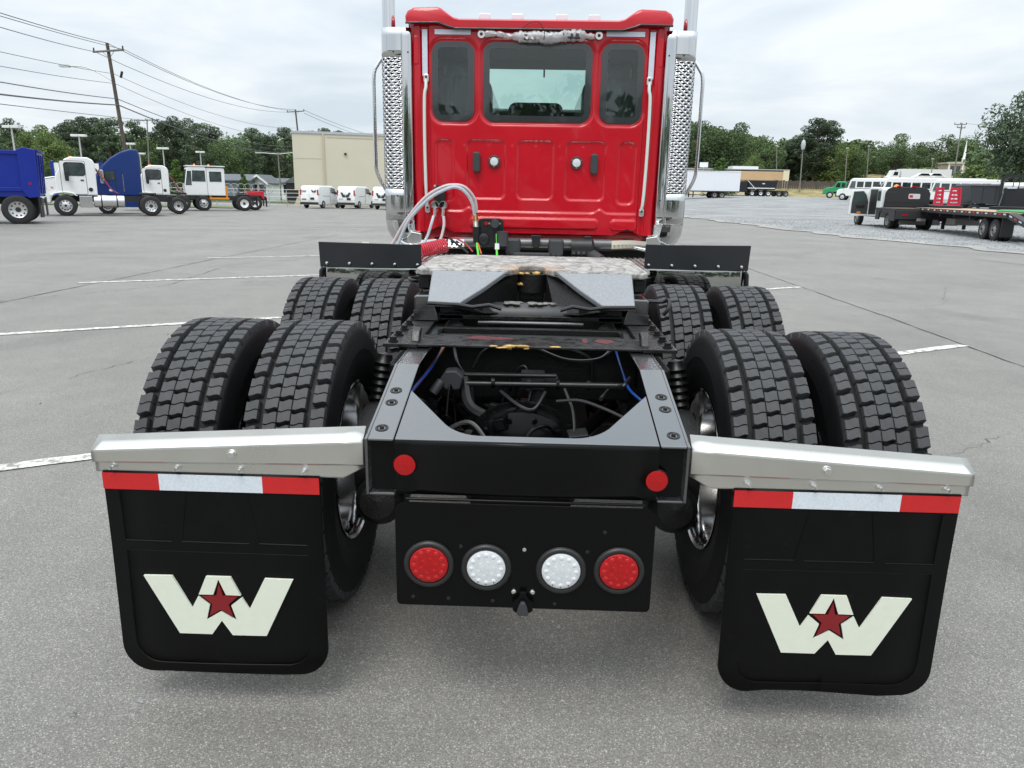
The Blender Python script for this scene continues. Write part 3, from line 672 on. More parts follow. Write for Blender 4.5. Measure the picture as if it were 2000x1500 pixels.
_rc = random.Random(17)
for i in range(16):
    x = _rc.uniform(-.36, .36); y = _rc.uniform(.45, .95); z = _rc.uniform(.58, .78); a = _rc.uniform(-.2, .2); b = _rc.uniform(-.15, .15)
    hose('brake_line', [(x, y, z), (x+a*.4, y+b*.5, z+_rc.uniform(.02, .10)), (x+a, y+b, z+_rc.uniform(-.05, .06)), (x+a*1.5, y+b*1.3, z-.1)], _rc.uniform(.004, .009), black_paint if i % 3 else steel_dark)
for i in range(12):
    x = _rc.uniform(-.34, .34); y = _rc.uniform(.5, 1.0); z = _rc.uniform(.56, .72); q = _rc.uniform(.015, .04)
    MB().box(-q, q, -q*.7, q*.7, -q*.6, q*.6).build('clamp_block', black_paint if i % 2 else black_rough, T, bevel=.005, loc=(x, y, z), rot=(_rc.uniform(-.5, .5), _rc.uniform(-.5, .5), _rc.uniform(0, 3)))
for s in (-1, 1):
    MB().tube([(s*.12, .62, .60), (s*.33, 1.0, .66)], .026, 12).build('torque_rod', black_paint, T, smooth=True)
MB().lathe([(-.012, .20), (-.012, .235), (.012, .235), (.012, .20)], (-.02, .66, AXZ+.03), 'y', 40).build('carrier_flange', pm('glossy_black_flange', (.006, .006, .006), .12, coat=1), T, smooth=30)
# ---- fifth wheel on its slider base
dirty = pm('worn_black_plate', (.010, .0096, .0092), .32, .1, var=.8, vscale=22, bump=.25, bscale=60, rvar=.2)
fwgrey = pm('fifth_wheel_casting', (.24, .25, .265), .5, .3, var=.12, vscale=120, bump=.3, bscale=420)
def greased():
    m = pm('fifth_wheel_top', (.3, .3, .29), .62, .0, bump=.35, bscale=40); t = m.node_tree; n = t.nodes.new; k = t.links.new; b = t.nodes['Principled BSDF']
    tcn = n('ShaderNodeTexCoord'); mp = n('ShaderNodeMapping'); mp.inputs['Location'].default_value = (0, -1.5, 0); k(tcn.outputs['Object'], mp.inputs[0])
    wv = n('ShaderNodeTexWave'); wv.wave_type = 'RINGS'; wv.rings_direction = 'Z'; wv.inputs['Scale'].default_value = 3.2; wv.inputs['Distortion'].default_value = 5; wv.inputs['Detail'].default_value = 4; wv.inputs['Detail Scale'].default_value = 2.2; k(mp.outputs[0], wv.inputs['Vector'])
    r = n('ShaderNodeValToRGB'); e = r.color_ramp.elements; e[0].color = (.09, .086, .08, 1); e[1].color = (.50, .48, .45, 1); e[0].position = .33; e[1].position = .66
    nb = n('ShaderNodeTexNoise'); nb.inputs['Scale'].default_value = 20; nb.inputs['Detail'].default_value = 7; nb.inputs['Roughness'].default_value = .7; k(tcn.outputs['Object'], nb.inputs['Vector'])
    ad = n('ShaderNodeMix'); ad.data_type = 'FLOAT'; ad.inputs[0].default_value = .0; k(nb.outputs['Fac'], ad.inputs[2]); k(wv.outputs['Fac'], ad.inputs[3]); k(ad.outputs[0], r.inputs[0]); wr = n('ShaderNodeTexWave'); wr.wave_type = 'RINGS'; wr.rings_direction = 'Z'; wr.inputs['Scale'].default_value = 4.5; wr.inputs['Distortion'].default_value = 4.5; wr.inputs['Detail'].default_value = 3; k(mp.outputs[0], wr.inputs['Vector']); wm = n('ShaderNodeMapRange'); wm.inputs[1].default_value = .0; wm.inputs[2].default_value = .12; wm.inputs[3].default_value = .6; k(wr.outputs['Fac'], wm.inputs[0]); sc2 = n('ShaderNodeVectorMath'); sc2.operation = 'SCALE'; k(r.outputs[0], sc2.inputs[0]); k(wm.outputs[0], sc2.inputs['Scale'])
    ln = n('ShaderNodeVectorMath'); ln.operation = 'LENGTH'; k(mp.outputs[0], ln.inputs[0])
    nz = n('ShaderNodeTexNoise'); nz.inputs['Scale'].default_value = 14; nz.inputs['Detail'].default_value = 5; k(tcn.outputs['Object'], nz.inputs['Vector'])
    return m, sc2, nz, t
fwtop, _rr, _nz, _tt = greased()
_mx = _tt.nodes.new('ShaderNodeMix'); _mx.data_type = 'RGBA'; _gr = _tt.nodes.new('ShaderNodeTexGradient'); _gr.gradient_type = 'SPHERICAL'
_mp = _tt.nodes.new('ShaderNodeMapping'); _mp.inputs['Location'].default_value = (0, -11.6, -9.34); _mp.inputs['Scale'].default_value = (5.5, 8.0, 8.0)
_tc = _tt.nodes.new('ShaderNodeTexCoord'); _tt.links.new(_tc.outputs['Object'], _mp.inputs[0]); _tt.links.new(_mp.outputs[0], _gr.inputs[0])
_mm = _tt.nodes.new('ShaderNodeMath'); _mm.operation = 'MULTIPLY'; _mm.use_clamp = True; _tt.links.new(_gr.outputs['Fac'], _mm.inputs[0]); _tt.links.new(_nz.outputs['Fac'], _mm.inputs[1])
_m2 = _tt.nodes.new('ShaderNodeMath'); _m2.operation = 'MULTIPLY'; _m2.use_clamp = True; _m2.inputs[1].default_value = 2.2; _tt.links.new(_mm.outputs[0], _m2.inputs[0])
_tt.links.new(_m2.outputs[0], _mx.inputs[0]); _tt.links.new(_rr.outputs[0], _mx.inputs[6]); _mx.inputs[7].default_value = (.40, .21, .09, 1)
_tt.links.new(_mx.outputs[2], _tt.nodes['Principled BSDF'].inputs['Base Color'])
# slider rails (angles) and cross plate
for s in (-1, 1):
    an = MB().prism([(.70, .953), (.70, .966), (2.3, .966), (2.3, .953)], s*.40, s*.522, 'x').build('slider_angle', dirty, T, bevel=.002)
    for i in range(12):
        y = .735+.115*i; MB().lathe([(0, .018), (.006, .018), (.0061, .0125), (.019, .0125), (.019, 0)], (s*.492, y, .966), 'z', 6).build('slider_bolt', black_rough, an)
    MB().prism([(.74, .967), (.80, .967), (.83, 1.0), (.80, 1.01), (.77, 1.0)], s*.40, s*.43, 'x').build('slider_stop', dirty, T, bevel=.004)
cp = MB().box(-.40, .40, .70, .885, .957, .9665).build('cross_plate', dirty, T, bevel=.003)
redw = pm('scuffed_red_paint', (.085, .008, .010), .5, var=.5, vscale=40)
for x0, x1, y0, y1 in ((-.25, -.05, .80, .87), (.19, .215, .775, .86), (.24, .31, .775, .865)):
    r_ = random.Random(int(x0*1000)); pts = []
    for i in range(12):
        t = 2*PI*i/12; pts.append(((x0+x1)/2+(x1-x0)/2*math.cos(t)*r_.uniform(.75, 1.1), (y0+y1)/2+(y1-y0)/2*math.sin(t)*r_.uniform(.7, 1.1)))
    MB().prism(pts, .9666, .9676, 'z').build('paint_patch', redw, cp)
grease = pm('yellow_grease', (.42, .25, .05), .35, var=.4, vscale=40, coat=.4)
def blobs(nm, spots, mat, par, seed):
    r_ = random.Random(seed); mb = MB()
    for (x, y, z, sx, sy, sz) in spots:
        vs = []; fs = []; nu, nv = 10, 6
        for j in range(nv+1):
            ph = PI*j/nv
            for i in range(nu): t = 2*PI*i/nu; q = r_.uniform(.75, 1.2); vs.append((x+sx*q*math.sin(ph)*math.cos(t), y+sy*q*math.sin(ph)*math.sin(t), z+sz*q*math.cos(ph)))
        for j in range(nv):
            for i in range(nu): fs.append((j*nu+i, j*nu+(i+1) % nu, (j+1)*nu+(i+1) % nu, (j+1)*nu+i))
        mb.add(vs, fs)
    return mb.build(nm, mat, par, smooth=70)
rg = random.Random(4)
blobs('grease_smear', [(-.02+.13*rg.uniform(-1, 1), .70+rg.uniform(-.003, .006), .962+rg.uniform(-.004, .006), rg.uniform(.01, .025), .006, rg.uniform(.003, .007)) for _ in range(12)], grease, cp, 2)
FWY = 1.30
out_p = [(-.475, FWY), (-.50, FWY+.05), (-.50, 1.90), (-.47, 2.0), (-.38, 2.06), (.38, 2.06), (.47, 2.0), (.50, 1.90), (.50, FWY+.05), (.475, FWY), (.115, FWY), (.06, 1.40)]+[(.058*math.cos(a), 1.50+.058*math.sin(a)) for a in [R_(d) for d in (0, 30, 60, 90, 120, 150, 180)]]+[(-.06, 1.40), (-.115, FWY)]
fw = MB().prism(out_p, 1.142, 1.168, 'z').build('fifth_wheel_plate', fwtop, T, bevel=.006)
for s in (-1, 1):
    # sloped pick-up ramp
    P = [(.425, FWY-.002, 1.166), (.108, FWY-.002, 1.166), (.20, FWY-.085, 1.105), (.292, FWY-.16, 1.052), (.425, FWY-.16, 1.052)]
    vs = [(s*x, y, z) for x, y, z in P]+[(s*x, y+.006, z-.022) for x, y, z in P]; m = 5
    MB().add(vs, [tuple(range(m)), tuple(range(m, 2*m))[::-1]]+[(i, (i+1) % m, m+(i+1) % m, m+i) for i in range(m)]).build('pick_up_ramp', fwgrey, T, bevel=.005)
    # throat flank below the ramp, side skirt, rim lip, pivot mount
    F = [(.108, FWY, 1.155), (.292, FWY-.155, 1.045), (.292, FWY-.15, 1.02), (.19, FWY-.13, 1.005), (.10, FWY-.05, .995), (.062, 1.42, 1.0), (.062, 1.42, 1.15)]
    vs = [(s*x, y, z) for x, y, z in F]+[(s*(x+.03), y+.03, z-.01) for x, y, z in F]; m = 7
    MB().add(vs, [tuple(range(m)), tuple(range(m, 2*m))[::-1]]+[(i, (i+1) % m, m+(i+1) % m, m+i) for i in range(m)]).build('throat_flank', black_rough, T, bevel=.004)
    MB().box(s*.44, s*.49, FWY+.02, 1.95, 1.085, 1.1415).build('side_skirt', black_rough, T, bevel=.004)
    MB().tube([(s*.425, FWY-.16, 1.047), (s*.30, FWY-.165, 1.044), (s*.24, FWY-.165, 1.035), (s*.17, FWY-.17, 1.046), (s*.12, FWY-.17, 1.03)], .008, 8).build('ramp_lip', black_satin, T, smooth=True)
    pm_ = MB().prism([(s*.485, .967), (s*.487, 1.066), (s*.478, 1.072), (s*.41, 1.074), (s*.402, 1.066), (s*.402, 1.03), (s*.39, .995), (s*.385, .967)], FWY-.12, FWY+.32, 'y').build('pivot_mount', chassis_sheen_grey, T, bevel=.006)
    MB().prism([(s*.487, .97), (s*.489, 1.01), (s*.40, 1.012), (s*.388, .97)], FWY-.125, FWY-.118, 'y').build('mount_step', chassis_sheen_grey, pm_)
    MB().cyl((s*.32, FWY+.05, 1.05), (s*.47, FWY+.05, 1.05), .038, n=18).build('pivot_pin', black_rough, T, smooth=True)
    MB().box(s*.20, s*.38, FWY-.12, FWY+.1, 1.0, 1.035).build('ramp_gusset', black_rough, T, bevel=.006)
    MB().box(s*.28, s*.40, FWY-.1, FWY+.4, .967, 1.0).build('slide_lock', black_rough, T, bevel=.006)
jw = MB().prism([(-.055, 1.02), (-.06, 1.125), (-.045, 1.15), (.045, 1.15), (.06, 1.125), (.055, 1.02)], 1.455, 1.52).build('locking_jaw', black_rough, T, bevel=.006)
for s in (-1, 1): MB().lathe([(1.06, .058), (1.06, .088), (1.14, .088), (1.14, .06)], (0, 1.5, 0), 'z', 10, a0=PI+.3 if s < 0 else 1.5*PI, a1=1.5*PI if s < 0 else 2*PI-.3).build('jaw_casting', black_rough, T, smooth=30)
blobs('jaw_grease', [(rg.uniform(-.05, .05), 1.435+rg.uniform(-.006, .008), rg.uniform(1.085, 1.145), rg.uniform(.008, .022), .01, rg.uniform(.004, .011)) for _ in range(16)], grease, jw, 3)
MB().lathe([(-.20, .0), (-.185, .05), (-.15, .062), (.15, .062), (.185, .05), (.20, 0)], n=24, ax='x').build('lower_saddle', pm('saddle_paint', (.03, .031, .033), .45), T, smooth=30, loc=(0, FWY-.02, .975))
blobs('saddle_grease', [(rg.uniform(-.11, .11), FWY-.035+rg.uniform(-.02, .01), 1.036, rg.uniform(.008, .02), .012, .006) for _ in range(22)], pm('grey_grit_grease', (.16, .15, .14), .6, var=.6, vscale=60, bump=.5), T, 6)
mb = MB().box(-.385, .385, FWY-.10, FWY-.06, .972, .992); mb.build('slider_crossbar', dirty, T, bevel=.004)
MB().cyl((-.22, FWY-.11, .962), (.22, FWY-.11, .962), .009, n=10).build('release_rod', steel_dark, T, smooth=True)
mb = MB().box(-.39, .39, FWY-.2, FWY-.17, .90, .955); mb.build('slider_crossbar', black_rough, T, bevel=.004)
hose('release_handle', [(.40, FWY+.02, 1.05), (.50, FWY+.01, 1.05), (.56, FWY, 1.05), (.585, FWY-.02, 1.06), (.58, FWY-.05, 1.03), (.56, FWY-.05, 1.0)], .0085, black_satin)
hose('release_handle', [(-.46, FWY+.3, 1.10), (-.52, FWY+.25, 1.10), (-.555, FWY+.2, 1.105), (-.535, FWY+.15, 1.10), (-.48, FWY+.2, 1.09)], .008, black_satin)

# ---- quarter fenders ahead of the front drive tyres
fend = pm('fender_rubber', (.014, .0155, .019), .42, rvar=.08, vscale=6)
for s in (-1, 1):
    z1 = 1.168 if s < 0 else 1.196; z0 = z1-.152
    f_ = MB().prism([(s*.69, z0+.004), (s*.692, z1-.002), (s*.80, z1-.004), (s*1.1, z1-.001), (s*1.332, z1+.002), (s*1.327, z0), (s*1.0, z0-.002)], 2.747, 2.756).build('quarter_fender', fend, T, bevel=.002)
    for i in range(5):
        x = s*(.715+.142*i); MB().lathe([(0, .0105), (-.004, .0105), (-.009, .0085), (-.011, .004), (-.0112, 0)], (x, 2.746, z0+.024), 'y', 12).build('fender_bolt', zinc, f_, smooth=True)
    mb = MB(); vs = []; prof = [(2.758, z0+.03), (2.757, z0-.01), (2.752, z0-.035), (2.757, z0-.10), (2.775, z0-.25), (2.80, z0-.45)]; us = [.69, .80, 1.0, 1.2, 1.29, 1.312]
    for a in us:
        for y, z in prof: vs.append((s*a, y+.03*sstep(1.24, 1.32, a), z))
    m = len(prof); mb.add(vs, [(i*m+j, i*m+j+1, (i+1)*m+j+1, (i+1)*m+j) for i in range(len(us)-1) for j in range(m-1)])
    q = mb.build('fender_skin', pm('dark_mirror_steel', (.42, .42, .41), .06, 1, bump=.03, bscale=6), f_, smooth=True); q.modifiers.new('t', 'SOLIDIFY').thickness = .003
    MB().tube([(s*1.315, 2.79, z0-.01), (s*1.33, 2.785, z0-.03), (s*1.335, 2.79, z0-.09), (s*1.328, 2.8, z0-.2)], .017, 10).build('fender_trim', black_satin, f_, smooth=True)
    MB().box(s*.905, s*1.0, 2.742, 2.7465, z0-.017, z0-.007).build('fender_clip', zinc, f_)
    MB().cyl((s*.43, 2.80, .90), (s*1.2, 2.80, .90), .022, n=12).build('fender_arm', black_satin, f_)

# ---- deck plate of aluminium bars behind the cab
dk = MB().box(-.93, .93, 3.18, 3.215, .955, .99); dk.box(-.93, .93, 4.02, 4.05, .955, .99); deck = dk.build('deck_frame', alu, T, bevel=.003)
for i in range(47):
    x = -.92+.04*i; MB().box(x-.011, x+.011, 3.19, 4.04, .9905, 1.002).build('deck_bar', alu, deck) if i == 0 else None
    if i == 0: _bar = bpy.data.objects['deck_bar']; _bar.data.transform(Matrix.Translation((-x, 0, 0))); _bar.location = (x, 0, 0)
    else:
        c_ = _bar.copy(); COL.objects.link(c_); c_.location = (x, 0, 0)
MB().box(-.9, .9, 3.2, 4.02, .80, .81).build('deck_pan', black_rough, T)

# ---- cab
YC = 4.19
def sdrr(x, z, x0, x1, z0, z1, r):
    cx, cz = (x0+x1)/2, (z0+z1)/2; qx = abs(x-cx)-(x1-x0)/2+r; qz = abs(z-cz)-(z1-z0)/2+r
    return math.hypot(max(qx, 0), max(qz, 0))+min(max(qx, qz), 0)-r
WINS = [(-.812, -.482, 2.012, 2.586, .085), (-.418, .418, 2.012, 2.586, .085), (.482, .812, 2.012, 2.586, .085)]
PANS = [(-.80, -.65, 1.40, 1.88, .05), (-.55, -.238, 1.425, 1.88, .05), (-.148, .148, 1.425, 1.88, .05), (.238, .56, 1.425, 1.88, .05), (.655, .80, 1.40, 1.88, .05)]
def seam_z(x):
    a = abs(x); return 2.683+(2.722-2.683)*sstep(.60, .76, a)
def face_y(x, z):
    h = 0.0                                     # how far the sheet stands out toward the tail
    for (x0, x1, z0, z1, r) in WINS:
        d = sdrr(x, z, x0, x1, z0, z1, r); h -= .016*(1-sstep(.010, .030, d))
    for (x0, x1, z0, z1, r) in PANS:
        d = sdrr(x, z, x0, x1, z0, z1, r); h -= .013*(1-sstep(-.013, .001, d))
    # side channels
    a = abs(x)
    h -= .018*(sstep(.825, .845, a)-sstep(.885, .91, a))
    # lower ledge with a bump on each side, then the raised sill band
    led = 1.335+.030*math.exp(-((a-.53)/.035)**2)
    h += .014*(1-sstep(led-.012, led+.004, z))*(1-sstep(.80, .86, a))
    band = sdrr(x, z, .62, .84, 1.20, 1.283, .03) if a > .6 else sdrr(x, z, -.52, .52, 1.205, 1.285, .03)
    h += .016*(1-sstep(-.009, .007, band))
    # small dimples from spot welds
    for k in range(9):
        wx = -.75+.1875*k
        h -= .002*math.exp(-(((x-wx)**2+(z-1.845)**2)/.00006)) + .0025*math.exp(-(((x-wx-.05)**2+(z-1.31)**2)/.00008))
    h += .0025*math.sin(x*5.1+1)*math.sin(z*4.3)+.0012*math.sin(x*13+z*9)
    y = YC-h
    if a > .925: y += .055-math.sqrt(max(0, .055**2-(min(a, .98)-.925)**2))
    return y
dx = .0066; xs = [i*dx for i in range(-148, 149)]; zs = [1.165+.0068*i for i in range(231)]
vs = []; idx = {}; fs = []
for j, z in enumerate(zs):
    for i, x in enumerate(xs):
        sc_ = 1-.018*(2.7-z)/1.5
        zz_ = min(z, seam_z(x)+.008); vs.append((x*sc_, face_y(x, zz_), zz_))
nx = len(xs)
def skip(x, z):
    for (x0, x1, z0, z1, r) in WINS:
        if sdrr(x, z, x0+.012, x1-.012, z0+.012, z1-.012, r-.01) < 0: return True
    # ragged wheel-arch like cut-outs low on each side
    a = abs(x)
    if z < 1.165+.05*math.exp(-((a-.76)/.075)**2)-.004: return True
    return z > seam_z(x)+.006
for j in range(len(zs)-1):
    for i in range(nx-1):
        if not skip((xs[i]+xs[i+1])/2, (zs[j]+zs[j+1])/2): fs.append((j*nx+i, j*nx+i+1, (j+1)*nx+i+1, (j+1)*nx+i))
me = bpy.data.meshes.new('cab_rear_wall'); me.from_pydata(vs, [], fs); me.update()
wall = obj('cab_rear_wall', me, red_paint, T, smooth=60)
# roof cap
rp_ = [(-1.002, 2.718), (-.752, 2.722), (-.70, 2.70), (-.63, 2.683), (.63, 2.683), (.70, 2.70), (.752, 2.722), (1.002, 2.718), (1.004, 2.75), (.985, 2.785), (.94, 2.808), (.765, 2.815), (.735, 2.808), (.645, 2.748), (.60, 2.737), (-.60, 2.737), (-.645, 2.748), (-.735, 2.808), (-.765, 2.815), (-.94, 2.808), (-.985, 2.785), (-1.004, 2.75)]
mb = MB(); rows = []; m = len(rp_)
for y, sc_, up in ((4.150, .992, -.008), (4.165, 1, 0), (4.6, 1.0, .006), (5.2, .97, .0), (5.7, .9, -.06)):
    rows += [(x*sc_, y, 2.69+(z-2.69)*(1 if y > 4.16 else .9)+up) for x, z in rp_]
mb.add(rows, [(i*m+j, i*m+(j+1) % m, (i+1)*m+(j+1) % m, (i+1)*m+j) for i in range(4) for j in range(m)]+[tuple(range(m)), tuple(range(4*m, 5*m))[::-1]])
roof = mb.build('roof', red_paint, T, smooth=45)
pts = [(-1.0, 4.150, 2.702), (-.757, 4.150, 2.706), (-.72, 4.150, 2.692), (-.63, 4.150, 2.667), (0, 4.150, 2.667), (.63, 4.150, 2.667), (.72, 4.150, 2.692), (.757, 4.150, 2.706), (1.0, 4.150, 2.702)]
MB().tube(pts, .0085, 8).build('roof_seal', black_satin, T)
for x in (-.48, -.19, .20, .49):
    lm = MB().prism(rrect(x-.052, x+.052, 2.955, 3.006, .014, 3), 5.25, 5.32).build('marker_light', pm('clear_marker', (.72, .77, .82), .12, coat=.6), roof, bevel=.006)
    MB().box(x-.06, x+.06, 5.22, 5.36, 2.72, 2.953).build('marker_base', red_paint, lm)
# sides, pillars, floor, front with windscreen opening
for s in (-1, 1):
    mb = MB()
    mb.prism([(4.24, 1.17), (5.75, 1.17), (5.75, 1.95), (5.45, 1.98), (4.6, 2.0), (4.24, 2.0)], s*.962, s*.985, 'x')
    mb.prism([(4.24, 2.0), (4.60, 2.0), (4.62, 2.58), (4.24, 2.7)], s*.962, s*.993, 'x')
    mb.prism([(5.45, 1.97), (5.75, 1.95), (5.62, 2.3), (5.42, 2.66), (5.34, 2.6)], s*.962, s*.988, 'x')
    mb.prism([(4.6, 2.575), (5.36, 2.58), (5.42, 2.68), (4.24, 2.71)], s*.962, s*.996, 'x')
    mb.build('cab_side', red_paint, T, bevel=.006)
    MB().prism([(4.6, 2.0), (5.44, 1.985), (5.35, 2.59), (4.62, 2.585)], s*.972, s*.977, 'x').build('side_glass', glass_rear, T)
B('cab_floor', interior, T, -.96, .96, 4.22, 5.75, 1.19, 1.22)
B('headliner', interior, T, -.955, .955, 4.225, 5.45, 2.63, 2.665)
mb = MB()
mb.prism([(-.96, 1.17), (.96, 1.17), (.96, 1.93), (-.96, 1.93)], 5.75, 5.78)
mb.build('firewall', red_paint, T)
# windscreen raked back
WT, WB = 2.50, 1.93
def wy(z): return 5.72-.30*(z-WB)/(2.62-WB)
mb = MB(); P = [(-.84, WB), (.84, WB), (.80, 2.62), (-.80, 2.62)]
mb.add([(x, wy(z), z) for x, z in P], [(0, 1, 2, 3)]); mb.build('windscreen', glass_front, T)
for s in (-1, 1):
    MB().add([(s*.96, wy(WB)+.02, WB), (s*.84, wy(WB), WB), (s*.80, wy(2.62), 2.62), (s*.96, wy(2.62)+.02, 2.62)], [(0, 1, 2, 3)]).build('windscreen_pillar', interior, T)
MB().box(-.955, .955, 5.40, 5.44, 2.575, 2.66).build('sun_visor_header', interior, T, bevel=.01)
mb = MB().prism([(5.0, 1.22), (5.72, 1.22), (5.68, 2.16), (5.45, 2.235), (5.30, 2.20), (5.2, 1.8)], -.95, .95, 'x'); mb.build('dashboard', plastic_grey, T, bevel=.03)
MB().prism(rrect(-.26, .24, 1.95, 2.275, .07, 4), 5.28, 5.5).build('dash_binnacle', plastic_grey, T, bevel=.015)
mb = MB().lathe([(x, .22+.018*r_) for x, r_ in ((.018*math.cos(t), math.sin(t)) for t in [2*PI*i/8 for i in range(9)])], n=32, ax='y'); mb.build('steering_wheel', black_satin, T, smooth=True, loc=(-.52, 5.05, 1.86), rot=(R_(-40), 0, 0))
hose('mirror_stem', [(.06, 5.36, 2.58), (.06, 5.37, 2.50)], .008, black_satin)
# seats under plastic covers
wrap = pm('wrapped_seat_cover', (.07, .075, .078), .4, coat=.3, bump=.8, bscale=9, var=.35, vscale=5)
for s in (-1, 1):
    st = MB().prism(rrect(s*.62-.25, s*.62+.25, 1.55, 2.42, .14, 6), 4.62, 4.78).build('seat_back', wrap, T, bevel=.04, seg=3)
    MB().prism(rrect(s*.62-.15, s*.62+.15, 2.32, 2.53, .07, 5), 4.63, 4.74).build('headrest', wrap, st, bevel=.03, seg=3)
    MB().box(s*.62-.27, s*.62+.27, 4.7, 5.2, 1.45, 1.62).build('seat_cushion', wrap, st, bevel=.04)
    rr = random.Random(30+s); mb = MB(); vs = []; nu, nv = 34, 30
    ph = [(rr.uniform(4, 16), rr.uniform(-14, 14), rr.uniform(0, 6), rr.uniform(.004, .012)) for _ in range(9)]
    for j in range(nv+1):
        for i in range(nu+1):
            a_, b_ = i/nu*2-1, j/nv; wd = .27*math.sqrt(max(.02, 1-b_**4))
            yy = 4.50-.06*math.cos(a_*1.4)+.10*b_**3*0+.05*abs(a_)**3
            for f1, f2, p_, am in ph: q_ = math.sin(f1*a_*2+f2*b_+p_); yy -= am*abs(q_)**.5*(1 if q_ > 0 else -1)
            vs.append((s*.62+a_*wd, yy, 1.75+.68*b_))
    mb.add(vs, [(j*(nu+1)+i, j*(nu+1)+i+1, (j+1)*(nu+1)+i+1, (j+1)*(nu+1)+i) for j in range(nv) for i in range(nu)]); mb.build('seat_film', film, st, smooth=True)
    MB().add([(s*.30, 4.5, 2.02), (s*.40, 4.55, 2.1), (s*.42, 4.6, 2.34), (s*.36, 4.58, 2.28), (s*.31, 4.52, 2.16)], [(0, 1, 2, 3, 4)]).build('seat_wrap', film, st)
# rear windows: black border and glass
frit = pm('window_border', (.020, .024, .028), .2, coat=1.0)
for (x0, x1, z0, z1, r) in WINS:
    gl_ = MB().prism(rrect(x0+.004, x1-.004, z0+.004, z1-.004, r), YC+.0105, YC+.0125).build('rear_window', glass_rear, T)
    mb = MB(); bw = .052
    ring(mb, rrect(x0+.002, x1-.002, z0+.002, z1-.002, r), rrect(x0+bw, x1-bw, z0+.048, z1-.045, .03), YC+.0065, YC+.0095)
    mb.build('window_border', frit, gl_)
# silver reflective strips and the two drain pipes used as handrails
silver = pm('silver_tape', (.60, .64, .72), .35, .1, var=.1, vscale=120)
for s in (-1, 1):
    x0, x1 = (-.785, -.512) if s < 0 else (.512, .80)
    MB().box(x0, x1, YC-.010, YC-.004, 2.630, 2.664).build('reflective_strip', silver, T)
    MB().box(s*.862-.020, s*.862+.020, YC-.003, YC+.004, 2.335, 2.664).build('reflective_strip', silver, T)
    MB().tube(curve3([(s*.855, YC-.014, 2.31), (s*.853, YC-.03, 2.25), (s*.864, YC-.035, 2.18), (s*.866, YC-.036, 1.9), (s*.862, YC-.036, 1.6), (s*.856, YC-.03, 1.42), (s*.848, YC-.012, 1.355)], 5), .0125, 10).build('grab_rail', pm('pale_rail_paint', (.62, .68, .63), .35, coat=.4), T, smooth=True)
    for z in (2.318, 1.345):
        q = MB().prism(rrect(s*.852-.02, s*.852+.02, z-.03, z+.03, .012, 3), YC-.022, YC-.001).build('rail_foot', zinc, T, bevel=.004)
        MB().cyl((s*.852, YC-.023, z+.008), (s*.852, YC-.028, z+.008), .009, n=6).build('rail_screw', black_satin, q)
    lt = MB().lathe([(.012, .047), (-.008, .047), (-.012, .043), (-.012, .034), (-.008, .033)], n=32, ax='y').build('work_light', plastic_grey, T, smooth=40, loc=(s*.324, YC+.002, 1.716))
    MB().lathe([(-.007, .0335), (-.012, .031), (-.014, .015), (-.0145, 0)], n=28, ax='y').build('lens', white_lens, lt, smooth=True)
    mb = MB()
    for k in range(3): a = PI/2+2*PI*k/3+PI; mb.cyl((.04*math.cos(a), -.012, .04*math.sin(a)), (.04*math.cos(a), -.015, .04*math.sin(a)), .004, n=8)
    mb.build('screw', zinc, lt)
    MB().prism(rrect(s*.462-.030, s*.462+.030, 1.63, 1.785, .02, 4), YC-.03, YC+.008).build('rubber_stop', plastic_grey, T, bevel=.012, seg=3)
    MB().prism(rrect(s*.928-.018, s*.928+.018, 2.42, 2.62, .012, 3), YC-.004, YC+.02).build('air_vent', red_paint, T, bevel=.004)
# wrapped flood lamp bar below the roof seam
r_ = random.Random(11); mb = MB(); P = []; RR = []
for i in range(61):
    t = i/60; x = -.40+.82*t; lump = .022*(sstep(.26, .34, t)*(1-sstep(.88, .95, t)))
    P.append((x, 4.145+.008*math.sin(9*t), 2.628-.010*math.sin(PI*t)-.012*sstep(.3, .4, t)*(1-sstep(.55, .7, t))+.006*math.sin(17*t))); RR.append(.013+.007*abs(math.sin(23*t+1))+lump+r_.uniform(-.005, .006))
mb.tube(P, RR, 12)
mb.v = [(x+r_.uniform(-.004, .004), y+r_.uniform(-.004, .004), z+r_.uniform(-.005, .005)) for x, y, z in mb.v]
wl = mb.build('wrapped_lamp_bar', filmmat('wrapping_film', (.62, .60, .61), .6, .12, .9, 26), T, smooth=55)
MB().box(-.11, .02, 4.108, 4.15, 2.585, 2.628).build('lamp_body', black_satin, wl, bevel=.008)
mb = MB()
for k in range(3): mb.cyl((-.085+.04*k, 4.107, 2.599), (-.085+.04*k, 4.102, 2.599), .011, n=12)
mb.build('lamp_eye', white_lens, wl)
mb = MB().box(.03, .32, 4.112, 4.15, 2.598, 2.642); mb.build('lamp_body', plastic_grey, wl, bevel=.01)
for x in (-.43, .455): MB().lathe([(-.004, .012), (-.004, .028), (.004, .028), (.004, .012)], (0, 0, 0), 'y', 16).build('lamp_eyelet', zinc, wl, loc=(x, 4.168, 2.632))
MB().tube(curve3([(-.12, 4.1, 2.665), (-.06, 4.09, 2.70), (.0, 4.09, 2.705), (.045, 4.1, 2.64), (.04, 4.09, 2.585)], 5), .003, 6).build('wrap_tie', black_satin, wl)

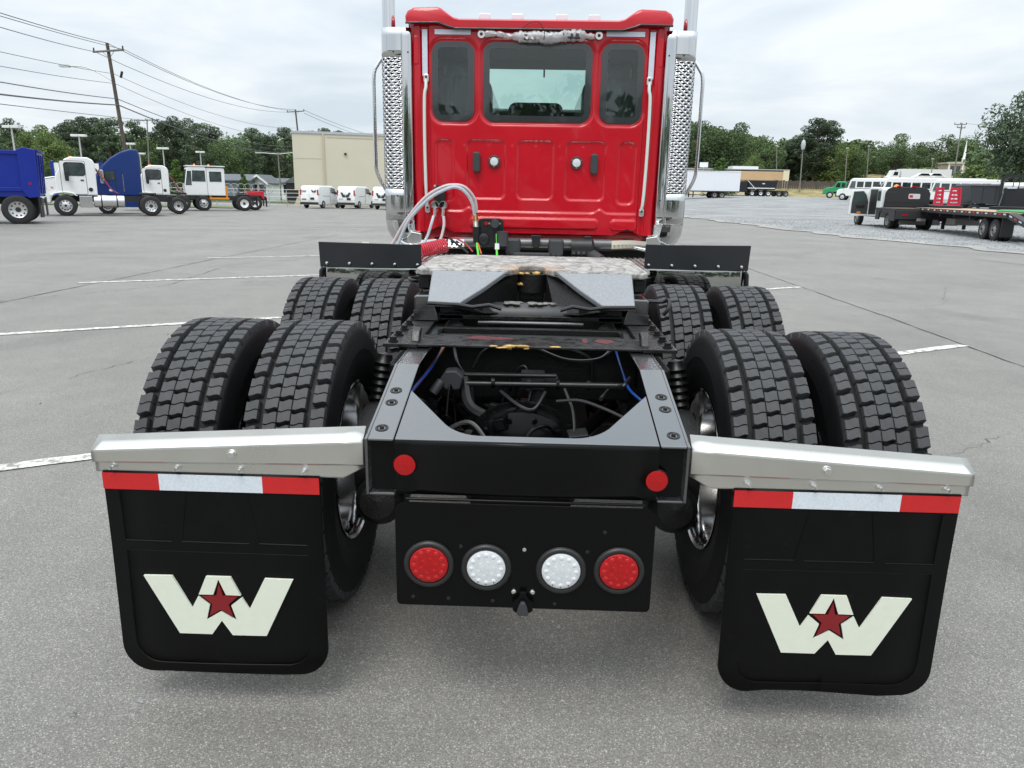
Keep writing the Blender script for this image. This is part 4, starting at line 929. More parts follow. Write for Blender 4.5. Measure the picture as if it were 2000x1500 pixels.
# under the cab: sill pieces, exhaust cross pipe, brackets
MB().box(-.93, .93, 4.26, 4.30, 1.10, 1.19).build('cab_sill', red_paint, T, bevel=.01)
MB().cyl((-.55, 4.12, 1.085), (.62, 4.12, 1.09), .048, n=20).build('exhaust_pipe', steel_dark, T, smooth=True)
hose('exhaust_pipe', [(.55, 4.12, 1.09), (.75, 4.13, 1.10), (.92, 4.2, 1.09), (1.04, 4.28, 1.12), (1.08, 4.33, 1.25)], .045, pm('warm_steel_pipe', (.42, .38, .31), .25, 1))
hose('exhaust_pipe', [(-.5, 4.12, 1.085), (-.75, 4.13, 1.08), (-.92, 4.2, 1.07), (-1.04, 4.28, 1.12), (-1.08, 4.33, 1.25)], .045, chrome)
for x in (.18, -.16): MB().box(x-.06, x+.06, 4.03, 4.09, 1.0, 1.135).build('exhaust_clamp', plastic_grey, T, bevel=.02)
MB().lathe([(0, .075), (.16, .075), (.18, .05)], (.30, 4.08, 1.07), 'x', 20).build('air_duct', black_satin, T, smooth=30)
MB().cyl((.46, 4.05, 1.02), (.53, 3.95, .98), .045, n=16).build('air_duct', plastic_grey, T, smooth=True)
MB().prism([(-.02, 1.16), (.06, 1.16), (.045, 1.06), (.0, 1.06)], 4.04, 4.06).build('cab_bracket', black_satin, T, bevel=.004)
MB().box(.40, .455, 4.05, 4.09, 1.0, 1.16).build('cab_bracket', black_satin, T, bevel=.006)
MB().box(-.95, .95, 4.32, 4.36, .90, 1.12).build('cab_underside', black_rough, T)
MB().box(-.15, .13, 3.95, 4.0, 1.002, 1.03).build('wire_tray', plastic_grey, T, bevel=.006)
for s in (-1, 1):
    MB().prism([(s*.90, 1.05), (s*1.0, 1.05), (s*1.02, 1.12), (s*.985, 1.165), (s*.90, 1.15)], 4.15, 4.24).build('step_bracket', alu, T, bevel=.006)
    MB().tube(curve3([(s*.80, 4.12, 1.075), (s*.95, 4.12, 1.05), (s*1.07, 4.2, 1.08), (s*1.12, 4.28, 1.16)], 5), .016, 10).build('stack_strap', chrome, T, smooth=True)

# ---- exhaust stacks with perforated chrome heat shields
def shield(s):
    cx, cy = 1.118, 4.26
    prof = [(.962, 4.185), (.985, 4.172), (1.03, 4.164), (1.08, 4.161)]
    for i in range(0, 13):
        a = -PI/2+R_(8)+R_(165)*i/12; prof.append((cx+.088*math.cos(a), cy+.10*math.sin(a)))
    # resample by length
    L = [0]
    for a, b in zip(prof, prof[1:]): L.append(L[-1]+math.hypot(b[0]-a[0], b[1]-a[1]))
    def P(d):
        d = max(0, min(L[-1], d))
        for i in range(len(L)-1):
            if d <= L[i+1]: t = (d-L[i])/(L[i+1]-L[i]); return (prof[i][0]+(prof[i+1][0]-prof[i][0])*t, prof[i][1]+(prof[i+1][1]-prof[i][1])*t)
        return prof[-1]
    mb = MB(); z0, z1, zp0, zp1 = 1.255, 2.672, 1.50, 2.46; d0 = .078; d1 = L[-1]-.02; ch = .0205; cw = .050
    ncol = int((d1-d0)/cw); d1 = d0+ncol*cw; nrow = int((zp1-zp0)/ch); ch = (zp1-zp0)/nrow
    def pt(d, z): x, y = P(d); return (s*x, y, z)
    # plain parts
    def plain(a, b, za, zb, nd, nz):
        vs = [pt(a+(b-a)*i/nd, za+(zb-za)*j/nz) for j in range(nz+1) for i in range(nd+1)]
        mb.add(vs, [(j*(nd+1)+i, j*(nd+1)+i+1, (j+1)*(nd+1)+i+1, (j+1)*(nd+1)+i) for j in range(nz) for i in range(nd)])
    plain(0, d0, z0, z1, 6, 24); plain(d0, d1, zp1, z1, 24, 4); plain(d0, d1, z0, zp0, 24, 4); plain(d1, L[-1], z0, z1, 2, 12)
    hx, hz = .0165, .0072
    for j in range(nrow):
        zc = zp0+(j+.5)*ch; off = cw/2 if j % 2 else 0
        if off:
            plain(d0, d0+off, zc-ch/2, zc+ch/2, 1, 1); plain(d1-off, d1, zc-ch/2, zc+ch/2, 1, 1)
        for i in range(ncol-(1 if off else 0)):
            dc = d0+off+(i+.5)*cw
            o_ = [(-cw/2, -ch/2), (0, -ch/2), (cw/2, -ch/2), (cw/2, 0), (cw/2, ch/2), (0, ch/2), (-cw/2, ch/2), (-cw/2, 0)]
            h_ = [(-hx*.55, -hz*.8), (0, -hz), (hx*.55, -hz*.8), (hx, 0), (hx*.55, hz*.8), (0, hz), (-hx*.55, hz*.8), (-hx, 0)]
            vs = [pt(dc+a, zc+b) for a, b in o_]+[pt(dc+a, zc+b) for a, b in h_]
            mb.add(vs, [(q, (q+1) % 8, 8+(q+1) % 8, 8+q) for q in range(8)])
    o = mb.build('heat_shield', pm('shield_chrome', (.58, .59, .60), .05, 1, bump=.10, bscale=2.5), T, smooth=50)
    sol = o.modifiers.new('t', 'SOLIDIFY'); sol.thickness = .002; sol.offset = -1
    for d, z in ((.03, 2.50), (.14, 2.50), (.035, 1.44), (.13, 1.44)):
        x, y = P(d); MB().lathe([(0, .007), (-.003, .0065), (-.004, 0)], (s*x, y-.001, z), 'y', 10).build('shield_rivet', black_satin, o, smooth=True)
    # plain tapering foot below
    vs = []; nd = 20; rows = ((z0-.002, 1.0, 0), (1.17, .985, .01), (1.11, .93, .03), (1.075, .86, .06))
    for z, k_, dy in rows:
        for i in range(nd+1):
            x, y = P(L[-1]*i/nd); xx = .962+(x-.962)*(1 if z > 1.2 else k_**2.2); vs.append((s*xx, y+dy+.004, z))
    m = nd+1; MB().add(vs, [(j*m+i, j*m+i+1, (j+1)*m+i+1, (j+1)*m+i) for j in range(3) for i in range(nd)]).build('shield_foot', chrome, o, smooth=True)
    MB().lathe([(z0, .075), (2.60, .075), (2.66, .055), (2.68, .0)], (s*1.11, 4.29, 0), 'z', 24).build('muffler', pm('shade_black_muffler', (.006, .006, .006), .8), T, smooth=30)  # black put into the colour so the shield holes look shaded
    st = MB().lathe([(2.62, .051), (3.9, .051), (3.9, .047), (2.62, .047)], (s*1.152, 4.29, 0), 'z', 28).build('exhaust_stack', chrome, T, smooth=30)
    MB().lathe([(2.665, .0515), (2.665, .058), (2.685, .058), (2.685, .0515)], (s*1.152, 4.29, 0), 'z', 28).build('stack_clamp', chrome, st, smooth=30)
    MB().tube(curve3([(s*1.195, 4.31, 2.50), (s*1.245, 4.29, 2.43), (s*1.275, 4.28, 2.36), (s*1.28, 4.28, 2.2), (s*1.28, 4.28, 1.75), (s*1.275, 4.28, 1.63), (s*1.24, 4.29, 1.54), (s*1.195, 4.31, 1.46)], 5), .0145, 10).build('grab_bar', chrome, T, smooth=True)
for s in (-1, 1): shield(s)

# ---- air and electric connections on the cab's left rear
bk = MB().prism([(-.795, 1.43), (-.80, 1.50), (-.775, 1.52), (-.745, 1.50), (-.735, 1.52), (-.705, 1.50), (-.70, 1.43), (-.72, 1.36), (-.77, 1.36)], YC-.10, YC-.03).build('coupling_bracket', black_satin, T, bevel=.008)
MB().box(-.79, -.70, YC-.06, YC-.01, 1.50, 1.53).build('bracket_bar', black_satin, bk, bevel=.003)
for x in (-.785, -.72):
    MB().lathe([(0, .010), (-.008, .010), (-.009, 0)], (x, YC-.06, 1.52), 'y', 8).build('bracket_bolt', zinc, bk)
    gh = MB().lathe([(-.02, .028), (.0, .034), (.02, .028), (.026, .012), (.026, 0)], n=20, ax='y').build('glad_hand', pm('cast_alloy', (.5, .5, .5), .35, .9), bk, smooth=30, loc=(x+.005, YC-.11, 1.375))
    MB().tube([(0, 0, -.02), (0, .0, -.055), (-.004, 0, -.085)], .013, 10).build('glad_hand_neck', zinc, gh, smooth=True)
clear = pm('grey_air_hose', (.46, .50, .55), .3, coat=.4); pink = pm('pinkish_air_hose', (.55, .46, .47), .3, coat=.4)
hose('air_hose', [(-.79, 4.06, 1.29), (-.80, 4.02, 1.24), (-.825, 3.98, 1.15), (-.86, 3.92, 1.07), (-.90, 3.85, 1.02)], .0115, clear)
hose('air_hose', [(-.71, 4.06, 1.29), (-.705, 4.03, 1.22), (-.725, 3.98, 1.12), (-.76, 3.92, 1.04), (-.80, 3.8, 1.01)], .0115, pink)
hose('air_hose', [(-1.07, 3.9, 1.02), (-1.03, 3.9, 1.12), (-.95, 3.88, 1.27), (-.80, 3.84, 1.42), (-.68, 3.82, 1.49), (-.59, 3.82, 1.515), (-.52, 3.84, 1.48), (-.47, 3.88, 1.40), (-.455, 3.92, 1.31)], .0125, clear, 8)
hose('air_hose', [(-1.13, 3.92, 1.02), (-1.08, 3.92, 1.10), (-.98, 3.90, 1.26), (-.83, 3.87, 1.43), (-.70, 3.86, 1.51), (-.60, 3.86, 1.53), (-.52, 3.87, 1.51), (-.455, 3.91, 1.43), (-.44, 3.94, 1.33)], .0125, pink, 8)
MB().cyl((-.45, 3.93, 1.32), (-.448, 3.95, 1.27), .018, n=12).build('hose_fitting', pm('brass', (.55, .36, .12), .3, 1), T, smooth=True)
MB().cyl((-.448, 3.95, 1.27), (-.445, 3.97, 1.22), .024, n=12).build('hose_fitting', zinc, T, smooth=True)
MB().cyl((-.445, 3.97, 1.22), (-.44, 3.98, 1.10), .030, n=12).build('cable_plug', black_satin, T, smooth=True)
eb = MB().prism(rrect(-.425, -.235, 1.07, 1.285, .03, 3), 3.98, 4.02).build('connector_plate', black_satin, T, bevel=.004)
MB().lathe([(0, .034), (-.03, .034), (-.036, .03), (-.036, .0)], (-.30, 3.98, 1.245), 'y', 20).build('socket', plastic_grey, eb, smooth=30)
MB().cyl((-.368, 3.98, 1.247), (-.368, 3.968, 1.247), .014, n=14).build('red_button', red_lens, eb)
for x in (-.345, -.262): MB().cyl((x, 3.98, 1.247), (x, 3.973, 1.247), .008, n=10).build('plate_bolt', zinc, eb)
MB().lathe([(0, .04), (-.035, .04), (-.04, .03), (-.04, 0)], (-.385, 3.98, 1.13), 'y', 20).build('socket', black_satin, eb, smooth=30)
MB().cyl((-.24, 3.94, 1.08), (-.24, 3.94, 1.19), .045, n=16).build('canister', plastic_grey, T, smooth=True)
grn = pm('green_cable', (.12, .62, .06), .4)
hose('green_cable', [(-.44, 3.97, 1.12), (-.435, 3.94, 1.07), (-.425, 3.90, 1.03), (-.42, 3.86, 1.003)], .0085, grn)
hose('green_cable', [(-.285, 3.96, 1.17), (-.28, 3.93, 1.09), (-.28, 3.9, 1.04), (-.275, 3.86, 1.003)], .0085, grn)
hose('orange_cable', [(-.432, 3.97, 1.11), (-.42, 3.94, 1.07), (-.40, 3.9, 1.02)], .006, pm('orange_wire', (.65, .13, .03), .4))
MB().box(-.295, -.262, 3.9, 3.93, 1.055, 1.10).build('cable_label', white_paint, T)
MB().box(-.52, -.47, 3.95, 3.97, 1.06, 1.10).build('cable_label', white_paint, T, rot=(0, 0, .2))
hose('wire', [(-.62, 4.05, 1.13), (-.56, 4.02, 1.10), (-.52, 3.98, 1.08), (-.47, 3.95, 1.03)], .007, pm('red_wire', (.4, .05, .05), .4))
hose('wire', [(-.66, 4.06, 1.12), (-.60, 4.02, 1.08), (-.56, 3.97, 1.06), (-.50, 3.92, 1.02)], .009, black_satin)
# red coiled cable lying on the deck
ax0, ax1 = Vector((-.835, 3.62, 1.055)), Vector((-.645, 3.70, 1.095)); dv = (ax1-ax0); dn = dv.normalized(); aa = dn.orthogonal().normalized(); bb = dn.cross(aa); P = []
for i in range(13*14+1):
    t = i/14; q = i/(13*14); P.append(ax0+dv*q+aa*(.047*math.cos(2*PI*t))+bb*(.047*math.sin(2*PI*t)))
MB().tube(P, .0072, 6).build('coiled_cable', pm('red_coil_rubber', (.50, .018, .035), .4, coat=.3), T, smooth=True)
# hood ahead of the windscreen and the front wheels
mb = MB().prism([(-.75, 1.0), (.75, 1.0), (.78, 1.6), (.62, 1.80), (-.62, 1.80), (-.78, 1.6)], 5.79, 7.4); mb.build('hood', red_paint, T, bevel=.06, seg=3)
for s in (-1, 1): obj('front_tyre', TYME, rubber_side, T, loc=(s*1.02, 6.6, AXZ))

# ================================================================ VEHICLES AROUND THE LOT
def gpt(px, py):
    d = ray(px, py); z = 0
    for _ in range(6):
        t = (z-CAM.z)/d.z; p = CAM+d*t; z = gz(p.x, p.y)
    return Vector((p.x, p.y, z))
def base(px, Y, py=395):
    p = at(px, py, Y); return Vector((p.x, Y, gz(p.x, Y)))
bg_tyre = pm('far_tyre', (.018, .018, .019), .75); bg_rim = pm('far_rim', (.62, .62, .62), .3, .7); bg_black = pm('far_black', (.014, .014, .015), .5)
bg_hub = pm('far_hub', (.02, .02, .02), .5); lit_glass = pm('pale_window', (.055, .072, .072), .05, spec=.6, coat=.6, var=.5, vscale=2.5); bg_steel = pm('far_polished_steel', (.72, .72, .72), .15, 1)
white_rim = pm('white_rim', (.72, .72, .72), .4); dusty = pm('dusty_rim', (.30, .28, .26), .6, .3)
def wheel(par, x, y, r=.5, w_=.28, side=-1, rim=bg_rim, hub='out', holes=10, name='wheel'):
    """side: which local x face is outermost"""
    tp = [(-w_/2, r*.56), (-w_/2-.0, r*.62), (-w_*.5, r*.8), (-w_*.47, r*.93), (-w_*.36, r), (w_*.36, r), (w_*.47, r*.93), (w_*.5, r*.8), (w_*.5, r*.56)]
    t = MB().lathe(tp, n=36).build(name, bg_tyre, par, smooth=35, loc=(x, y, r))
    f = -1 if side < 0 else 1
    d = .02 if hub == 'out' else -.10
    rp = [(f*w_*.5, r*.57), (f*(w_*.5-.012), r*.53), (f*(w_*.5-.05), r*.50), (f*(w_*.5-.03+d*.6), r*.30), (f*(w_*.5+d), r*.16), (f*(w_*.5+d), 0)]
    rm = MB().lathe(rp, n=30).build('rim', rim, t, smooth=40)
    mb = MB()
    if holes:
        for i in range(holes):
            a = 2*PI*i/holes; xx = f*(w_*.5-.035+d*.3); mb.cyl((xx, r*.415*math.cos(a), r*.415*math.sin(a)), (xx+f*.012, r*.415*math.cos(a), r*.415*math.sin(a)), r*.062, n=10)
    mb.cyl((f*(w_*.5+d), 0, 0), (f*(w_*.5+d+.03), 0, 0), r*(.12 if hub == 'out' else .17), n=14)
    mb.build('hub', bg_steel if hub == 'out' and not holes else bg_hub, rm)
    return t
def pane(nm, poly, x, side, par, mat=lit_glass, fr=None):
    """a window lying on the side face at local x"""
    o = MB().prism(poly, x, x+side*.012, 'x').build(nm, mat, par)
    if fr:
        cx = sum(p[0] for p in poly)/len(poly); cz = sum(p[1] for p in poly)/len(poly)
        mb = MB(); ring(mb, [(cx+(a-cx)*1.09, cz+(b-cz)*1.09) for a, b in poly], poly, x-side*.002, x+side*.018, 'x'); mb.build('window_frame', fr, o)
    return o
def day_cab(loc, rz, label, wb=3.9, tank=True, paint=white_paint, group=None, rear_x=True):
    V = empty('day_cab_truck', loc, rz, label, 'truck', group)
    cabp = [(-1.46, 1.02), (-1.48, 2.55), (-1.40, 2.74), (-1.18, 2.86), (-.45, 2.87), (-.16, 2.76), (.28, 2.05), (.34, 1.75), (.34, 1.12), (-.5, 1.12), (-.56, 1.02)]
    MB().prism(cabp, -1.0, 1.0, 'x').build('cab', paint, V, bevel=.07, seg=3)
    hood = [(.30, 1.12), (.30, 1.93), (.75, 1.86), (1.2, 1.74), (1.36, 1.55), (1.42, .95), (1.42, .62), (.62, .62), (.58, .85), (.42, 1.06), (.36, 1.1)]
    hd = MB().prism(hood, -.93, .93, 'x').build('hood', paint, V, bevel=.08, seg=3)
    MB().prism(rrect(-.55, .55, .95, 1.5, .08, 3), 1.40, 1.45).build('grille', bg_steel, hd)
    for s in (-1, 1):
        MB().prism([(.62, 1.02), (.45, 1.14), (.0, 1.20), (-.42, 1.13), (-.58, .98), (-.50, .98), (-.35, 1.08), (0, 1.14), (.40, 1.08), (.55, .96)], s*.78, s*1.06, 'x').build('wheel_arch', paint, V, bevel=.02)
        pane('door_window', rrect(-.98, -.14, 1.98, 2.58, .12, 4), s*1.0, s, V, lit_glass, bg_black)
        dd = MB().prism(rrect(-1.02, .05, 1.08, 2.66, .06, 3), s*1.0, s*1.006, 'x').build('door', paint, V, bevel=.004)
        mbx = MB(); ring(mbx, rrect(-1.045, .075, 1.055, 2.685, .07, 3), rrect(-1.02, .05, 1.08, 2.66, .06, 3), s*1.0, s*1.004, 'x'); mbx.build('door_seam', pm('seam_dark', (.10, .10, .10), .6), dd)
        MB().box(s*1.006, s*1.03, -.92, -.78, 1.72, 1.78).build('door_handle', bg_black, dd)
        MB().box(s*.95, s*.955, .45, .55, 1.35, 1.42).build('marker_light', amber_lens, V)
        MB().prism([(.32, 1.88), (.72, 1.82), (.72, 1.79), (.32, 1.85)], s*.93, s*.936, 'x').build('hood_line', pm('seam_dark', (.10, .10, .10), .6), V)
        MB().prism([(-.28, 1.70), (-.12, 1.70), (-.10, 2.15), (-.22, 2.2), (-.30, 2.1)], s*1.10, s*1.24, 'x').build('mirror', bg_black, V, bevel=.03)
        MB().box(s*1.0, s*1.12, -.22, -.17, 1.86, 1.9).build('mirror_arm', bg_black, V)
        MB().cyl((s*1.005, -1.18, 1.30), (s*1.02, -1.18, 1.30), .10, n=16).build('grab_recess', bg_black, V)
        MB().prism([(.72, 1.28), (1.25, 1.2), (1.3, 1.42), (1.1, 1.52), (.75, 1.5)], s*.93, s*.945, 'x').build('headlight', white_lens, V)
        if tank:
            tk = MB().cyl((s*.78, -2.65, .72), (s*.78, -1.25, .72), .30, n=28).build('fuel_tank', bg_steel, V, smooth=40, bevel=.03)
            for y in (-2.3, -1.6): MB().lathe([(y-.03, .302), (y-.03, .312), (y+.03, .312), (y+.03, .302)], (s*.78, 0, .72), 'y', 28).build('tank_strap', bg_black, tk)
            MB().box(s*.6, s*1.0, -1.2, -.62, .42, .98).build('step_box', bg_steel, V, bevel=.02)
        MB().box(s*.36, s*.46, -wb-1.1, .9, .72, .98).build('frame_rail', bg_black, V)
        MB().prism([(-wb-1.05, .45), (-wb-1.02, .45), (-wb-1.0, 1.0), (-wb-1.05, 1.0)], s*.55, s*1.12, 'x').build('mud_flap', bg_black, V)
        wheel(V, s*1.02, 0, .51, .29, s, bg_rim, 'out', 10)
        wheel(V, s*1.05, -wb, .51, .29, s, bg_rim, 'in', 10); wheel(V, s*.72, -wb, .51, .29, s, bg_rim, 'in', 0)
    MB().prism([(-.2, 2.7), (.24, 2.08), (.27, 2.10), (-.16, 2.74)], -.88, .88, 'x').build('windscreen', lit_glass, V)
    MB().box(-.45, .45, -wb-.35, -wb+.45, 1.06, 1.16).build('fifth_wheel', bg_black, V, bevel=.03)
    mb = MB()
    for x in (-.5, 0, .5): mb.box(x-.06, x+.06, -.5, -.36, 2.86, 2.92)
    mb.build('marker_light', amber_lens, V)
    MB().tube(curve3([(-.2, -1.5, 2.35), (-.25, -1.8, 1.9), (-.3, -2.1, 1.35), (-.3, -2.4, 1.1)], 5), .025, 6).build('air_hose', pm('far_red_hose', (.4, .03, .03), .5), V)
    MB().tube(curve3([(.2, -1.5, 2.3), (.2, -1.75, 1.8), (.15, -2.2, 1.3), (.1, -2.5, 1.08)], 5), .025, 6).build('air_hose', navy_paint, V)
    return V
LEFT = R_(90)
# the white tractor beside the blue dump body: front wheel at px 133
day_cab(base(131, 36.2, 410), LEFT+R_(31), 'white day-cab tractor with chrome fuel tank, parked beside the blue tipper', 3.85)
day_cab(base(286, 47.5, 405), LEFT+R_(29), 'white day-cab tractor standing between navy sleeper tractor and yard tractor', 2.15, tank=False)

# blue tipper at the picture's left edge (only its tail is in view)
p = base(45, 27.6, 425)
V = empty('dump_truck', p, LEFT+R_(29), 'bright blue tipper truck body cut off by the left picture edge', 'truck', scale=1.04)
MB().prism([(-.70, .98), (-.70, 1.5), (-.74, 2.60), (6, 2.62), (6, .98)], -1.2, 1.2, 'x').build('tipper_body', blue_paint, V, bevel=.03)
for s in (-1, 1):
    MB().prism([(-.75, .98), (-.79, 2.66), (-.42, 2.74), (-.22, 2.66), (-.20, 1.25), (-.40, .94)], s*1.2, s*1.27, 'x').build('corner_post', blue_paint, V, bevel=.02)
    MB().box(s*1.2, s*1.25, -.38, 5.9, 1.18, 1.32).build('side_rail', blue_paint, V, bevel=.015); MB().box(s*1.2, s*1.25, -.38, 5.9, 2.48, 2.62).build('top_rail', blue_paint, V, bevel=.015)
    for y in (.9, 2.4, 3.9): MB().box(s*1.2, s*1.235, y-.05, y+.05, 1.32, 2.48).build('side_rib', blue_paint, V)
    MB().box(s*.38, s*.48, -.66, 6, .70, .95).build('frame_rail', bg_black, V)
    MB().cyl((s*1.27, -.5, 1.45), (s*1.285, -.5, 1.45), .045, n=12).build('marker_light', red_lens, V)
    wheel(V, s*1.08, 0, .525, .30, s, bg_rim, 'in', 10); wheel(V, s*.74, 0, .525, .30, s, bg_rim, 'in', 0)
    wheel(V, s*1.08, 1.35, .525, .30, s, bg_rim, 'in', 10)
    MB().box(s*.55, s*1.2, -.78, -.75, .25, .95).build('mud_flap', bg_black, V)
tg = MB().prism([(-.72, 1.02), (-.79, 2.6), (-.83, 2.6), (-.76, 1.02)], -1.12, 1.12, 'x').build('tailgate', blue_paint, V, bevel=.01)
for x in (-.7, 0, .7): MB().prism([(-.75, 1.1), (-.82, 2.5), (-.88, 2.5), (-.81, 1.1)], x-.06, x+.06, 'x').build('tailgate_rib', blue_paint, tg)
MB().box(-1.15, 1.15, -.87, -.77, 2.6, 2.68).build('tailgate_bar', blue_paint, tg)
mb = MB().box(-.9, .9, -.75, -.67, .72, .9); mb.build('rear_bumper', bg_black, V)
MB().cyl((-1.3, -.72, .25), (-1.3, -.72, .97), .035, n=10).build('prop_post', bg_black, V)

# navy sleeper tractor
V = empty('sleeper_truck', base(211, 40.0, 410), LEFT+R_(30), 'navy blue sleeper tractor with tall rounded roof fairing', 'truck', scale=.92)
slp = [(-1.95, 1.05), (-1.98, 3.55), (-1.9, 3.78), (-1.55, 3.80), (-1.0, 3.62), (-.45, 3.28), (.0, 2.85), (.25, 2.45), (.55, 2.0), (.6, 1.1)]
MB().prism(slp, -1.02, 1.02, 'x').build('cab', navy_paint, V, bevel=.09, seg=3)
MB().prism([(.55, .7), (.55, 1.9), (1.2, 1.75), (1.7, 1.45), (1.75, .7)], -.95, .95, 'x').build('hood', navy_paint, V, bevel=.1, seg=3)
MB().prism([(.02, 2.80), (.24, 2.46), (.50, 2.05), (.54, 2.08), (.29, 2.5), (.06, 2.84)], -.9, .9, 'x').build('windscreen', lit_glass, V)
for s in (-1, 1):
    pane('door_window', [(-.55, 2.0), (.2, 1.98), (.05, 2.45), (-.52, 2.5)], s*1.02, s, V, lit_glass, bg_black)
    MB().box(s*1.02, s*1.03, -.62, -.59, 1.1, 2.6).build('door_gap', bg_black, V)
    MB().box(s*1.02, s*1.04, -1.0, -.97, 1.3, 2.3).build('grab_rail', bg_steel, V)
    MB().prism(rrect(.02, .22, 1.75, 2.55, .06, 3), s*1.12, s*1.3, 'x').build('mirror', bg_steel, V, bevel=.03)
    MB().box(s*1.0, s*1.14, .08, .13, 2.05, 2.1).build('mirror_arm', bg_black, V)
    MB().box(s*.5, s*1.0, -1.9, -.6, .4, 1.05).build('side_fairing', navy_paint, V, bevel=.03)
    MB().box(s*.38, s*.47, -4.6, .9, .72, .98).build('frame_rail', bg_black, V)
    wheel(V, s*1.0, 0, .5, .28, s, bg_rim, 'out', 10); wheel(V, s*1.05, -3.9, .5, .28, s, bg_rim, 'in', 10)
MB().prism(rrect(-.42, -.18, 1.33, 1.45, .04, 2), -1.03, -1.02, 'x').build('door_badge', white_paint, V)

# white yard tractor with orange fifth-wheel boom
V = empty('yard_tractor', base(395, 49.5, 400), LEFT+R_(30), 'white yard tractor with boxy cab and orange boom frame', 'truck')
MB().prism([(-.35, 1.0), (-.35, 2.80), (-.22, 2.90), (.70, 2.90), (.86, 2.8), (1.05, 1.75), (1.05, 1.0)], -.75, .75, 'x').build('cab', white_paint, V, bevel=.06, seg=3)
MB().prism([(-1.5, 1.0), (-1.5, 2.74), (-1.42, 2.82), (-.36, 2.82), (-.36, 1.0)], -.72, .72, 'x').build('rear_cabin', white_paint, V, bevel=.06, seg=3)
MB().box(-.8, .8, -1.55, .9, 2.89, 2.95).build('roof_lip', white_paint, V, bevel=.02)
for s in (-1, 1):
    pane('cab_window', [(-.22, 1.95), (.55, 1.95), (.50, 2.6), (-.22, 2.6)], s*.75, s, V, lit_glass, bg_black)
    pane('quarter_window', [(.64, 1.72), (.98, 1.72), (.84, 2.55), (.62, 2.55)], s*.75, s, V, lit_glass, bg_black)
    pane('rear_cab_window', [(-1.25, 1.95), (-.55, 1.95), (-.55, 2.55), (-1.25, 2.55)], s*.72, s, V, lit_glass, bg_black)
    MB().box(s*.36, s*.46, -3.6, 1.2, .68, .98).build('frame_rail', bg_black, V)
    ob = pm('orange_steel', (.72, .26, .02), .45)
    MB().tube([(s*.6, -.5, .80), (s*.6, -.55, 1.55)], .06, 8).build('boom_post', ob, V); MB().tube([(s*.6, -1.55, .8), (s*.6, -1.6, 1.65)], .07, 8).build('boom_post', ob, V)
    MB().box(s*.55, s*.68, -1.7, -.45, .75, .88).build('boom_bar', ob, V)
    wheel(V, s*.98, 0, .5, .28, s, bg_rim, 'out', 8); wheel(V, s*1.02, -2.6, .5, .28, s, white_rim, 'in', 0)
    MB().box(s*.5, s*1.1, -3.5, -3.47, .3, 1.0).build('mud_flap', bg_black, V)
MB().prism([(.98, 1.80), (1.06, 1.80), (.88, 2.7), (.80, 2.7)], -.66, .66, 'x').build('windscreen', lit_glass, V)
for y in (.3, -.6): MB().lathe([(0, .07), (.1, .06), (.13, 0)], (0, y, 2.95), 'z', 10).build('beacon', amber_lens, V)
MB().box(-.4, .4, -3.1, -2.3, 1.0, 1.12).build('fifth_wheel', bg_black, V, bevel=.03)
MB().tube([(.1, -2.45, .98), (.12, -2.5, 1.6)], .03, 6).build('hose_post', bg_black, V)
# small red tractor behind it, only tail visible
V = empty('red_truck_chassis', base(495, 53.5, 400), LEFT+R_(27), 'low red truck tail with white-rimmed wheel behind the yard tractor', 'truck')
for s in (-1, 1):
    wheel(V, s*1.0, 0, .5, .28, s, white_rim, 'in', 0); MB().box(s*.36, s*.46, -.9, 5, .68, .98).build('frame_rail', bg_black, V)
    MB().prism([(.55, .9), (.45, 1.22), (-.35, 1.30), (-.55, 1.1), (-.7, .8), (-.6, .8), (-.42, 1.05), (.3, 1.08)], s*.7, s*1.1, 'x').build('fender', pm('far_red', (.5, .015, .03), .4), V)
    MB().box(s*.55, s*1.1, -.85, -.8, .25, .9).build('mud_flap', bg_black, V)
MB().box(-.35, .35, -.75, .4, .98, 1.35).build('tail_box', pm('far_red', (.5, .015, .03), .4), V, bevel=.03)

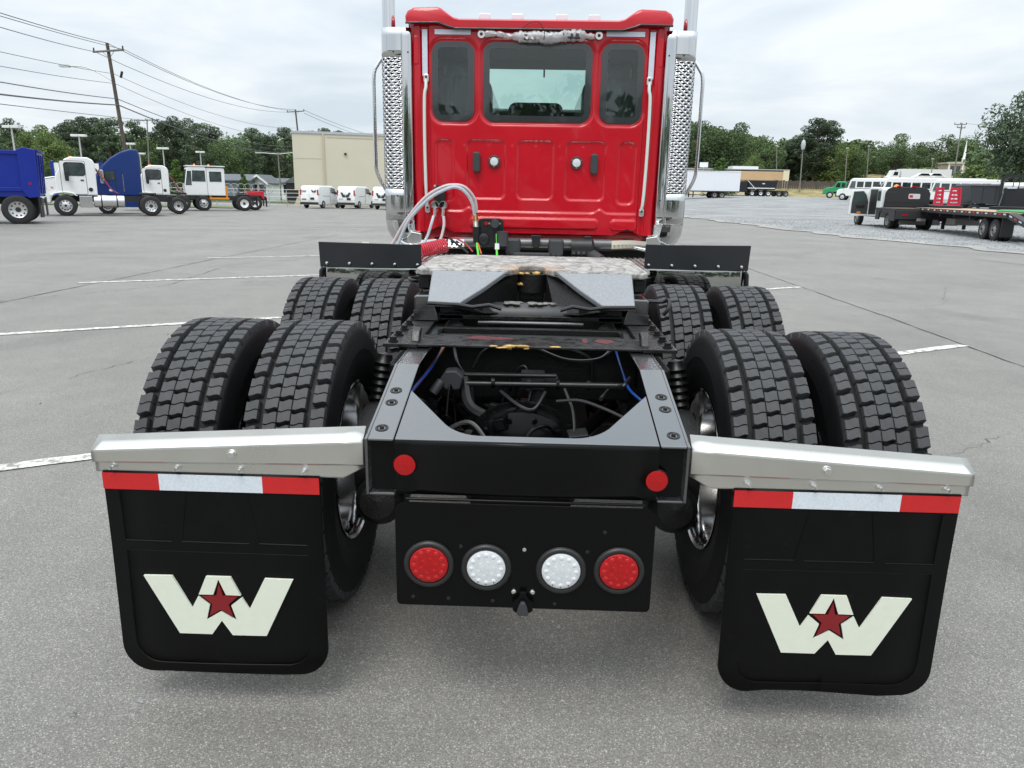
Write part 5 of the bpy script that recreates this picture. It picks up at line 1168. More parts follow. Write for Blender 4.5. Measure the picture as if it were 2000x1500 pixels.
# white vans in front of the tan building
def van(px, Y, rz, label, big):
    V = empty('delivery_van', base(px, Y, 405), rz, label, 'van', 'white vans by the tan building')
    side = [(-.05, .32), (-.10, .75), (-.06, 1.2), (.06, 1.70), (.16, 1.82), (.4, 1.87), (2.4, 1.86), (2.9, 1.74), (3.55, 1.22), (4.2, 1.02), (4.38, .8), (4.4, .35), (3.95, .28), (.5, .28)]
    MB().prism(side, -.84, .84, 'x').build('body', white_paint, V, bevel=.09, seg=3)
    B('rear_bumper', bg_black if not big else plastic_grey, V, -.83, .83, -.19, -.06, .34, .52, .03)
    for s in (-1, 1):
        MB().prism([(s*.74, 1.12), (s*.845, 1.10), (s*.80, 1.55), (s*.73, 1.52)], -.10, .20).build('tail_light', red_lens, V)
        pane('side_window', [(2.15, 1.25), (3.2, 1.22), (2.8, 1.66), (2.15, 1.70)], s*.84, s, V, lit_glass)
        MB().box(s*.84, s*.846, 2.02, 2.06, .45, 1.72).build('door_gap', bg_black, V); MB().box(s*.84, s*.846, .75, 1.95, 1.0, 1.03).build('side_moulding', plastic_grey, V)
        MB().prism(rrect(2.75, 2.95, 1.15, 1.35, .05, 3), s*.9, s*1.02, 'x').build('mirror', bg_black, V)
        wheel(V, s*.76, .78, .33, .2, s, dusty, 'out', 6); wheel(V, s*.76, 3.5, .33, .2, s, dusty, 'out', 6)
    MB().prism([(2.85, 1.76), (3.55, 1.22), (3.58, 1.25), (2.9, 1.80)], -.72, .72, 'x').build('windscreen', lit_glass, V)
    MB().box(-.004, .004, -.115, -.1, .5, 1.7).build('door_gap', pm('gap_grey', (.3, .3, .3), .6), V)
    MB().prism(rrect(.10, .46, .72, .90, .02, 2), -.13, -.10).build('number_plate', bg_black, V)
    ink = pm('sign_ink', (.03, .035, .04), .5)
    def emb(cx, cz, k):
        MB().prism([(cx+x*k, cz+(z-.33)*k) for x, z in EMB], -.103+.02*(cz-1.2), -.05).build('door_emblem', ink, V)
    if big: emb(-.02, 1.14, 2.2); MB().box(-.65, -.25, -.115, -.09, .78, .84).build('door_lettering', pm('sign_grey', (.3, .32, .34), .5), V)
    else:
        emb(.42, 1.42, 1.05)
        for z in (1.46, 1.40): MB().box(-.66, -.30, -.085, -.02, z-.02, z+.015).build('door_lettering', pm('sign_grey', (.3, .32, .34), .5), V)
        MB().box(-.68, -.28, -.12, -.09, .72, .80).build('door_lettering', ink, V)
    return V
van(606, 61.5, R_(-12), 'white delivery van at the tan building\'s corner with small emblems on its rear doors', False)
van(677, 63.0, R_(-12), 'white delivery van with large dark emblem, in the middle of the three vans', True)
van(746, 62.0, R_(-12), 'white delivery van half hidden by the red truck\'s exhaust shield', True)

# ---- right-hand side
# white pickup with black flat bed and its driver's door open
a, b = gpt(1735, 447), gpt(1689, 440)
hd = math.atan2(b.x-a.x, b.y-a.y); hd = R_(3)
V = empty('pickup_truck', a, -hd, 'white pickup with black flat bed and headache rack, driver\'s door swung open', 'pickup')
xo = .86                                            # left rear tyre stands at the measured point
def L(x): return x+xo
cabp = [(1.15, .55), (1.15, 1.86), (1.25, 1.95), (2.6, 1.97), (2.85, 1.9), (3.45, 1.30), (3.45, .5)]
MB().prism(cabp, L(-.92), L(.92), 'x').build('cab', white_paint, V, bevel=.06, seg=3)
MB().prism([(3.40, .5), (3.40, 1.28), (4.6, 1.18), (4.8, 1.0), (4.85, .5)], L(-.95), L(.95), 'x').build('hood', white_paint, V, bevel=.08, seg=3)
MB().prism([(1.7, .62), (1.7, 1.85), (2.62, 1.85), (2.62, .62)], L(-.935), L(-.915), 'x').build('door_opening', bg_black, V)
pane('rear_door_window', [(1.25, 1.3), (1.65, 1.3), (1.65, 1.8), (1.3, 1.8)], L(-.92), -1, V, lit_glass)
pane('side_window', [(1.3, 1.3), (3.2, 1.3), (2.75, 1.82), (1.35, 1.82)], L(.92), 1, V, lit_glass)
# open door hinged at its front edge
dr = MB().prism([(0, .55), (0, 1.25), (-.15, 1.62), (-.35, 1.84), (-.95, 1.80), (-1.02, 1.2), (-1.02, .62), (-.9, .5)], -.04, .04, 'x').build('door', white_paint, V, bevel=.02, loc=(L(-.95), 2.65, 0), rot=(0, 0, R_(-80)))
MB().prism([(-.06, .62), (-.06, 1.22), (-.20, 1.56), (-.38, 1.76), (-.88, 1.73), (-.94, 1.2), (-.94, .66)], .035, .055, 'x').build('door_trim', pm('door_trim_grey', (.04, .04, .042), .7), dr)
MB().prism([(-.12, 1.22), (-.24, 1.54), (-.40, 1.70), (-.82, 1.67), (-.86, 1.22)], .056, .062, 'x').build('door_window', pm('greenish_glass', (.05, .075, .07), .1), dr)
MB().box(.06, .10, -.7, -.25, .98, 1.06).build('arm_rest', bg_black, dr); MB().prism(rrect(-.62, -.42, .66, .74, .02, 2), .056, .064, 'x').build('door_lamp', amber_lens, dr)
MB().prism(rrect(-.3, -.06, 1.25, 1.55, .05, 3), -.3, -.06, 'x').build('mirror', bg_black, dr)
# flat bed and rack
bed = MB().box(L(-1.18), L(1.18), -1.3, 1.1, .88, .98).build('flat_bed', pm('bed_black', (.022, .023, .026), .5), V, bevel=.015)
for s in (-1, 1): MB().prism([(-1.25, .42), (-1.25, .88), (1.0, .88), (1.0, .42), (.62, .42), (.55, .75), (0.3, .86), (-.3, .86), (-.55, .75), (-.62, .42)], L(s*1.10), L(s*1.18), 'x').build('skirt_box', pm('bed_black', (.022, .023, .026), .5), V, bevel=.01)
MB().box(L(-1.15), L(1.15), -1.36, -1.28, .50, .90).build('rear_skirt', pm('bed_black', (.022, .023, .026), .5), V, bevel=.01)
for x in (-.75, .75):
    MB().box(L(x-.12), L(x+.12), -1.375, -1.355, .66, .74).build('tail_light', red_lens, V)
MB().box(L(-.2), L(.2), -1.40, -1.30, .42, .55).build('hitch', dusty, V, bevel=.02)
for i in range(8): MB().box(L(-1.14+.285*i), L(-.865+.285*i), -1.28, .54, .981, 1.0).build('bed_plank', pm('bed_timber', (.16, .115, .075), .8, var=.3, vscale=4), V)
rk = MB().prism([(L(-1.02), .98), (L(-1.0), 1.68), (L(-.9), 1.88), (L(-.7), 1.97), (L(.75), 1.97), (L(.98), 1.88), (L(1.1), 1.68), (L(1.12), .98)], .55, .61).build('headache_rack', pm('rack_black', (.016, .017, .02), .4), V, bevel=.02)
for z in (1.06, 1.24): MB().box(L(-.95), L(1.0), .535, .549, z, z+.10).build('rack_slat', bg_black, rk)
pane_ = MB().prism(rrect(L(.08), L(.62), 1.42, 1.66, .06, 3), .532, .548).build('rack_decal', pm('decal_silver', (.55, .55, .58), .4), rk)
MB().box(L(.12), L(.28), .526, .531, 1.48, 1.60).build('decal_mark', red_tape, pane_)
for x in (-.4, .3): MB().box(L(x-.1), L(x+.1), .53, .63, 1.97, 2.02).build('marker_light', red_lens, rk)
for x in (-.85, -.72, -.58): MB().cyl((L(x), .545, 1.72), (L(x), .535, 1.72), .04, n=10).build('rack_hole', plastic_grey, rk)
MB().lathe([(0, .14), (.1, .10), (.14, 0)], (L(0), 1.9, 1.97), 'z', 12).build('beacon', amber_lens, V)
for s in (-1, 1):
    wheel(V, L(s*.86), 0, .40, .24, s, dusty, 'in', 8); wheel(V, L(s*.60), 0, .40, .22, s, dusty, 'in', 0); wheel(V, L(s*.82), 4.1, .40, .25, s, dusty, 'out', 8)
MB().box(L(-.5), L(.5), -1.2, 4.0, .48, .70).build('chassis', bg_black, V)
MB().box(L(-.6), L(.6), -.5, .5, .22, .45).build('under_tank', dusty, V, bevel=.05)

# gooseneck flat-bed trailer behind the pickup
q = gpt(1933, 470)
V = empty('flatbed_trailer', (q.x+1.15, q.y, q.z), -R_(9), 'long black flat-bed trailer with timber deck and striped tape along its edge', 'trailer')
fr = pm('trailer_frame', (.016, .0165, .018), .55); wood = pm('deck_timber', (.42, .31, .20), .8, var=.35, vscale=4)
B('deck_frame', fr, V, -1.25, 1.25, -1.6, 8.3, .84, 1.0, .01)
for i in range(11):
    x = -1.2+.2182*i; MB().box(x+.005, x+.21, -1.58, 8.28, 1.001, 1.035).build('deck_plank', wood, V)
for s in (-1, 1):
    sr = MB().box(s*1.25, s*1.30, -1.6, 8.3, .86, 1.03).build('side_rail', fr, V)
    for i in range(26):
        y = -1.5+.38*i; MB().box(s*1.30, s*1.306, y, y+.19, .95, 1.0).build('reflective_tape', red_tape if i % 2 else white_tape, sr)
    for y in (-.48, .48):
        wheel(V, s*1.08, y, .40, .24, s, dusty, 'out', 8); wheel(V, s*.80, y, .40, .24, s, dusty, 'in', 0)
    MB().box(s*.85, s*1.26, -1.22, -1.19, .18, .84).build('mud_flap', bg_black, V)
    MB().prism([(-1.6, .84), (-1.6, 1.03), (-3.6, .62), (-3.6, .46)], s*1.0, s*1.28, 'x').build('beaver_tail', fr, V)
    for i in range(5):
        y = -1.75-.38*i; MB().prism([(y, .985-.205*(-1.6-y)), (y-.2, .985-.205*(-1.4-y)), (y-.2, .935-.205*(-1.4-y)), (y, .935-.205*(-1.6-y))], s*1.28, s*1.286, 'x').build('reflective_tape', red_tape if i % 2 else white_tape, V)
    MB().prism([(1.2, .84), (3.0, .84), (3.2, .62), (6.8, .62), (7.4, .84)], s*.35, s*.5, 'x').build('main_beam', fr, V)
for y in (1.8, 3.4, 5.0, 6.6): MB().box(-1.2, 1.2, y, y+.08, .72, .838).build('cross_beam', fr, V)
MB().box(-.55, .55, 7.4, 9.0, 1.04, 1.16).build('gooseneck', fr, V, bevel=.02)
MB().box(-.5, -.38, 6.6, 6.72, .12, .84).build('landing_leg', fr, V); MB().box(.38, .5, 6.6, 6.72, .12, .84).build('landing_leg', fr, V)
MB().box(-.5, .5, 5.2, 6.2, .35, .72).build('tool_box', dusty, V, bevel=.02)
# green sheet and timber lying on the trailer
c_ = empty('green_tarpaulin_bundle', V.matrix_basis @ Vector((.1, -.3, 1.035)), -R_(9), 'bright green sheeting lying across the flat-bed trailer', 'sheeting')
MB().prism([(-.9, 0), (.9, 0), (.9, .05), (.6, .09), (-.7, .08), (-.9, .05)], -1.6, .9, 'y').build('sheet_roll', pm('bright_green', (.03, .25, .06), .5), c_, bevel=.04)

# second trailer with upright red ramps, standing behind
D = base(1900, 43, 400)
V = empty('ramp_trailer', (D.x-1.3, D.y, D.z), -R_(72), 'dark low trailer with two upright red loading ramps', 'trailer')
B('deck', fr, V, -1.2, 1.2, -.6, 9, .72, .90, .01)
for s in (-1, 1):
    mb_ = MB().box(s*1.2, s*1.26, -.6, 9, .74, .92).build('side_rail', fr, V)
    for i in range(22): y = -.5+.42*i; MB().box(s*1.26, s*1.268, y, y+.21, .80, .86).build('reflective_tape', red_tape if i % 2 else white_tape, mb_)
    for y in (6.5, 7.4): wheel(V, s*1.0, y, .38, .22, s, dusty, 'out', 6)
rr_ = pm('ramp_red', (.52, .012, .04), .4)
for px, wpx in ((1831, 19), (1862, 26)):
    c = at(px, 400, 40.5); w_ = wpx/FPX*42.4
    rmp = empty('loading_ramp', (c.x, 40.5, gz(c.x, 40.5)), 0, 'narrower upright red loading ramp nearer the pickup' if px < 1850 else 'wider upright red loading ramp nearer the dark tipper', 'ramp', 'upright red loading ramps')
    z0_, z1_ = .62, 2.05
    for s in (-1, 1): MB().prism([(s*w_*.5, z0_), (s*w_*.36, z1_), (s*w_*.36-s*.09, z1_), (s*w_*.5-s*.12, z0_)], -.08, .04).build('ramp_side', rr_, rmp, bevel=.01)
    for k in range(7):
        z = z0_+.12+(z1_-z0_-.2)*k/6; ww = w_*(.5-.14*(z-z0_)/(z1_-z0_)); MB().box(-ww+.02, ww-.02, -.05, .02, z-.07, z+.07).build('ramp_rung', rr_, rmp)
    MB().box(-.04, .04, .03, .09, .55, 1.75).build('ramp_strut', bg_steel, rmp)
    MB().box(-w_*.5, w_*.5, -.02, .12, 0, .60).build('ramp_foot', fr, rmp)

# black truck with headache rack at the right picture edge
c = base(1990, 46, 400)
V = empty('rack_truck', c, -R_(36), 'black truck with arched headache rack and white bars at the right edge', 'truck')
rk = pm('rack_black', (.016, .017, .02), .4)
mb = MB(); ring(mb, rrect(-1.15, 1.15, .95, 2.95, .35, 5), rrect(-.98, .98, 1.1, 2.78, .28, 5), -.1, .02); mb.build('rack_frame', rk, V)
MB().prism(rrect(-.95, .95, 1.0, 2.15, .05, 3), -.04, -.01).build('rack_panel', rk, V)
for x in (-.5, -.2, .1, .4): MB().box(x, x+.05, -.05, .0, 2.15, 2.78).build('rack_bar', rk, V)
for x in (-.75, .2): MB().box(x, x+.5, -.12, -.09, 2.12, 2.22).build('rack_stripe', white_tape, V)
MB().prism([(.3, .6), (.3, 2.3), (.5, 2.5), (1.7, 2.5), (2.3, 1.7), (3.6, 1.5), (3.7, .6)], -1.0, 1.0, 'x').build('cab', white_paint, V, bevel=.08)
B('bed', rk, V, -1.2, 1.2, -3.6, -.1, .9, 1.05, .01)
for s in (-1, 1):
    for y in (-2.2, 2.6): wheel(V, s*.95, y, .46, .28, s, dusty, 'in', 8)
    MB().tube([(s*.9, -.1, 1.9), (s*.95, -1.0, 1.06)], .04, 6).build('rack_brace', rk, V)
# dark tipper behind
c = base(1930, 62, 400)
V = empty('tipper_trailer', c, R_(86), 'long charcoal tipper body parked behind the red ramps', 'trailer')
MB().prism([(-2.6, 1.05), (-2.8, 2.55), (2.2, 2.55), (1.9, 1.05)], -1.2, 1.2, 'x').build('tipper_body', pm('charcoal', (.035, .037, .042), .4), V, bevel=.04)
for y in (-1.9, -.9, .1, 1.1): MB().prism([(y-.05, 1.1), (y+.05, 1.1), (y+.05, 2.5), (y-.05, 2.5)], -1.25, -1.2, 'x').build('side_rib', pm('charcoal', (.035, .037, .042), .4), V)
MB().box(-1.28, 1.28, -2.8, 2.2, 2.48, 2.6).build('top_rail', pm('far_grey', (.2, .2, .21), .5), V)
for s in (-1, 1):
    MB().box(s*.4, s*.5, -3.2, 4, .75, 1.0).build('frame_rail', bg_black, V)
    for y in (-2.4, -1.2, 1.6): wheel(V, s*1.0, y, .5, .28, s, white_rim, 'in', 0)

# green truck and white buses at the back of the lot
def small_truck(px, Y, rz, label, paint, cat='truck'):
    V = empty('small_truck', base(px, Y, 390), rz, label, cat)
    MB().prism([(-1.1, .95), (-1.15, 2.35), (-.95, 2.55), (.05, 2.55), (.3, 2.4), (.65, 1.75), (.7, .95)], -1.0, 1.0, 'x').build('cab', paint, V, bevel=.08, seg=3)
    MB().prism([(.6, .6), (.6, 1.72), (1.5, 1.6), (2.1, 1.35), (2.2, .6)], -.95, .95, 'x').build('hood', paint, V, bevel=.1, seg=3)
    for s in (-1, 1):
        pane('door_window', [(-.25, 1.65), (.42, 1.65), (.2, 2.3), (-.25, 2.3)], s*1.0, s, V, dark_glass); pane('rear_window', [(-.95, 1.65), (-.45, 1.65), (-.45, 2.3), (-.95, 2.3)], s*1.0, s, V, dark_glass)
        wheel(V, s*.98, 1.1, .5, .28, s, white_rim, 'out', 8); wheel(V, s*.98, -3.2, .5, .28, s, white_rim, 'in', 8)
        MB().box(s*.38, s*.47, -4.2, 1.8, .7, .95).build('frame_rail', bg_black, V)
    MB().prism([(.3, 2.38), (.66, 1.76), (.70, 1.80), (.34, 2.42)], -.85, .85, 'x').build('windscreen', lit_glass, V)
    B('bumper', bg_steel, V, -1.05, 1.05, 2.15, 2.32, .5, .85, .03)
    return V
small_truck(1634, 118, LEFT+R_(-20), 'bright green truck cab parked left of the white buses', green_paint)
def bus(px, Y, rz, label, length, nwin, h=2.95):
    V = empty('bus', base(px, Y, 392), rz, label, 'bus', 'white buses at the back of the gravel lot')
    MB().prism([(-length, .55), (-length, h-.2), (-length+.15, h), (-.9, h), (-.6, h-.25), (-.3, 1.6), (.1, 1.55), (.8, 1.45), (1.0, 1.2), (1.05, .55)], -1.15, 1.15, 'x').build('body', white_paint, V, bevel=.10, seg=3)
    for s in (-1, 1):
        st = (length-2.0)/nwin
        for i in range(nwin):
            y1 = -1.5-st*i; pane('side_window', [(y1-st+.18, 1.75), (y1, 1.75), (y1, 2.5), (y1-st+.18, 2.5)], s*1.15, s, V, dark_glass)
        pane('front_window', [(-1.3, 1.65), (-.55, 1.65), (-.8, 2.55), (-1.3, 2.55)], s*1.15, s, V, lit_glass)
        wheel(V, s*1.05, .2, .46, .28, s, white_rim, 'out', 6); wheel(V, s*1.05, -length+2.0, .46, .28, s, white_rim, 'in', 6)
        MB().box(s*1.15, s*1.17, -length+.2, -.6, 1.55, 1.6).build('rub_rail', bg_black, V)
        MB().prism(rrect(.0, .2, 1.7, 2.2, .05, 2), s*1.3, s*1.45, 'x').build('mirror', bg_black, V)
    MB().prism([(-.62, 2.62), (-.32, 1.68), (-.26, 1.70), (-.56, 2.66)], -1.0, 1.0, 'x').build('windscreen', lit_glass, V)
    B('bumper', bg_black, V, -1.15, 1.15, 1.02, 1.15, .45, .8, .02)
    return V
bus(1650, 106, LEFT+R_(-32), 'short white bus with raised bonnet beside the green truck', 6.0, 4)
bus(1712, 102, LEFT+R_(-14), 'long white bus with a row of dark side windows', 12.5, 9, 3.1)
bus(1816, 94, LEFT+R_(-48), 'white bus seen nose-on behind the red ramps', 7.5, 5)

# white box trailer and dark tipper beyond the exhaust shield on the right
c = base(1381, 113, 388)
V = empty('box_trailer', c, R_(98), 'white ribbed box trailer beside the right-hand exhaust shield', 'trailer')
box_m = pm('box_white', (.74, .76, .80), .4, var=.03)
MB().prism([(-4.4, 1.05), (-4.4, 3.95), (4.3, 3.85), (4.3, 1.05)], -1.25, 1.25, 'x').build('box_body', box_m, V, bevel=.02)
for i in range(15): y = -4.1+.57*i; MB().box(-1.275, -1.25, y, y+.06, 1.2, 3.75).build('side_rib', box_m, V)
MB().box(-1.3, 1.3, -4.45, 4.35, .92, 1.06).build('under_rail', bg_black, V); MB().box(-1.3, 1.3, -4.45, 4.35, 3.84, 3.9).build('roof_rail', box_m, V)
for s in (-1, 1):
    for y in (-.7, -1.8): wheel(V, s*1.0, y, .5, .28, s, dusty, 'in', 0)
    MB().box(s*.9, s*1.0, 2.5, 2.65, .1, .95).build('landing_leg', bg_black, V)
c = base(1480, 138, 386)
V = empty('dark_tipper_truck', c, LEFT+R_(6), 'dark navy tipper with white-rimmed wheels in front of the low building', 'truck')
MB().prism([(-2.6, 1.1), (-3.0, 2.75), (2.4, 2.75), (2.4, 1.1)], -1.2, 1.2, 'x').build('tipper_body', pm('dark_navy', (.008, .010, .016), .4), V, bevel=.04)
MB().box(-1.26, 1.26, -2.5, 2.5, 1.35, 1.5).build('pale_stripe', white_paint, V)
MB().prism([(2.5, 1.0), (2.5, 2.6), (3.8, 2.6), (4.2, 1.9), (5.2, 1.7), (5.3, .7), (2.5, .7)], -1.1, 1.1, 'x').build('cab', pm('dark_navy', (.008, .010, .016), .4), V, bevel=.08)
MB().tube([(-1.2, 2.6, 2.7), (-1.2, 1.0, 1.2)], .06, 6).build('tarp_arm', white_paint, V); MB().prism(rrect(-.6, -.1, 2.15, 2.3, .03, 2), -1.22, -1.2, 'x').build('body_decal', white_paint, V)
for s in (-1, 1):
    for y in (1.6, 0, -1.4): wheel(V, s*1.05, y, .52, .3, s, white_rim, 'in', 0)
    for y in (-3.4, -4.7): wheel(V, s*1.05, y, .5, .3, s, dusty, 'in', 0)
    MB().box(s*.4, s*.5, -5.2, 4, .75, 1.05).build('frame_rail', bg_black, V)

# ================================================================ BUILDINGS
tan = pm('tan_stucco', lin(200, 194, 174), .85, var=.03, vscale=.4, bump=.15, bscale=30); tan2 = pm('tan_trim', lin(184, 176, 154), .85); coping = pm('metal_coping', (.5, .53, .56), .35, .6)
A_ = at(577, 390, 74); Bp = at(1000, 390, 84)
d = Vector((Bp.x-A_.x, Bp.y-A_.y, 0)); ang = R_(17.5)
V = empty('warehouse', (A_.x, A_.y, gz(A_.x, A_.y)), ang, 'tall windowless tan building behind the white vans', 'building')
MB().prism([(.35, 0), (.35, 1.55), (0, 1.62), (0, 6.95), (25, 6.95), (25, 0)], 0, 12, 'y').build('wall', tan, V)
MB().box(-.06, 25.1, -.08, 12, 6.951, 7.18).build('roof_coping', coping, V)
MB().box(2.86, 3.06, -.10, -.001, .0, 6.95).build('wall_pilaster', tan2, V)
MB().box(-.03, 2.86, -.05, -.001, 1.50, 1.66).build('wall_band', tan2, V); MB().box(0, 2.86, -.02, -.001, 4.55, 4.58).build('wall_joint', tan2, V)
MB().box(3.3, 25, -.03, -.001, 6.62, 6.68).build('wall_joint', tan2, V)
MB().prism([(-.15, 0), (.45, 0), (.45, .9), (.25, .9)], -.25, -.001, 'y').build('base_buttress', tan2, V)
MB().box(5.0, 5.22, -.16, -.001, 5.0, 5.2).build('wall_lamp', bg_black, V)
# low tan shop with brown fascia on the right
A_ = at(1335, 380, 158); c = at(1533, 380, 158); W_ = c.x-A_.x
zg = 1.3
V = empty('low_shop', (A_.x, 158, zg), 0, 'low tan shop building with a deep brown fascia behind the box trailer', 'building')
tan3 = pm('shop_tan', lin(226, 214, 184), .85, var=.04, vscale=.3); fas = pm('brown_fascia', lin(196, 168, 132), .8, var=.05, vscale=.5)
MB().box(0, W_, 0, 14, 0, 5.0).build('wall', tan3, V); MB().box(W_*.40, W_-1.2, -1.3, -.01, 3.0, 4.75).build('fascia', fas, V, bevel=.05)
MB().box(W_-1.2, W_+.02, -1.32, .5, .0, 5.02).build('end_pier', tan3, V); MB().box(-.05, W_+.05, -1.36, 14, 5.021, 5.2).build('roof_edge', coping, V)
for x0, x1 in ((.60, .66), (.70, .74), (.78, .82), (.86, .91)): MB().box(W_*x0, W_*x1, -.06, -.01, .1 if x0 > .85 else 1.0, 2.7).build('window', dark_glass, V)
MB().box(W_*.45, W_*.70, -1.0, 3, 5.2, 5.75).build('roof_unit', white_paint, V)
sg = empty('roof_sign', at(1375, 318, 158)+Vector((0, 0, -.9)), 0, 'small white sign box standing on the low shop roof', 'sign'); MB().box(-.85, .85, -.1, .1, 0, 1.0).build('sign_face', white_paint, sg); MB().box(-.06, .06, -.05, .05, -.8, 0).build('sign_post', bg_steel, sg)
# grey shed and white gabled houses behind the yard tractor
sid = pm('white_siding', (.72, .73, .75), .7, var=.03); shg = pm('shingle_grey', (.11, .12, .13), .8, var=.2, vscale=2); slate = pm('shed_blue_grey', (.16, .19, .23), .5)
def gable(px, Y, w_, dep, hw, hr, label, wall_m, roof_m, rz=0, win=2, ridge='x', gables=False):
    p = base(px, Y, 388); V = empty('house', p, rz, label, 'house')
    B('wall', wall_m, V, -w_/2, w_/2, 0, dep, 0, hw)
    if ridge == 'x':
        rf = MB().prism([(-.35, hw), (dep/2, hr), (dep+.35, hw), (dep+.35, hw-.15), (dep/2, hr-.18), (-.35, hw-.15)], -w_/2-.3, w_/2+.3, 'x').build('roof', roof_m, V)
        for s in (-1, 1): MB().prism([(0, hw), (dep/2, hr-.2), (dep, hw)], s*w_/2-s*.1, s*w_/2, 'x').build('gable_end', wall_m, V)
    else:
        MB().prism([(-w_/2-.3, hw-.15), (-w_/2-.3, hw), (0, hr), (w_/2+.3, hw), (w_/2+.3, hw-.15), (0, hr-.2)], -.4, dep+.3, 'y').build('roof', roof_m, V); MB().prism([(-w_/2, hw), (0, hr-.2), (w_/2, hw)], 0, .1, 'y').build('gable_end', wall_m, V)
        for s in (-1, 1): MB().prism([(0, hr), (s*(w_/2+.35), hw-.02), (s*(w_/2+.35), hw-.28), (0, hr-.28)], -.46, -.40, 'y').build('barge_board', white_paint, V)
    for i in range(win):
        x = -w_/2+w_*(i+.5)/win; wn = MB().box(x-.45, x+.45, -.06, -.001, 1.0, 2.2).build('window', dark_glass, V); MB().box(x-.55, x+.55, -.08, -.002, 2.2, 2.32).build('lintel', white_paint, wn); MB().box(x-.55, x+.55, -.10, -.002, .9, .99).build('sill', white_paint, wn)
    return V
gable(452, 96, 5.0, 7, 2.6, 3.4, 'blue-grey metal shed right of the yard tractor', slate, shg, 0, 0)
gable(506, 98, 2.2, 5, 2.3, 3.4, 'white house with a steep white-edged gable', sid, shg, 0, 2, 'y')
gable(548, 108, 8.0, 6, 2.5, 3.1, 'long white house with grey roof at the tan building\'s corner', sid, shg, 0, 4)
V = empty('shed_lean_to', base(575, 88, 388), 0, 'small dark open shed against the tan building', 'shed'); B('wall', bg_black, V, -.9, .9, 0, 2, 0, 2.3); MB().prism([(-1.1, 2.3), (0, 3.0), (1.1, 2.3)], -.2, 2.2, 'y').build('roof', shg, V)
# church on the rise at right
cb = at(1888, 345, 178)
V = empty('church', (cb.x, 178, cb.z-.3), R_(-4), 'tan church building with a slim white steeple on the rise', 'building')
ch = pm('church_stone', lin(186, 180, 164), .85, var=.05)
MB().box(-4.6, 4.6, 0, 12, 0, 3.1).build('wall', ch, V); MB().prism([(-4.9, 3.1), (-4.9, 3.45), (4.9, 3.8), (4.9, 3.1)], -.4, 12.3, 'y').build('roof', pm('church_roof', (.45, .44, .41), .7), V)
for x0, x1 in ((-3.9, -3.1), (-2.6, -1.7), (.4, 2.7)): MB().box(x0, x1, -.08, -.001, .5, 2.6).build('window', dark_glass, V)
for x in (-4.3, -1.3, .1, 3.0, 4.3): MB().box(x-.15, x+.15, -.22, -.09, 0, 3.1).build('column', white_paint, V)
MB().lathe([(3.4, .45), (4.4, .42), (4.5, .55), (4.6, .34), (8.6, .03)], (.6, 4, 0), 'z', 8).build('steeple', white_paint, V)
# far white semi trailer and cars on the rise
cb = at(1795, 350, 150)
V = empty('semi_trailer', (cb.x, 150, cb.z-1.1), R_(88), 'long white semi trailer on the rise behind the buses', 'trailer')
MB().box(-1.2, 1.2, -5.4, 4.0, 1.0, 2.95).build('box_body', box_m, V); MB().prism([(4.3, .5), (4.3, 2.6), (5.4, 2.7), (5.9, 1.6), (6.4, 1.4), (6.4, .5)], -1.1, 1.1, 'x').build('cab', white_paint, V)
pane('cab_window', [(4.6, 1.7), (5.5, 1.7), (5.3, 2.4), (4.6, 2.4)], -1.1, -1, V, dark_glass)
for s in (-1, 1):
    for y in (-4.6, -3.5, 5.2): wheel(V, s*1.0, y, .5, .28, s, dusty, 'in', 0)
for i, (px, lab) in enumerate(((1800, 'white hatchback parked below the semi trailer'), (1822, 'white saloon car parked right of the hatchback'))):
    cb = at(px, 352, 140); V = empty('parked_car', (cb.x, 140, cb.z-.2), R_(80+10*i), lab, 'car')
    MB().prism([(-2.0, .3), (-2.0, .9), (-1.3, 1.0), (-.8, 1.45), (.5, 1.45), (1.2, .95), (2.0, .85), (2.1, .3)], -.85, .85, 'x').build('body', white_paint, V, bevel=.08)
    pane('side_window', [(-1.1, .98), (1.0, .98), (.45, 1.38), (-.75, 1.38)], -.85, -1, V, dark_glass)
    for s in (-1, 1):
        for y in (-1.3, 1.3): wheel(V, s*.8, y, .32, .2, s, dusty, 'out', 0)
# the rise they stand on and the fence along it
mb = MB(); vs = []; xs_ = rng(20, 190, 6); prf = [(124, 130, .9, .9), (129, 146, 2.0, 1.05), (138, 152, 4.2, 2.6), (150, 160, 4.9, 2.9), (178, 180, 6.5, 3.6), (240, 240, 7.2, 4.2)]
for x in xs_:
    k = sstep(58, 80, x); k0 = sstep(45, 50, x)
    for ya, yb, za, zb in prf: vs.append((x, yb+(ya-yb)*k, (zb+(za-zb)*k)*k0+.8*(1-k0)))
m = len(prf); mb.add(vs, [(i*m+j, (i+1)*m+j, (i+1)*m+j+1, i*m+j+1) for i in range(len(xs_)-1) for j in range(m-1)])
struct(mb.build('grass_hill', grass_y, smooth=True))
fpm = pm('fence_brown', (.09, .075, .065), .8, var=.3)
V = empty('board_fence', base(1600, 152, 372), 0, 'dark brown board fence along the bank behind the green truck', 'fence'); V.location.z = 2.5
for i in range(44):
    x = -9+.46*i; MB().box(x-.2, x+.2, 0, .05, .2, 1.75+.1*math.sin(i*2.1)).build('board', fpm, V)
for i in range(8): x = -9+2.8*i; MB().box(x-.07, x+.07, -.1, 0, 0, 1.9).build('post', fpm, V)
V = empty('chain_link_fence', base(420, 66, 398), 0, 'pale wire fence behind the parked tractors', 'fence')
wire = pm('galvanised', (.45, .46, .47), .45, .6)
for i in range(15): MB().cyl((-11+1.6*i, 0, 0), (-11+1.6*i, 0, 1.5), .04, n=6).build('post', wire, V)
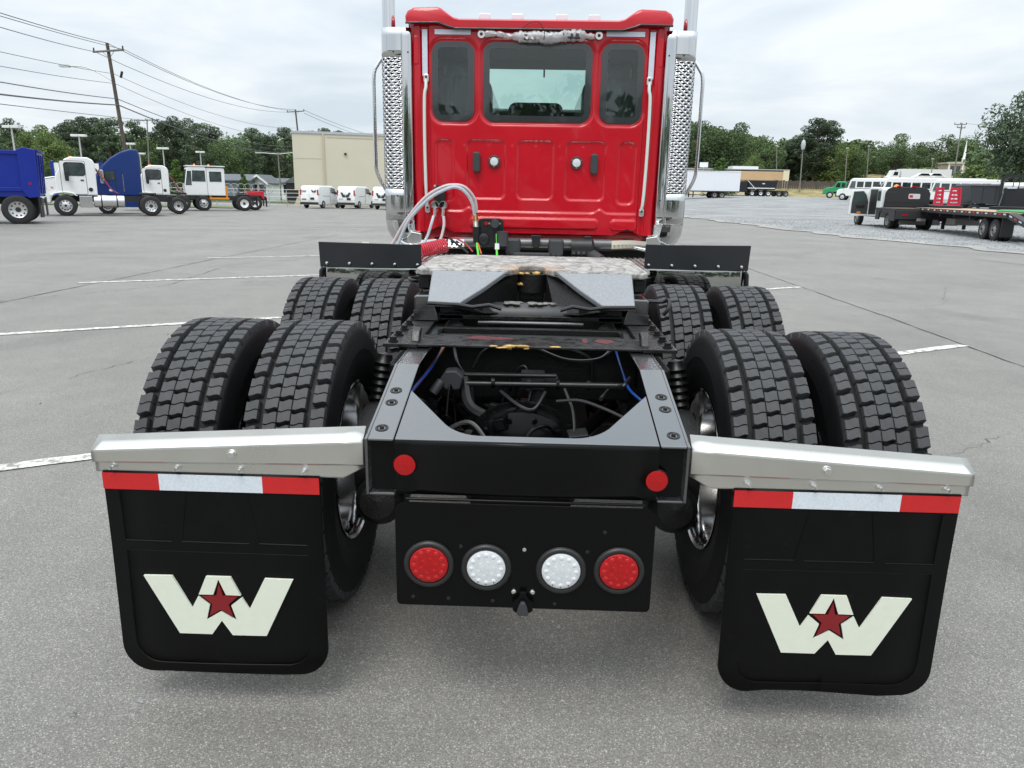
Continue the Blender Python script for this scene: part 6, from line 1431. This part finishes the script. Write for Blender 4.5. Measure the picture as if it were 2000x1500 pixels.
for z in (.15, .5, .85, 1.2, 1.5): MB().cyl((-11, 0, z), (11.4, 0, z), .018, n=5).build('rail', wire, V)
mb = MB()
for i in range(26):
    x = -10.5+.62*i; mb.tube([(x+.42*math.cos(t), .05*math.sin(t*2), 1.55+.4*math.sin(t)) for t in [2*PI*k/14 for k in range(14)]], .02, 4, True)
q = mb.build('coil_wire', wire, V); q['kind'] = 'stuff'
# roadside sign between blue posts
c = at(153, 348, 62); V = empty('lot_sign', (c.x, 62, gz(c.x, 62)), 0, 'white lot sign board between two blue posts behind the tractors', 'sign'); W2 = 1.95
B('sign_board', white_paint, V, -W2, W2, -.05, .05, 1.9, 3.35)
for s in (-1, 1): MB().box(s*W2, s*(W2+.28), -.1, .1, 0, 3.5).build('sign_post', blue_paint, V)
for x0, x1, z in ((-1.5, -1.0, 3.0), (-.8, -.5, 2.95), (-1.4, -1.15, 2.45)): MB().box(x0, x1, -.056, -.05, z-.12, z+.12).build('sign_mark', red_tape, V)

# ================================================================ POLES AND WIRES
timber = pm('pole_timber', (.085, .068, .055), .9, var=.3, vscale=3); timber_g = pm('pole_timber_grey', (.20, .19, .17), .9, var=.2, vscale=3)
galv = pm('galvanised_pole', (.50, .51, .50), .5, .3); wirem = pm('line_wire', (.10, .105, .11), .6)
def upole(px0, py0, px1, py1, Y, label, arm=None, r=.15, mat=timber, lamp=False):
    t = at(px0, py0, Y); b = at(px1, py1, Y); b = b+(t-b)*((gz(b.x, Y)-b.z)/(t.z-b.z)); b.z = gz(b.x, Y) if py1 > 350 else b.z
    V = empty('utility_pole', b, 0, label, 'pole'); o = t-b
    MB().cyl((0, 0, 0), o, r, r*.7, n=10).build('pole_shaft', mat, V, smooth=True)
    if arm:
        for (ax0, ay0, ax1, ay1) in arm:
            p0, p1 = at(ax0, ay0, Y)-b, at(ax1, ay1, Y)-b; p0.y -= .15; p1.y -= .15
            MB().tube([p0, p1], .075, 6).build('crossarm', timber_g, V)
            for k in (0.03, .5, .97): q = p0+(p1-p0)*k; MB().cyl(q, q+Vector((0, 0, .28)), .06, .05, n=8).build('insulator', bg_black, V)
            md = (p0+p1)/2; MB().tube([p0+(p1-p0)*.3, md-Vector((0, 0, .55)), p0+(p1-p0)*.7], .02, 5).build('arm_brace', timber_g, V)
    return V, b
PY = 56
V, _ = upole(209, 84, 262, 400, PY, 'tall leaning timber utility pole with crossarm and street lamp', [(184, 102, 244, 98)], .17)
b = V.location
q0, q1, q2 = at(222, 160, PY)-b, at(165, 131, PY)-b, at(128, 129, PY)-b
MB().tube(curve3([q0, (q0+q1)/2+Vector((0, 0, .1)), q1, q2], 5), .04, 6).build('lamp_arm', galv, V); MB().prism(rrect(-.45, .35, -.08, .08, .06, 3), -.12, .12, 'y').build('lamp_head', galv, V, loc=q2)
q = at(236, 152, PY)-b; MB().cyl(q, q+Vector((.15, 0, .45)), .09, n=8).build('cut_out_fuse', bg_black, V)
V, _ = upole(577, 214, 596, 395, 112, 'utility pole with crossarm rising behind the tan building', [(561, 219, 595, 217)], .15)
mb = MB()
for s in (-1, 1): c = at(583+s*9, 262, 112)-V.location; mb.lathe([(-.5, 0), (-.5, .32), (.5, .32), (.6, 0)], tuple(c), 'z', 12)
mb.build('transformer', pm('transformer_grey', (.62, .64, .66), .5), V)
upole(287, 232, 294, 392, 120, 'thin utility pole with pale crossarm left of the arborvitae', [(270, 236, 300, 234)], .13, timber_g)
V, _ = upole(543, 297, 549, 386, 84, 'short pole with two long lamp arms in front of the white houses', None, .09, timber_g)
for s, pxe in ((-1, 505), (1, 575)):
    e_ = at(pxe, 298, 84)-V.location; m0 = at(544, 301, 84)-V.location; MB().tube([m0, e_], .05, 6).build('lamp_arm', galv, V); MB().box(-.35, .35, -.12, .12, -.08, .06).build('lamp_head', galv, V, loc=e_)
upole(1879, 240, 1862, 350, 128, 'utility pole with two crossarms on the right beside the church', [(1863, 243, 1887, 243), (1868, 249, 1884, 250)], .13, timber_g)
def lamp_pole(px, py, pyb, Y, label, wpx):
    t = at(px, py, Y); b = base(px+2, Y, 395); b.x = t.x; V = empty('lot_light', b, 0, label, 'light pole', 'double-headed lot lights behind the tractors')
    h = t.z-b.z; MB().cyl((0, 0, 0), (0, 0, h), .09, .07, n=8).build('pole_shaft', galv, V); w_ = wpx/FPX*(Y+1.85)
    for s in (-1, 1): MB().box(s*.04, s*w_/2, -.22, .22, h-.05, h+.18).build('lamp_head', pm('lamp_white', (.7, .71, .7), .5), V, bevel=.03)
for a in ((22, 249, 300, 66, 'double-headed lot light above the blue tipper body', 30), (154, 266, 310, 76, 'double-headed lot light over the first white tractor', 28), (254, 282, 300, 92, 'double-headed lot light right behind the sleeper fairing', 18), (273, 301, 330, 104, 'shortest double-headed lot light, just right of the sleeper fairing', 19), (318, 291, 330, 92, 'double-headed lot light above the second white tractor', 21), (391, 298, 325, 104, 'double-headed lot light above the yard tractor', 16)): lamp_pole(*a)
for px, py, Y, lab in ((1517, 284, 165, 'slim bare pole behind the low shop roof'), (1655, 289, 150, 'slim lamp pole behind the green truck'), (1697, 285, 152, 'pole with small lamp above the long bus'), (1822, 310, 146, 'thin pole between the hedge and the church')):
    t = at(px, py, Y); b = base(px-6 if px > 1600 else px, Y, 380); V = empty('slim_pole', b, 0, lab, 'pole'); MB().cyl((0, 0, 0), t-b, .10, .08, n=8).build('pole_shaft', timber_g, V); MB().box(-.25, .25, -.1, .1, -.1, .06).build('lamp_head', galv, V, loc=t-b)
t = at(1570, 268, 150); b = base(1561, 150, 380); V = empty('antenna_pole', b, 0, 'pole carrying a white oval antenna in front of the dark pines', 'pole'); MB().cyl((0, 0, 0), t-b, .13, .1, n=8).build('pole_shaft', timber_g, V)
c = at(1569, 283, 149.8)-b; MB().lathe([(-1.0, 0), (-.8, .3), (0, .45), (.7, .32), (1.0, 0)], tuple(c), 'z', 14).build('antenna_drum', pm('antenna_white', (.42, .44, .46), .5), V, smooth=True)
# wires: each its own sagging line
def wire_line(pts, r, label, sag=.6, sag0=None):
    P = []
    for ii, (a, b) in enumerate(zip(pts, pts[1:])):
        for i in range(12): t = i/12; q = a+(b-a)*t; q.z -= (sag if ii or sag0 is None else sag0)*4*t*(1-t); P.append(q)
    P.append(pts[-1]); o = MB().tube(P, r, 5).build('overhead_wire', wirem); tag(o, label, 'wire', 'wires on the leaning utility pole'); return o
far = 112
W_DEF = [((0, 25, 35), (209, 84, PY), (577, 214, far), .028, 'topmost overhead wire over the leaning pole\'s tip'), ((0, 31, 35), (243, 97, PY), (594, 217, far), .024, 'overhead wire on the right end of the leaning pole\'s crossarm'),
         ((0, 53, 35), (185, 101, PY), (562, 219, far), .026, 'overhead wire on the left end of the leaning pole\'s crossarm'), ((0, 101, 35), (222, 144, PY), (580, 250, far), .02, 'thin wire just below the street lamp arm'),
         ((0, 129, 35), (224, 163, PY), (583, 270, far), .02, 'thin wire at the leaning pole\'s upper third'), ((0, 160, 35), (229, 193, PY), (585, 285, far), .035, 'upper of the two heavy cables at mid pole'),
         ((0, 184, 35), (231, 205, PY), (585, 298, far), .055, 'thickest black cable across the leaning pole'), ((0, 203, 40), (300, 236, 120), None, .03, 'faint low wire running to the thin far pole')]
for a, b, c, r, lab in W_DEF:
    pts = [at(*a), at(*b)]+([at(*c)] if c else [])
    wire_line(pts, r*.8, lab, 1.1, .06)
for k, (py0, py1) in enumerate(((215, 272), (221, 279))):
    wire_line([at(594, py0, far), at(760, py1, 170)], .03, 'upper wire leaving the far pole toward the red truck' if k == 0 else 'lower wire leaving the far pole toward the red truck', .5)
wire_line([at(1887, 241, 128), at(2010, 240, 110)], .025, 'faint wire leaving the right-hand pole', .3)

# ================================================================ TREES
def leafmat(name, a, b_, c=None):
    m = bpy.data.materials.new(name); m.use_nodes = True; t = m.node_tree; b = t.nodes['Principled BSDF']; n = t.nodes.new; k = t.links.new
    g = n('ShaderNodeNewGeometry'); oi = n('ShaderNodeObjectInfo'); r = n('ShaderNodeValToRGB')
    r.color_ramp.elements[0].color = (*a, 1); r.color_ramp.elements[1].color = (*b_, 1)
    k(g.outputs['Random Per Island'], r.inputs[0])
    hs = n('ShaderNodeHueSaturation'); mr = n('ShaderNodeMapRange'); mr.inputs[3].default_value = .75; mr.inputs[4].default_value = 1.3; k(oi.outputs['Random'], mr.inputs[0]); k(mr.outputs[0], hs.inputs['Value']); k(r.outputs[0], hs.inputs['Color'])
    k(hs.outputs[0], b.inputs['Base Color']); b.inputs['Roughness'].default_value = .65; b.inputs['Specular IOR Level'].default_value = .25
    tr = n('ShaderNodeBsdfTranslucent'); k(hs.outputs[0], tr.inputs[0]); mx = n('ShaderNodeMixShader'); mx.inputs[0].default_value = .22
    k(b.outputs[0], mx.inputs[1]); k(tr.outputs[0], mx.inputs[2]); k(mx.outputs[0], t.nodes['Material Output'].inputs[0]); return m
lf_pine = leafmat('pine_needles', (.042, .068, .040), (.115, .155, .088)); lf_dec = leafmat('broad_leaves', (.052, .092, .036), (.14, .20, .080)); lf_light = leafmat('light_leaves', (.075, .12, .032), (.19, .26, .085)); lf_arb = leafmat('arborvitae_leaves', (.04, .085, .015), (.09, .15, .035))
bark = pm('bark', (.075, .06, .048), .9, var=.3, vscale=3)
def leaf_quads(mb, c, rad, n, sz, r, flat=.75):
    for _ in range(n):
        while True:
            v = Vector((r.uniform(-1, 1), r.uniform(-1, 1), r.uniform(-1, 1)))
            if .02 < v.length < 1: break
        v = v.normalized()*(v.length**.45); p = c+Vector((v.x*rad, v.y*rad, v.z*rad*flat))
        nrm = (v+Vector((r.gauss(0, .5), r.gauss(0, .5), r.gauss(.25, .5)))).normalized(); a = nrm.orthogonal().normalized(); b = nrm.cross(a); t = r.uniform(0, 6.28)
        a, b = a*math.cos(t)+b*math.sin(t), b*math.cos(t)-a*math.sin(t); s = sz*r.uniform(.6, 1.35)
        mb.add([p-a*s, p-b*s*.55, p+a*s, p+b*s*.55], [(0, 1, 2, 3)])
def make_tree(kind, seed):
    """unit tree, about 10 m tall; returns crown mesh and trunk mesh data"""
    r = random.Random(seed); cr = MB(); tk = MB()
    lean = Vector((r.uniform(-.3, .3), r.uniform(-.3, .3), 0))
    tk.tube([(0, 0, -.3), lean*.3+Vector((0, 0, 3)), lean*.7+Vector((0, 0, 6)), lean+Vector((0, 0, 9 if kind != 'dec' else 6.5))], [.26, .2, .14, .05], 7)
    if kind == 'pine':
        for i in range(34):
            z = 3.0+6.9*(i/33)**.85+r.uniform(-.3, .3); prof = (1.0-.55*((z-5.6)/4.4)**2) if z > 5.6 else .55+.45*(z-3)/2.6
            rr = 1.95*prof*r.uniform(.45, 1.05); a = r.uniform(0, 6.28)
            c = Vector((rr*math.cos(a)*.85, rr*math.sin(a)*.85, z))+lean*.9
            tk.tube([lean*(z/10)+Vector((0, 0, z-.6)), c], [.06, .02], 4)
            leaf_quads(cr, c, r.uniform(.55, .95), 170, .115, r, .62)
        leaf_quads(cr, lean+Vector((0, 0, 9.5)), .6, 80, .14, r, 1)
    elif kind == 'dec':
        for i in range(36):
            while True:
                v = Vector((r.uniform(-1, 1), r.uniform(-1, 1), r.uniform(-1, 1)))
                if .35 < v.length < 1: break
            c = Vector((v.x*2.9, v.y*2.9, 5.7+v.z*3.5))+lean
            if c.z < 2.4: c.z = 2.4+r.random()
            tk.tube([lean*.5+Vector((0, 0, min(c.z-.5, 5))), c], [.09, .02], 4)
            leaf_quads(cr, c, r.uniform(.8, 1.35), 200, .135, r, .8)
    elif kind == 'cone':
        for i in range(40):
            z = .3+9.4*(i/39); rr = 2.4*(1-(z/10.2)**1.6)
            for k in range(3 if z < 7 else 1):
                a = r.uniform(0, 6.28); leaf_quads(cr, Vector((rr*.62*math.cos(a), rr*.62*math.sin(a), z)), max(.5, rr*.5), 60, .17, r, .8)
    else:   # shrub mound
        for i in range(26):
            a = r.uniform(0, 6.28); q = r.random()**.5; c = Vector((4.2*q*math.cos(a), 4.2*q*math.sin(a), 1.5+6.0*(1-q*q)*r.uniform(.6, 1))); leaf_quads(cr, c, r.uniform(1.3, 2.0), 120, .30, r, .85)
    return cr, tk
TREES = {}
def tree_mesh(kind, var):
    if (kind, var) not in TREES:
        cr, tk = make_tree(kind, hash_(kind)*100+var); me = bpy.data.meshes.new('crown'); me.from_pydata(cr.v, [], cr.f); me.update(); mt = bpy.data.meshes.new('trunk'); mt.from_pydata(tk.v, [], tk.f); mt.update(); TREES[(kind, var)] = (me, mt)
    return TREES[(kind, var)]
def hash_(s): return sum(ord(c) for c in s)
LM = {'pine': lf_pine, 'dec': lf_dec, 'light': lf_light, 'cone': lf_arb, 'mound': lf_light}
nm_ = {'pine': 'pine_tree', 'dec': 'leafy_tree', 'light': 'leafy_tree', 'cone': 'arborvitae', 'mound': 'shrub'}
tr_r = random.Random(77)
def tree(px, pyt, Y, kind, label, group=None, wpx=None, mat=None, zb=None, var=None, fat=1.0):
    t = at(px, pyt, Y); zg = gz(t.x, Y) if zb is None else zb
    h = t.z-zg; k_ = {'light': 'dec'}.get(kind, kind); v_ = tr_r.randrange(4 if k_ in ('pine', 'dec') else 2) if var is None else var
    me, mt = tree_mesh(k_, v_); s = h/(10.0 if k_ != 'dec' else 9.9) if k_ != 'mound' else h/8.2
    V = empty(nm_[kind], (t.x, Y, zg), tr_r.uniform(0, 6.28), label, 'tree' if kind != 'mound' else 'shrub', group); V.scale = (s*fat, s*fat, s)
    for n_, m_, mm in (('crown', me, mat or LM[kind]), ('trunk', mt, bark)):
        if n_ == 'trunk' and k_ in ('cone', 'mound') : continue
        o = bpy.data.objects.new(n_, m_); COL.objects.link(o); o.parent = V
        o.material_slots
        if not m_.materials: m_.materials.append(None)
        o.material_slots[0].link = 'OBJECT'; o.material_slots[0].material = mm
    return V
GL = 'trees of the left treeline'
for px, py, k_, Y, lab in (
  (16, 238, 'pine', 140, 'dark pine at the picture\'s left edge above the blue tipper'), (68, 238, 'light', 128, 'light green leafy tree right above the blue tipper\'s tail'), (98, 252, 'light', 122, 'yellow-green leafy tree left of the white tractor\'s lamp post'),
  (128, 240, 'pine', 142, 'dark pine between the yellow-green tree and the second lot light'), (154, 234, 'pine', 138, 'dark pine above the second lot light'), (180, 236, 'pine', 144, 'dark pine just left of the leaning pole\'s foot'), (207, 231, 'pine', 138, 'tallest dark pine left of the leaning pole'),
  (262, 240, 'pine', 140, 'dark pine just right of the leaning pole'), (283, 252, 'dec', 136, 'leafy tree behind the thin pale-armed pole'), (313, 241, 'pine', 144, 'dark pine right of the thin pale-armed pole'), (331, 234, 'pine', 139, 'dark pine above the arborvitae'), (356, 237, 'pine', 143, 'dark pine right above the second white tractor'),
  (381, 246, 'pine', 137, 'dark pine just left of the yard tractor\'s lamp post'), (408, 247, 'pine', 141, 'dark pine above the yard tractor'), (441, 259, 'dec', 134, 'leafy tree with pointed top above the grey shed'), (492, 255, 'pine', 138, 'dark pine above the red truck tail'), (520, 266, 'pine', 142, 'shorter dark pine left of the short lamp pole'),
  (556, 254, 'pine', 140, 'dark pine at the tan building\'s left corner'), (602, 259, 'pine', 146, 'pine crown just above the tan roof beside the transformer pole'), (638, 256, 'pine', 150, 'tallest pine crown over the tan roof'), (666, 261, 'pine', 146, 'last small pine crown over the tan roof')):
    tree(px, py, Y, k_, lab, GL, fat=1.15 if k_ == 'pine' else 1.0)
tree(342, 312, 78, 'cone', 'rounded green arborvitae between second white tractor and yard tractor', fat=1.5)
tree(474, 333, 92, 'cone', 'small cone-shaped tree beside the grey shed', fat=1.1)
GR = 'trees of the right treeline'
for px, py, k_, Y, lab, ft in (
  (1352, 228, 'dec', 178, 'leafy tree partly behind the right exhaust shield', 1.0), (1392, 218, 'dec', 172, 'largest leafy tree right of the exhaust shield', 1.15), (1434, 236, 'dec', 170, 'leafy tree above the white box trailer\'s end', 1.0), (1462, 252, 'dec', 176, 'leafy tree above the dark navy tipper', 1.0), (1500, 262, 'dec', 172, 'leafy tree above the low shop\'s end pier', 1.0),
  (1470, 298, 'light', 163, 'small light green tree just above the low shop roof', .9), (1543, 279, 'pine', 176, 'dark pine left of the antenna pole', 1.2), (1561, 264, 'pine', 178, 'dark pine right behind the antenna drum', 1.2), (1584, 254, 'pine', 172, 'dark pine right of the antenna pole', 1.2), (1603, 237, 'pine', 170, 'tallest dark pine of the right treeline', 1.3), (1622, 241, 'pine', 172, 'dark pine close right of the tallest pine', 1.25), (1640, 262, 'light', 168, 'light green tree right of the tallest dark pine', 1.0), (1668, 268, 'dec', 172, 'leafy tree above the short bus', .9),
  (1716, 288, 'dec', 190, 'distant leafy tree above the long bus front', 1.0), (1745, 258, 'dec', 200, 'round-topped leafy tree above the semi trailer', 1.1), (1750, 282, 'dec', 176, 'rounded lower tree in front of the round-topped tree', 1.15), (1804, 285, 'dec', 178, 'rounded tree between semi trailer and right utility pole', 1.0), (1810, 262, 'dec', 205, 'leafy tree at the skyline left of the right utility pole', 1.1), (1852, 245, 'dec', 200, 'tall leafy tree directly behind the right utility pole', 1.15), (1890, 262, 'dec', 205, 'skyline tree above the church steeple', 1.1), (1920, 268, 'dec', 200, 'skyline tree left of the big right-hand tree', 1.1)):
    tree(px, py, Y, k_, lab, GR, fat=ft)
tree(1409, 309, 132, 'cone', 'dark green cone-shaped bush above the white box trailer', fat=2.0)
tree(2008, 166, 62, 'dec', 'big dark leafy tree cut off by the right picture edge', fat=.82, var=1, mat=lf_pine)
tree(2070, 190, 60, 'dec', 'second dark leafy tree mostly outside the right picture edge', fat=1.1, var=2, mat=lf_pine)
for px, py, Y, lab, ft in ((1785, 319, 160, 'long clipped light green hedge mound behind the semi trailer', 1.7), (1925, 313, 120, 'light green shrub right of the church', 1.25), (1978, 322, 100, 'light green shrub below the big right-hand tree', 1.2), (1950, 330, 110, 'small shrub between the two right-hand shrubs', .9)):
    tree(px, py, Y, 'mound', lab, 'shrubs near the church', fat=ft)
# the wood behind, which reads as one dark mass
def wood(label, spans, seed, sz=.42):
    r = random.Random(seed); mb = MB()
    for (pxa, pya, pxb, pyb, Y, dens) in spans:
        n = int(abs(pxb-pxa)*dens)
        for i in range(n):
            t = r.random(); px = pxa+(pxb-pxa)*t; top = pya+(pyb-pya)*t; p = at(px, top, Y+r.uniform(-4, 10)); zt = p.z; zb = gz(p.x, p.y)-.2
            z = zb+(zt-zb)*r.random()**.85
            leaf_quads(mb, Vector((p.x, p.y, z)), r.uniform(1.0, 1.7), 16, sz, r, .9)
    o = mb.build('woodland', lf_dec); o['kind'] = 'stuff'; return tag(o, label, 'wood')
wood('dense dark wood filling in behind the left treeline', [(-40, 282, 700, 288, 152, 4.0), (-40, 256, 600, 272, 156, 3.2)], 21, .36)
wood('dense green wood filling in behind the right treeline', [(690, 296, 1340, 280, 186, 1.6), (1335, 244, 1500, 276, 184, 7.0), (1500, 284, 1530, 296, 184, 5.0), (1525, 280, 1700, 282, 184, 7.0), (1690, 312, 1960, 305, 212, 4.0), (1900, 300, 2060, 300, 130, 2.5)], 22, .5)

# the trees on the other side of the lot, behind the photographer: seen only as reflections in chrome and paint
_r = random.Random(9); mb = MB()
for i in range(520):
    x = -75+150*_r.random(); y = -58+_r.uniform(-6, 4); h = 8.5+1.2*math.sin(x*.21)+.8*math.sin(x*.5+1)
    leaf_quads(mb, Vector((x, y, h*_r.random()**.8)), _r.uniform(1.6, 2.8), 22, .7, _r, .9)
o = mb.build('woodland', lf_dec); o['kind'] = 'stuff'; tag(o, 'dark treeline across the lot mirrored in the chrome heat shields', 'wood')
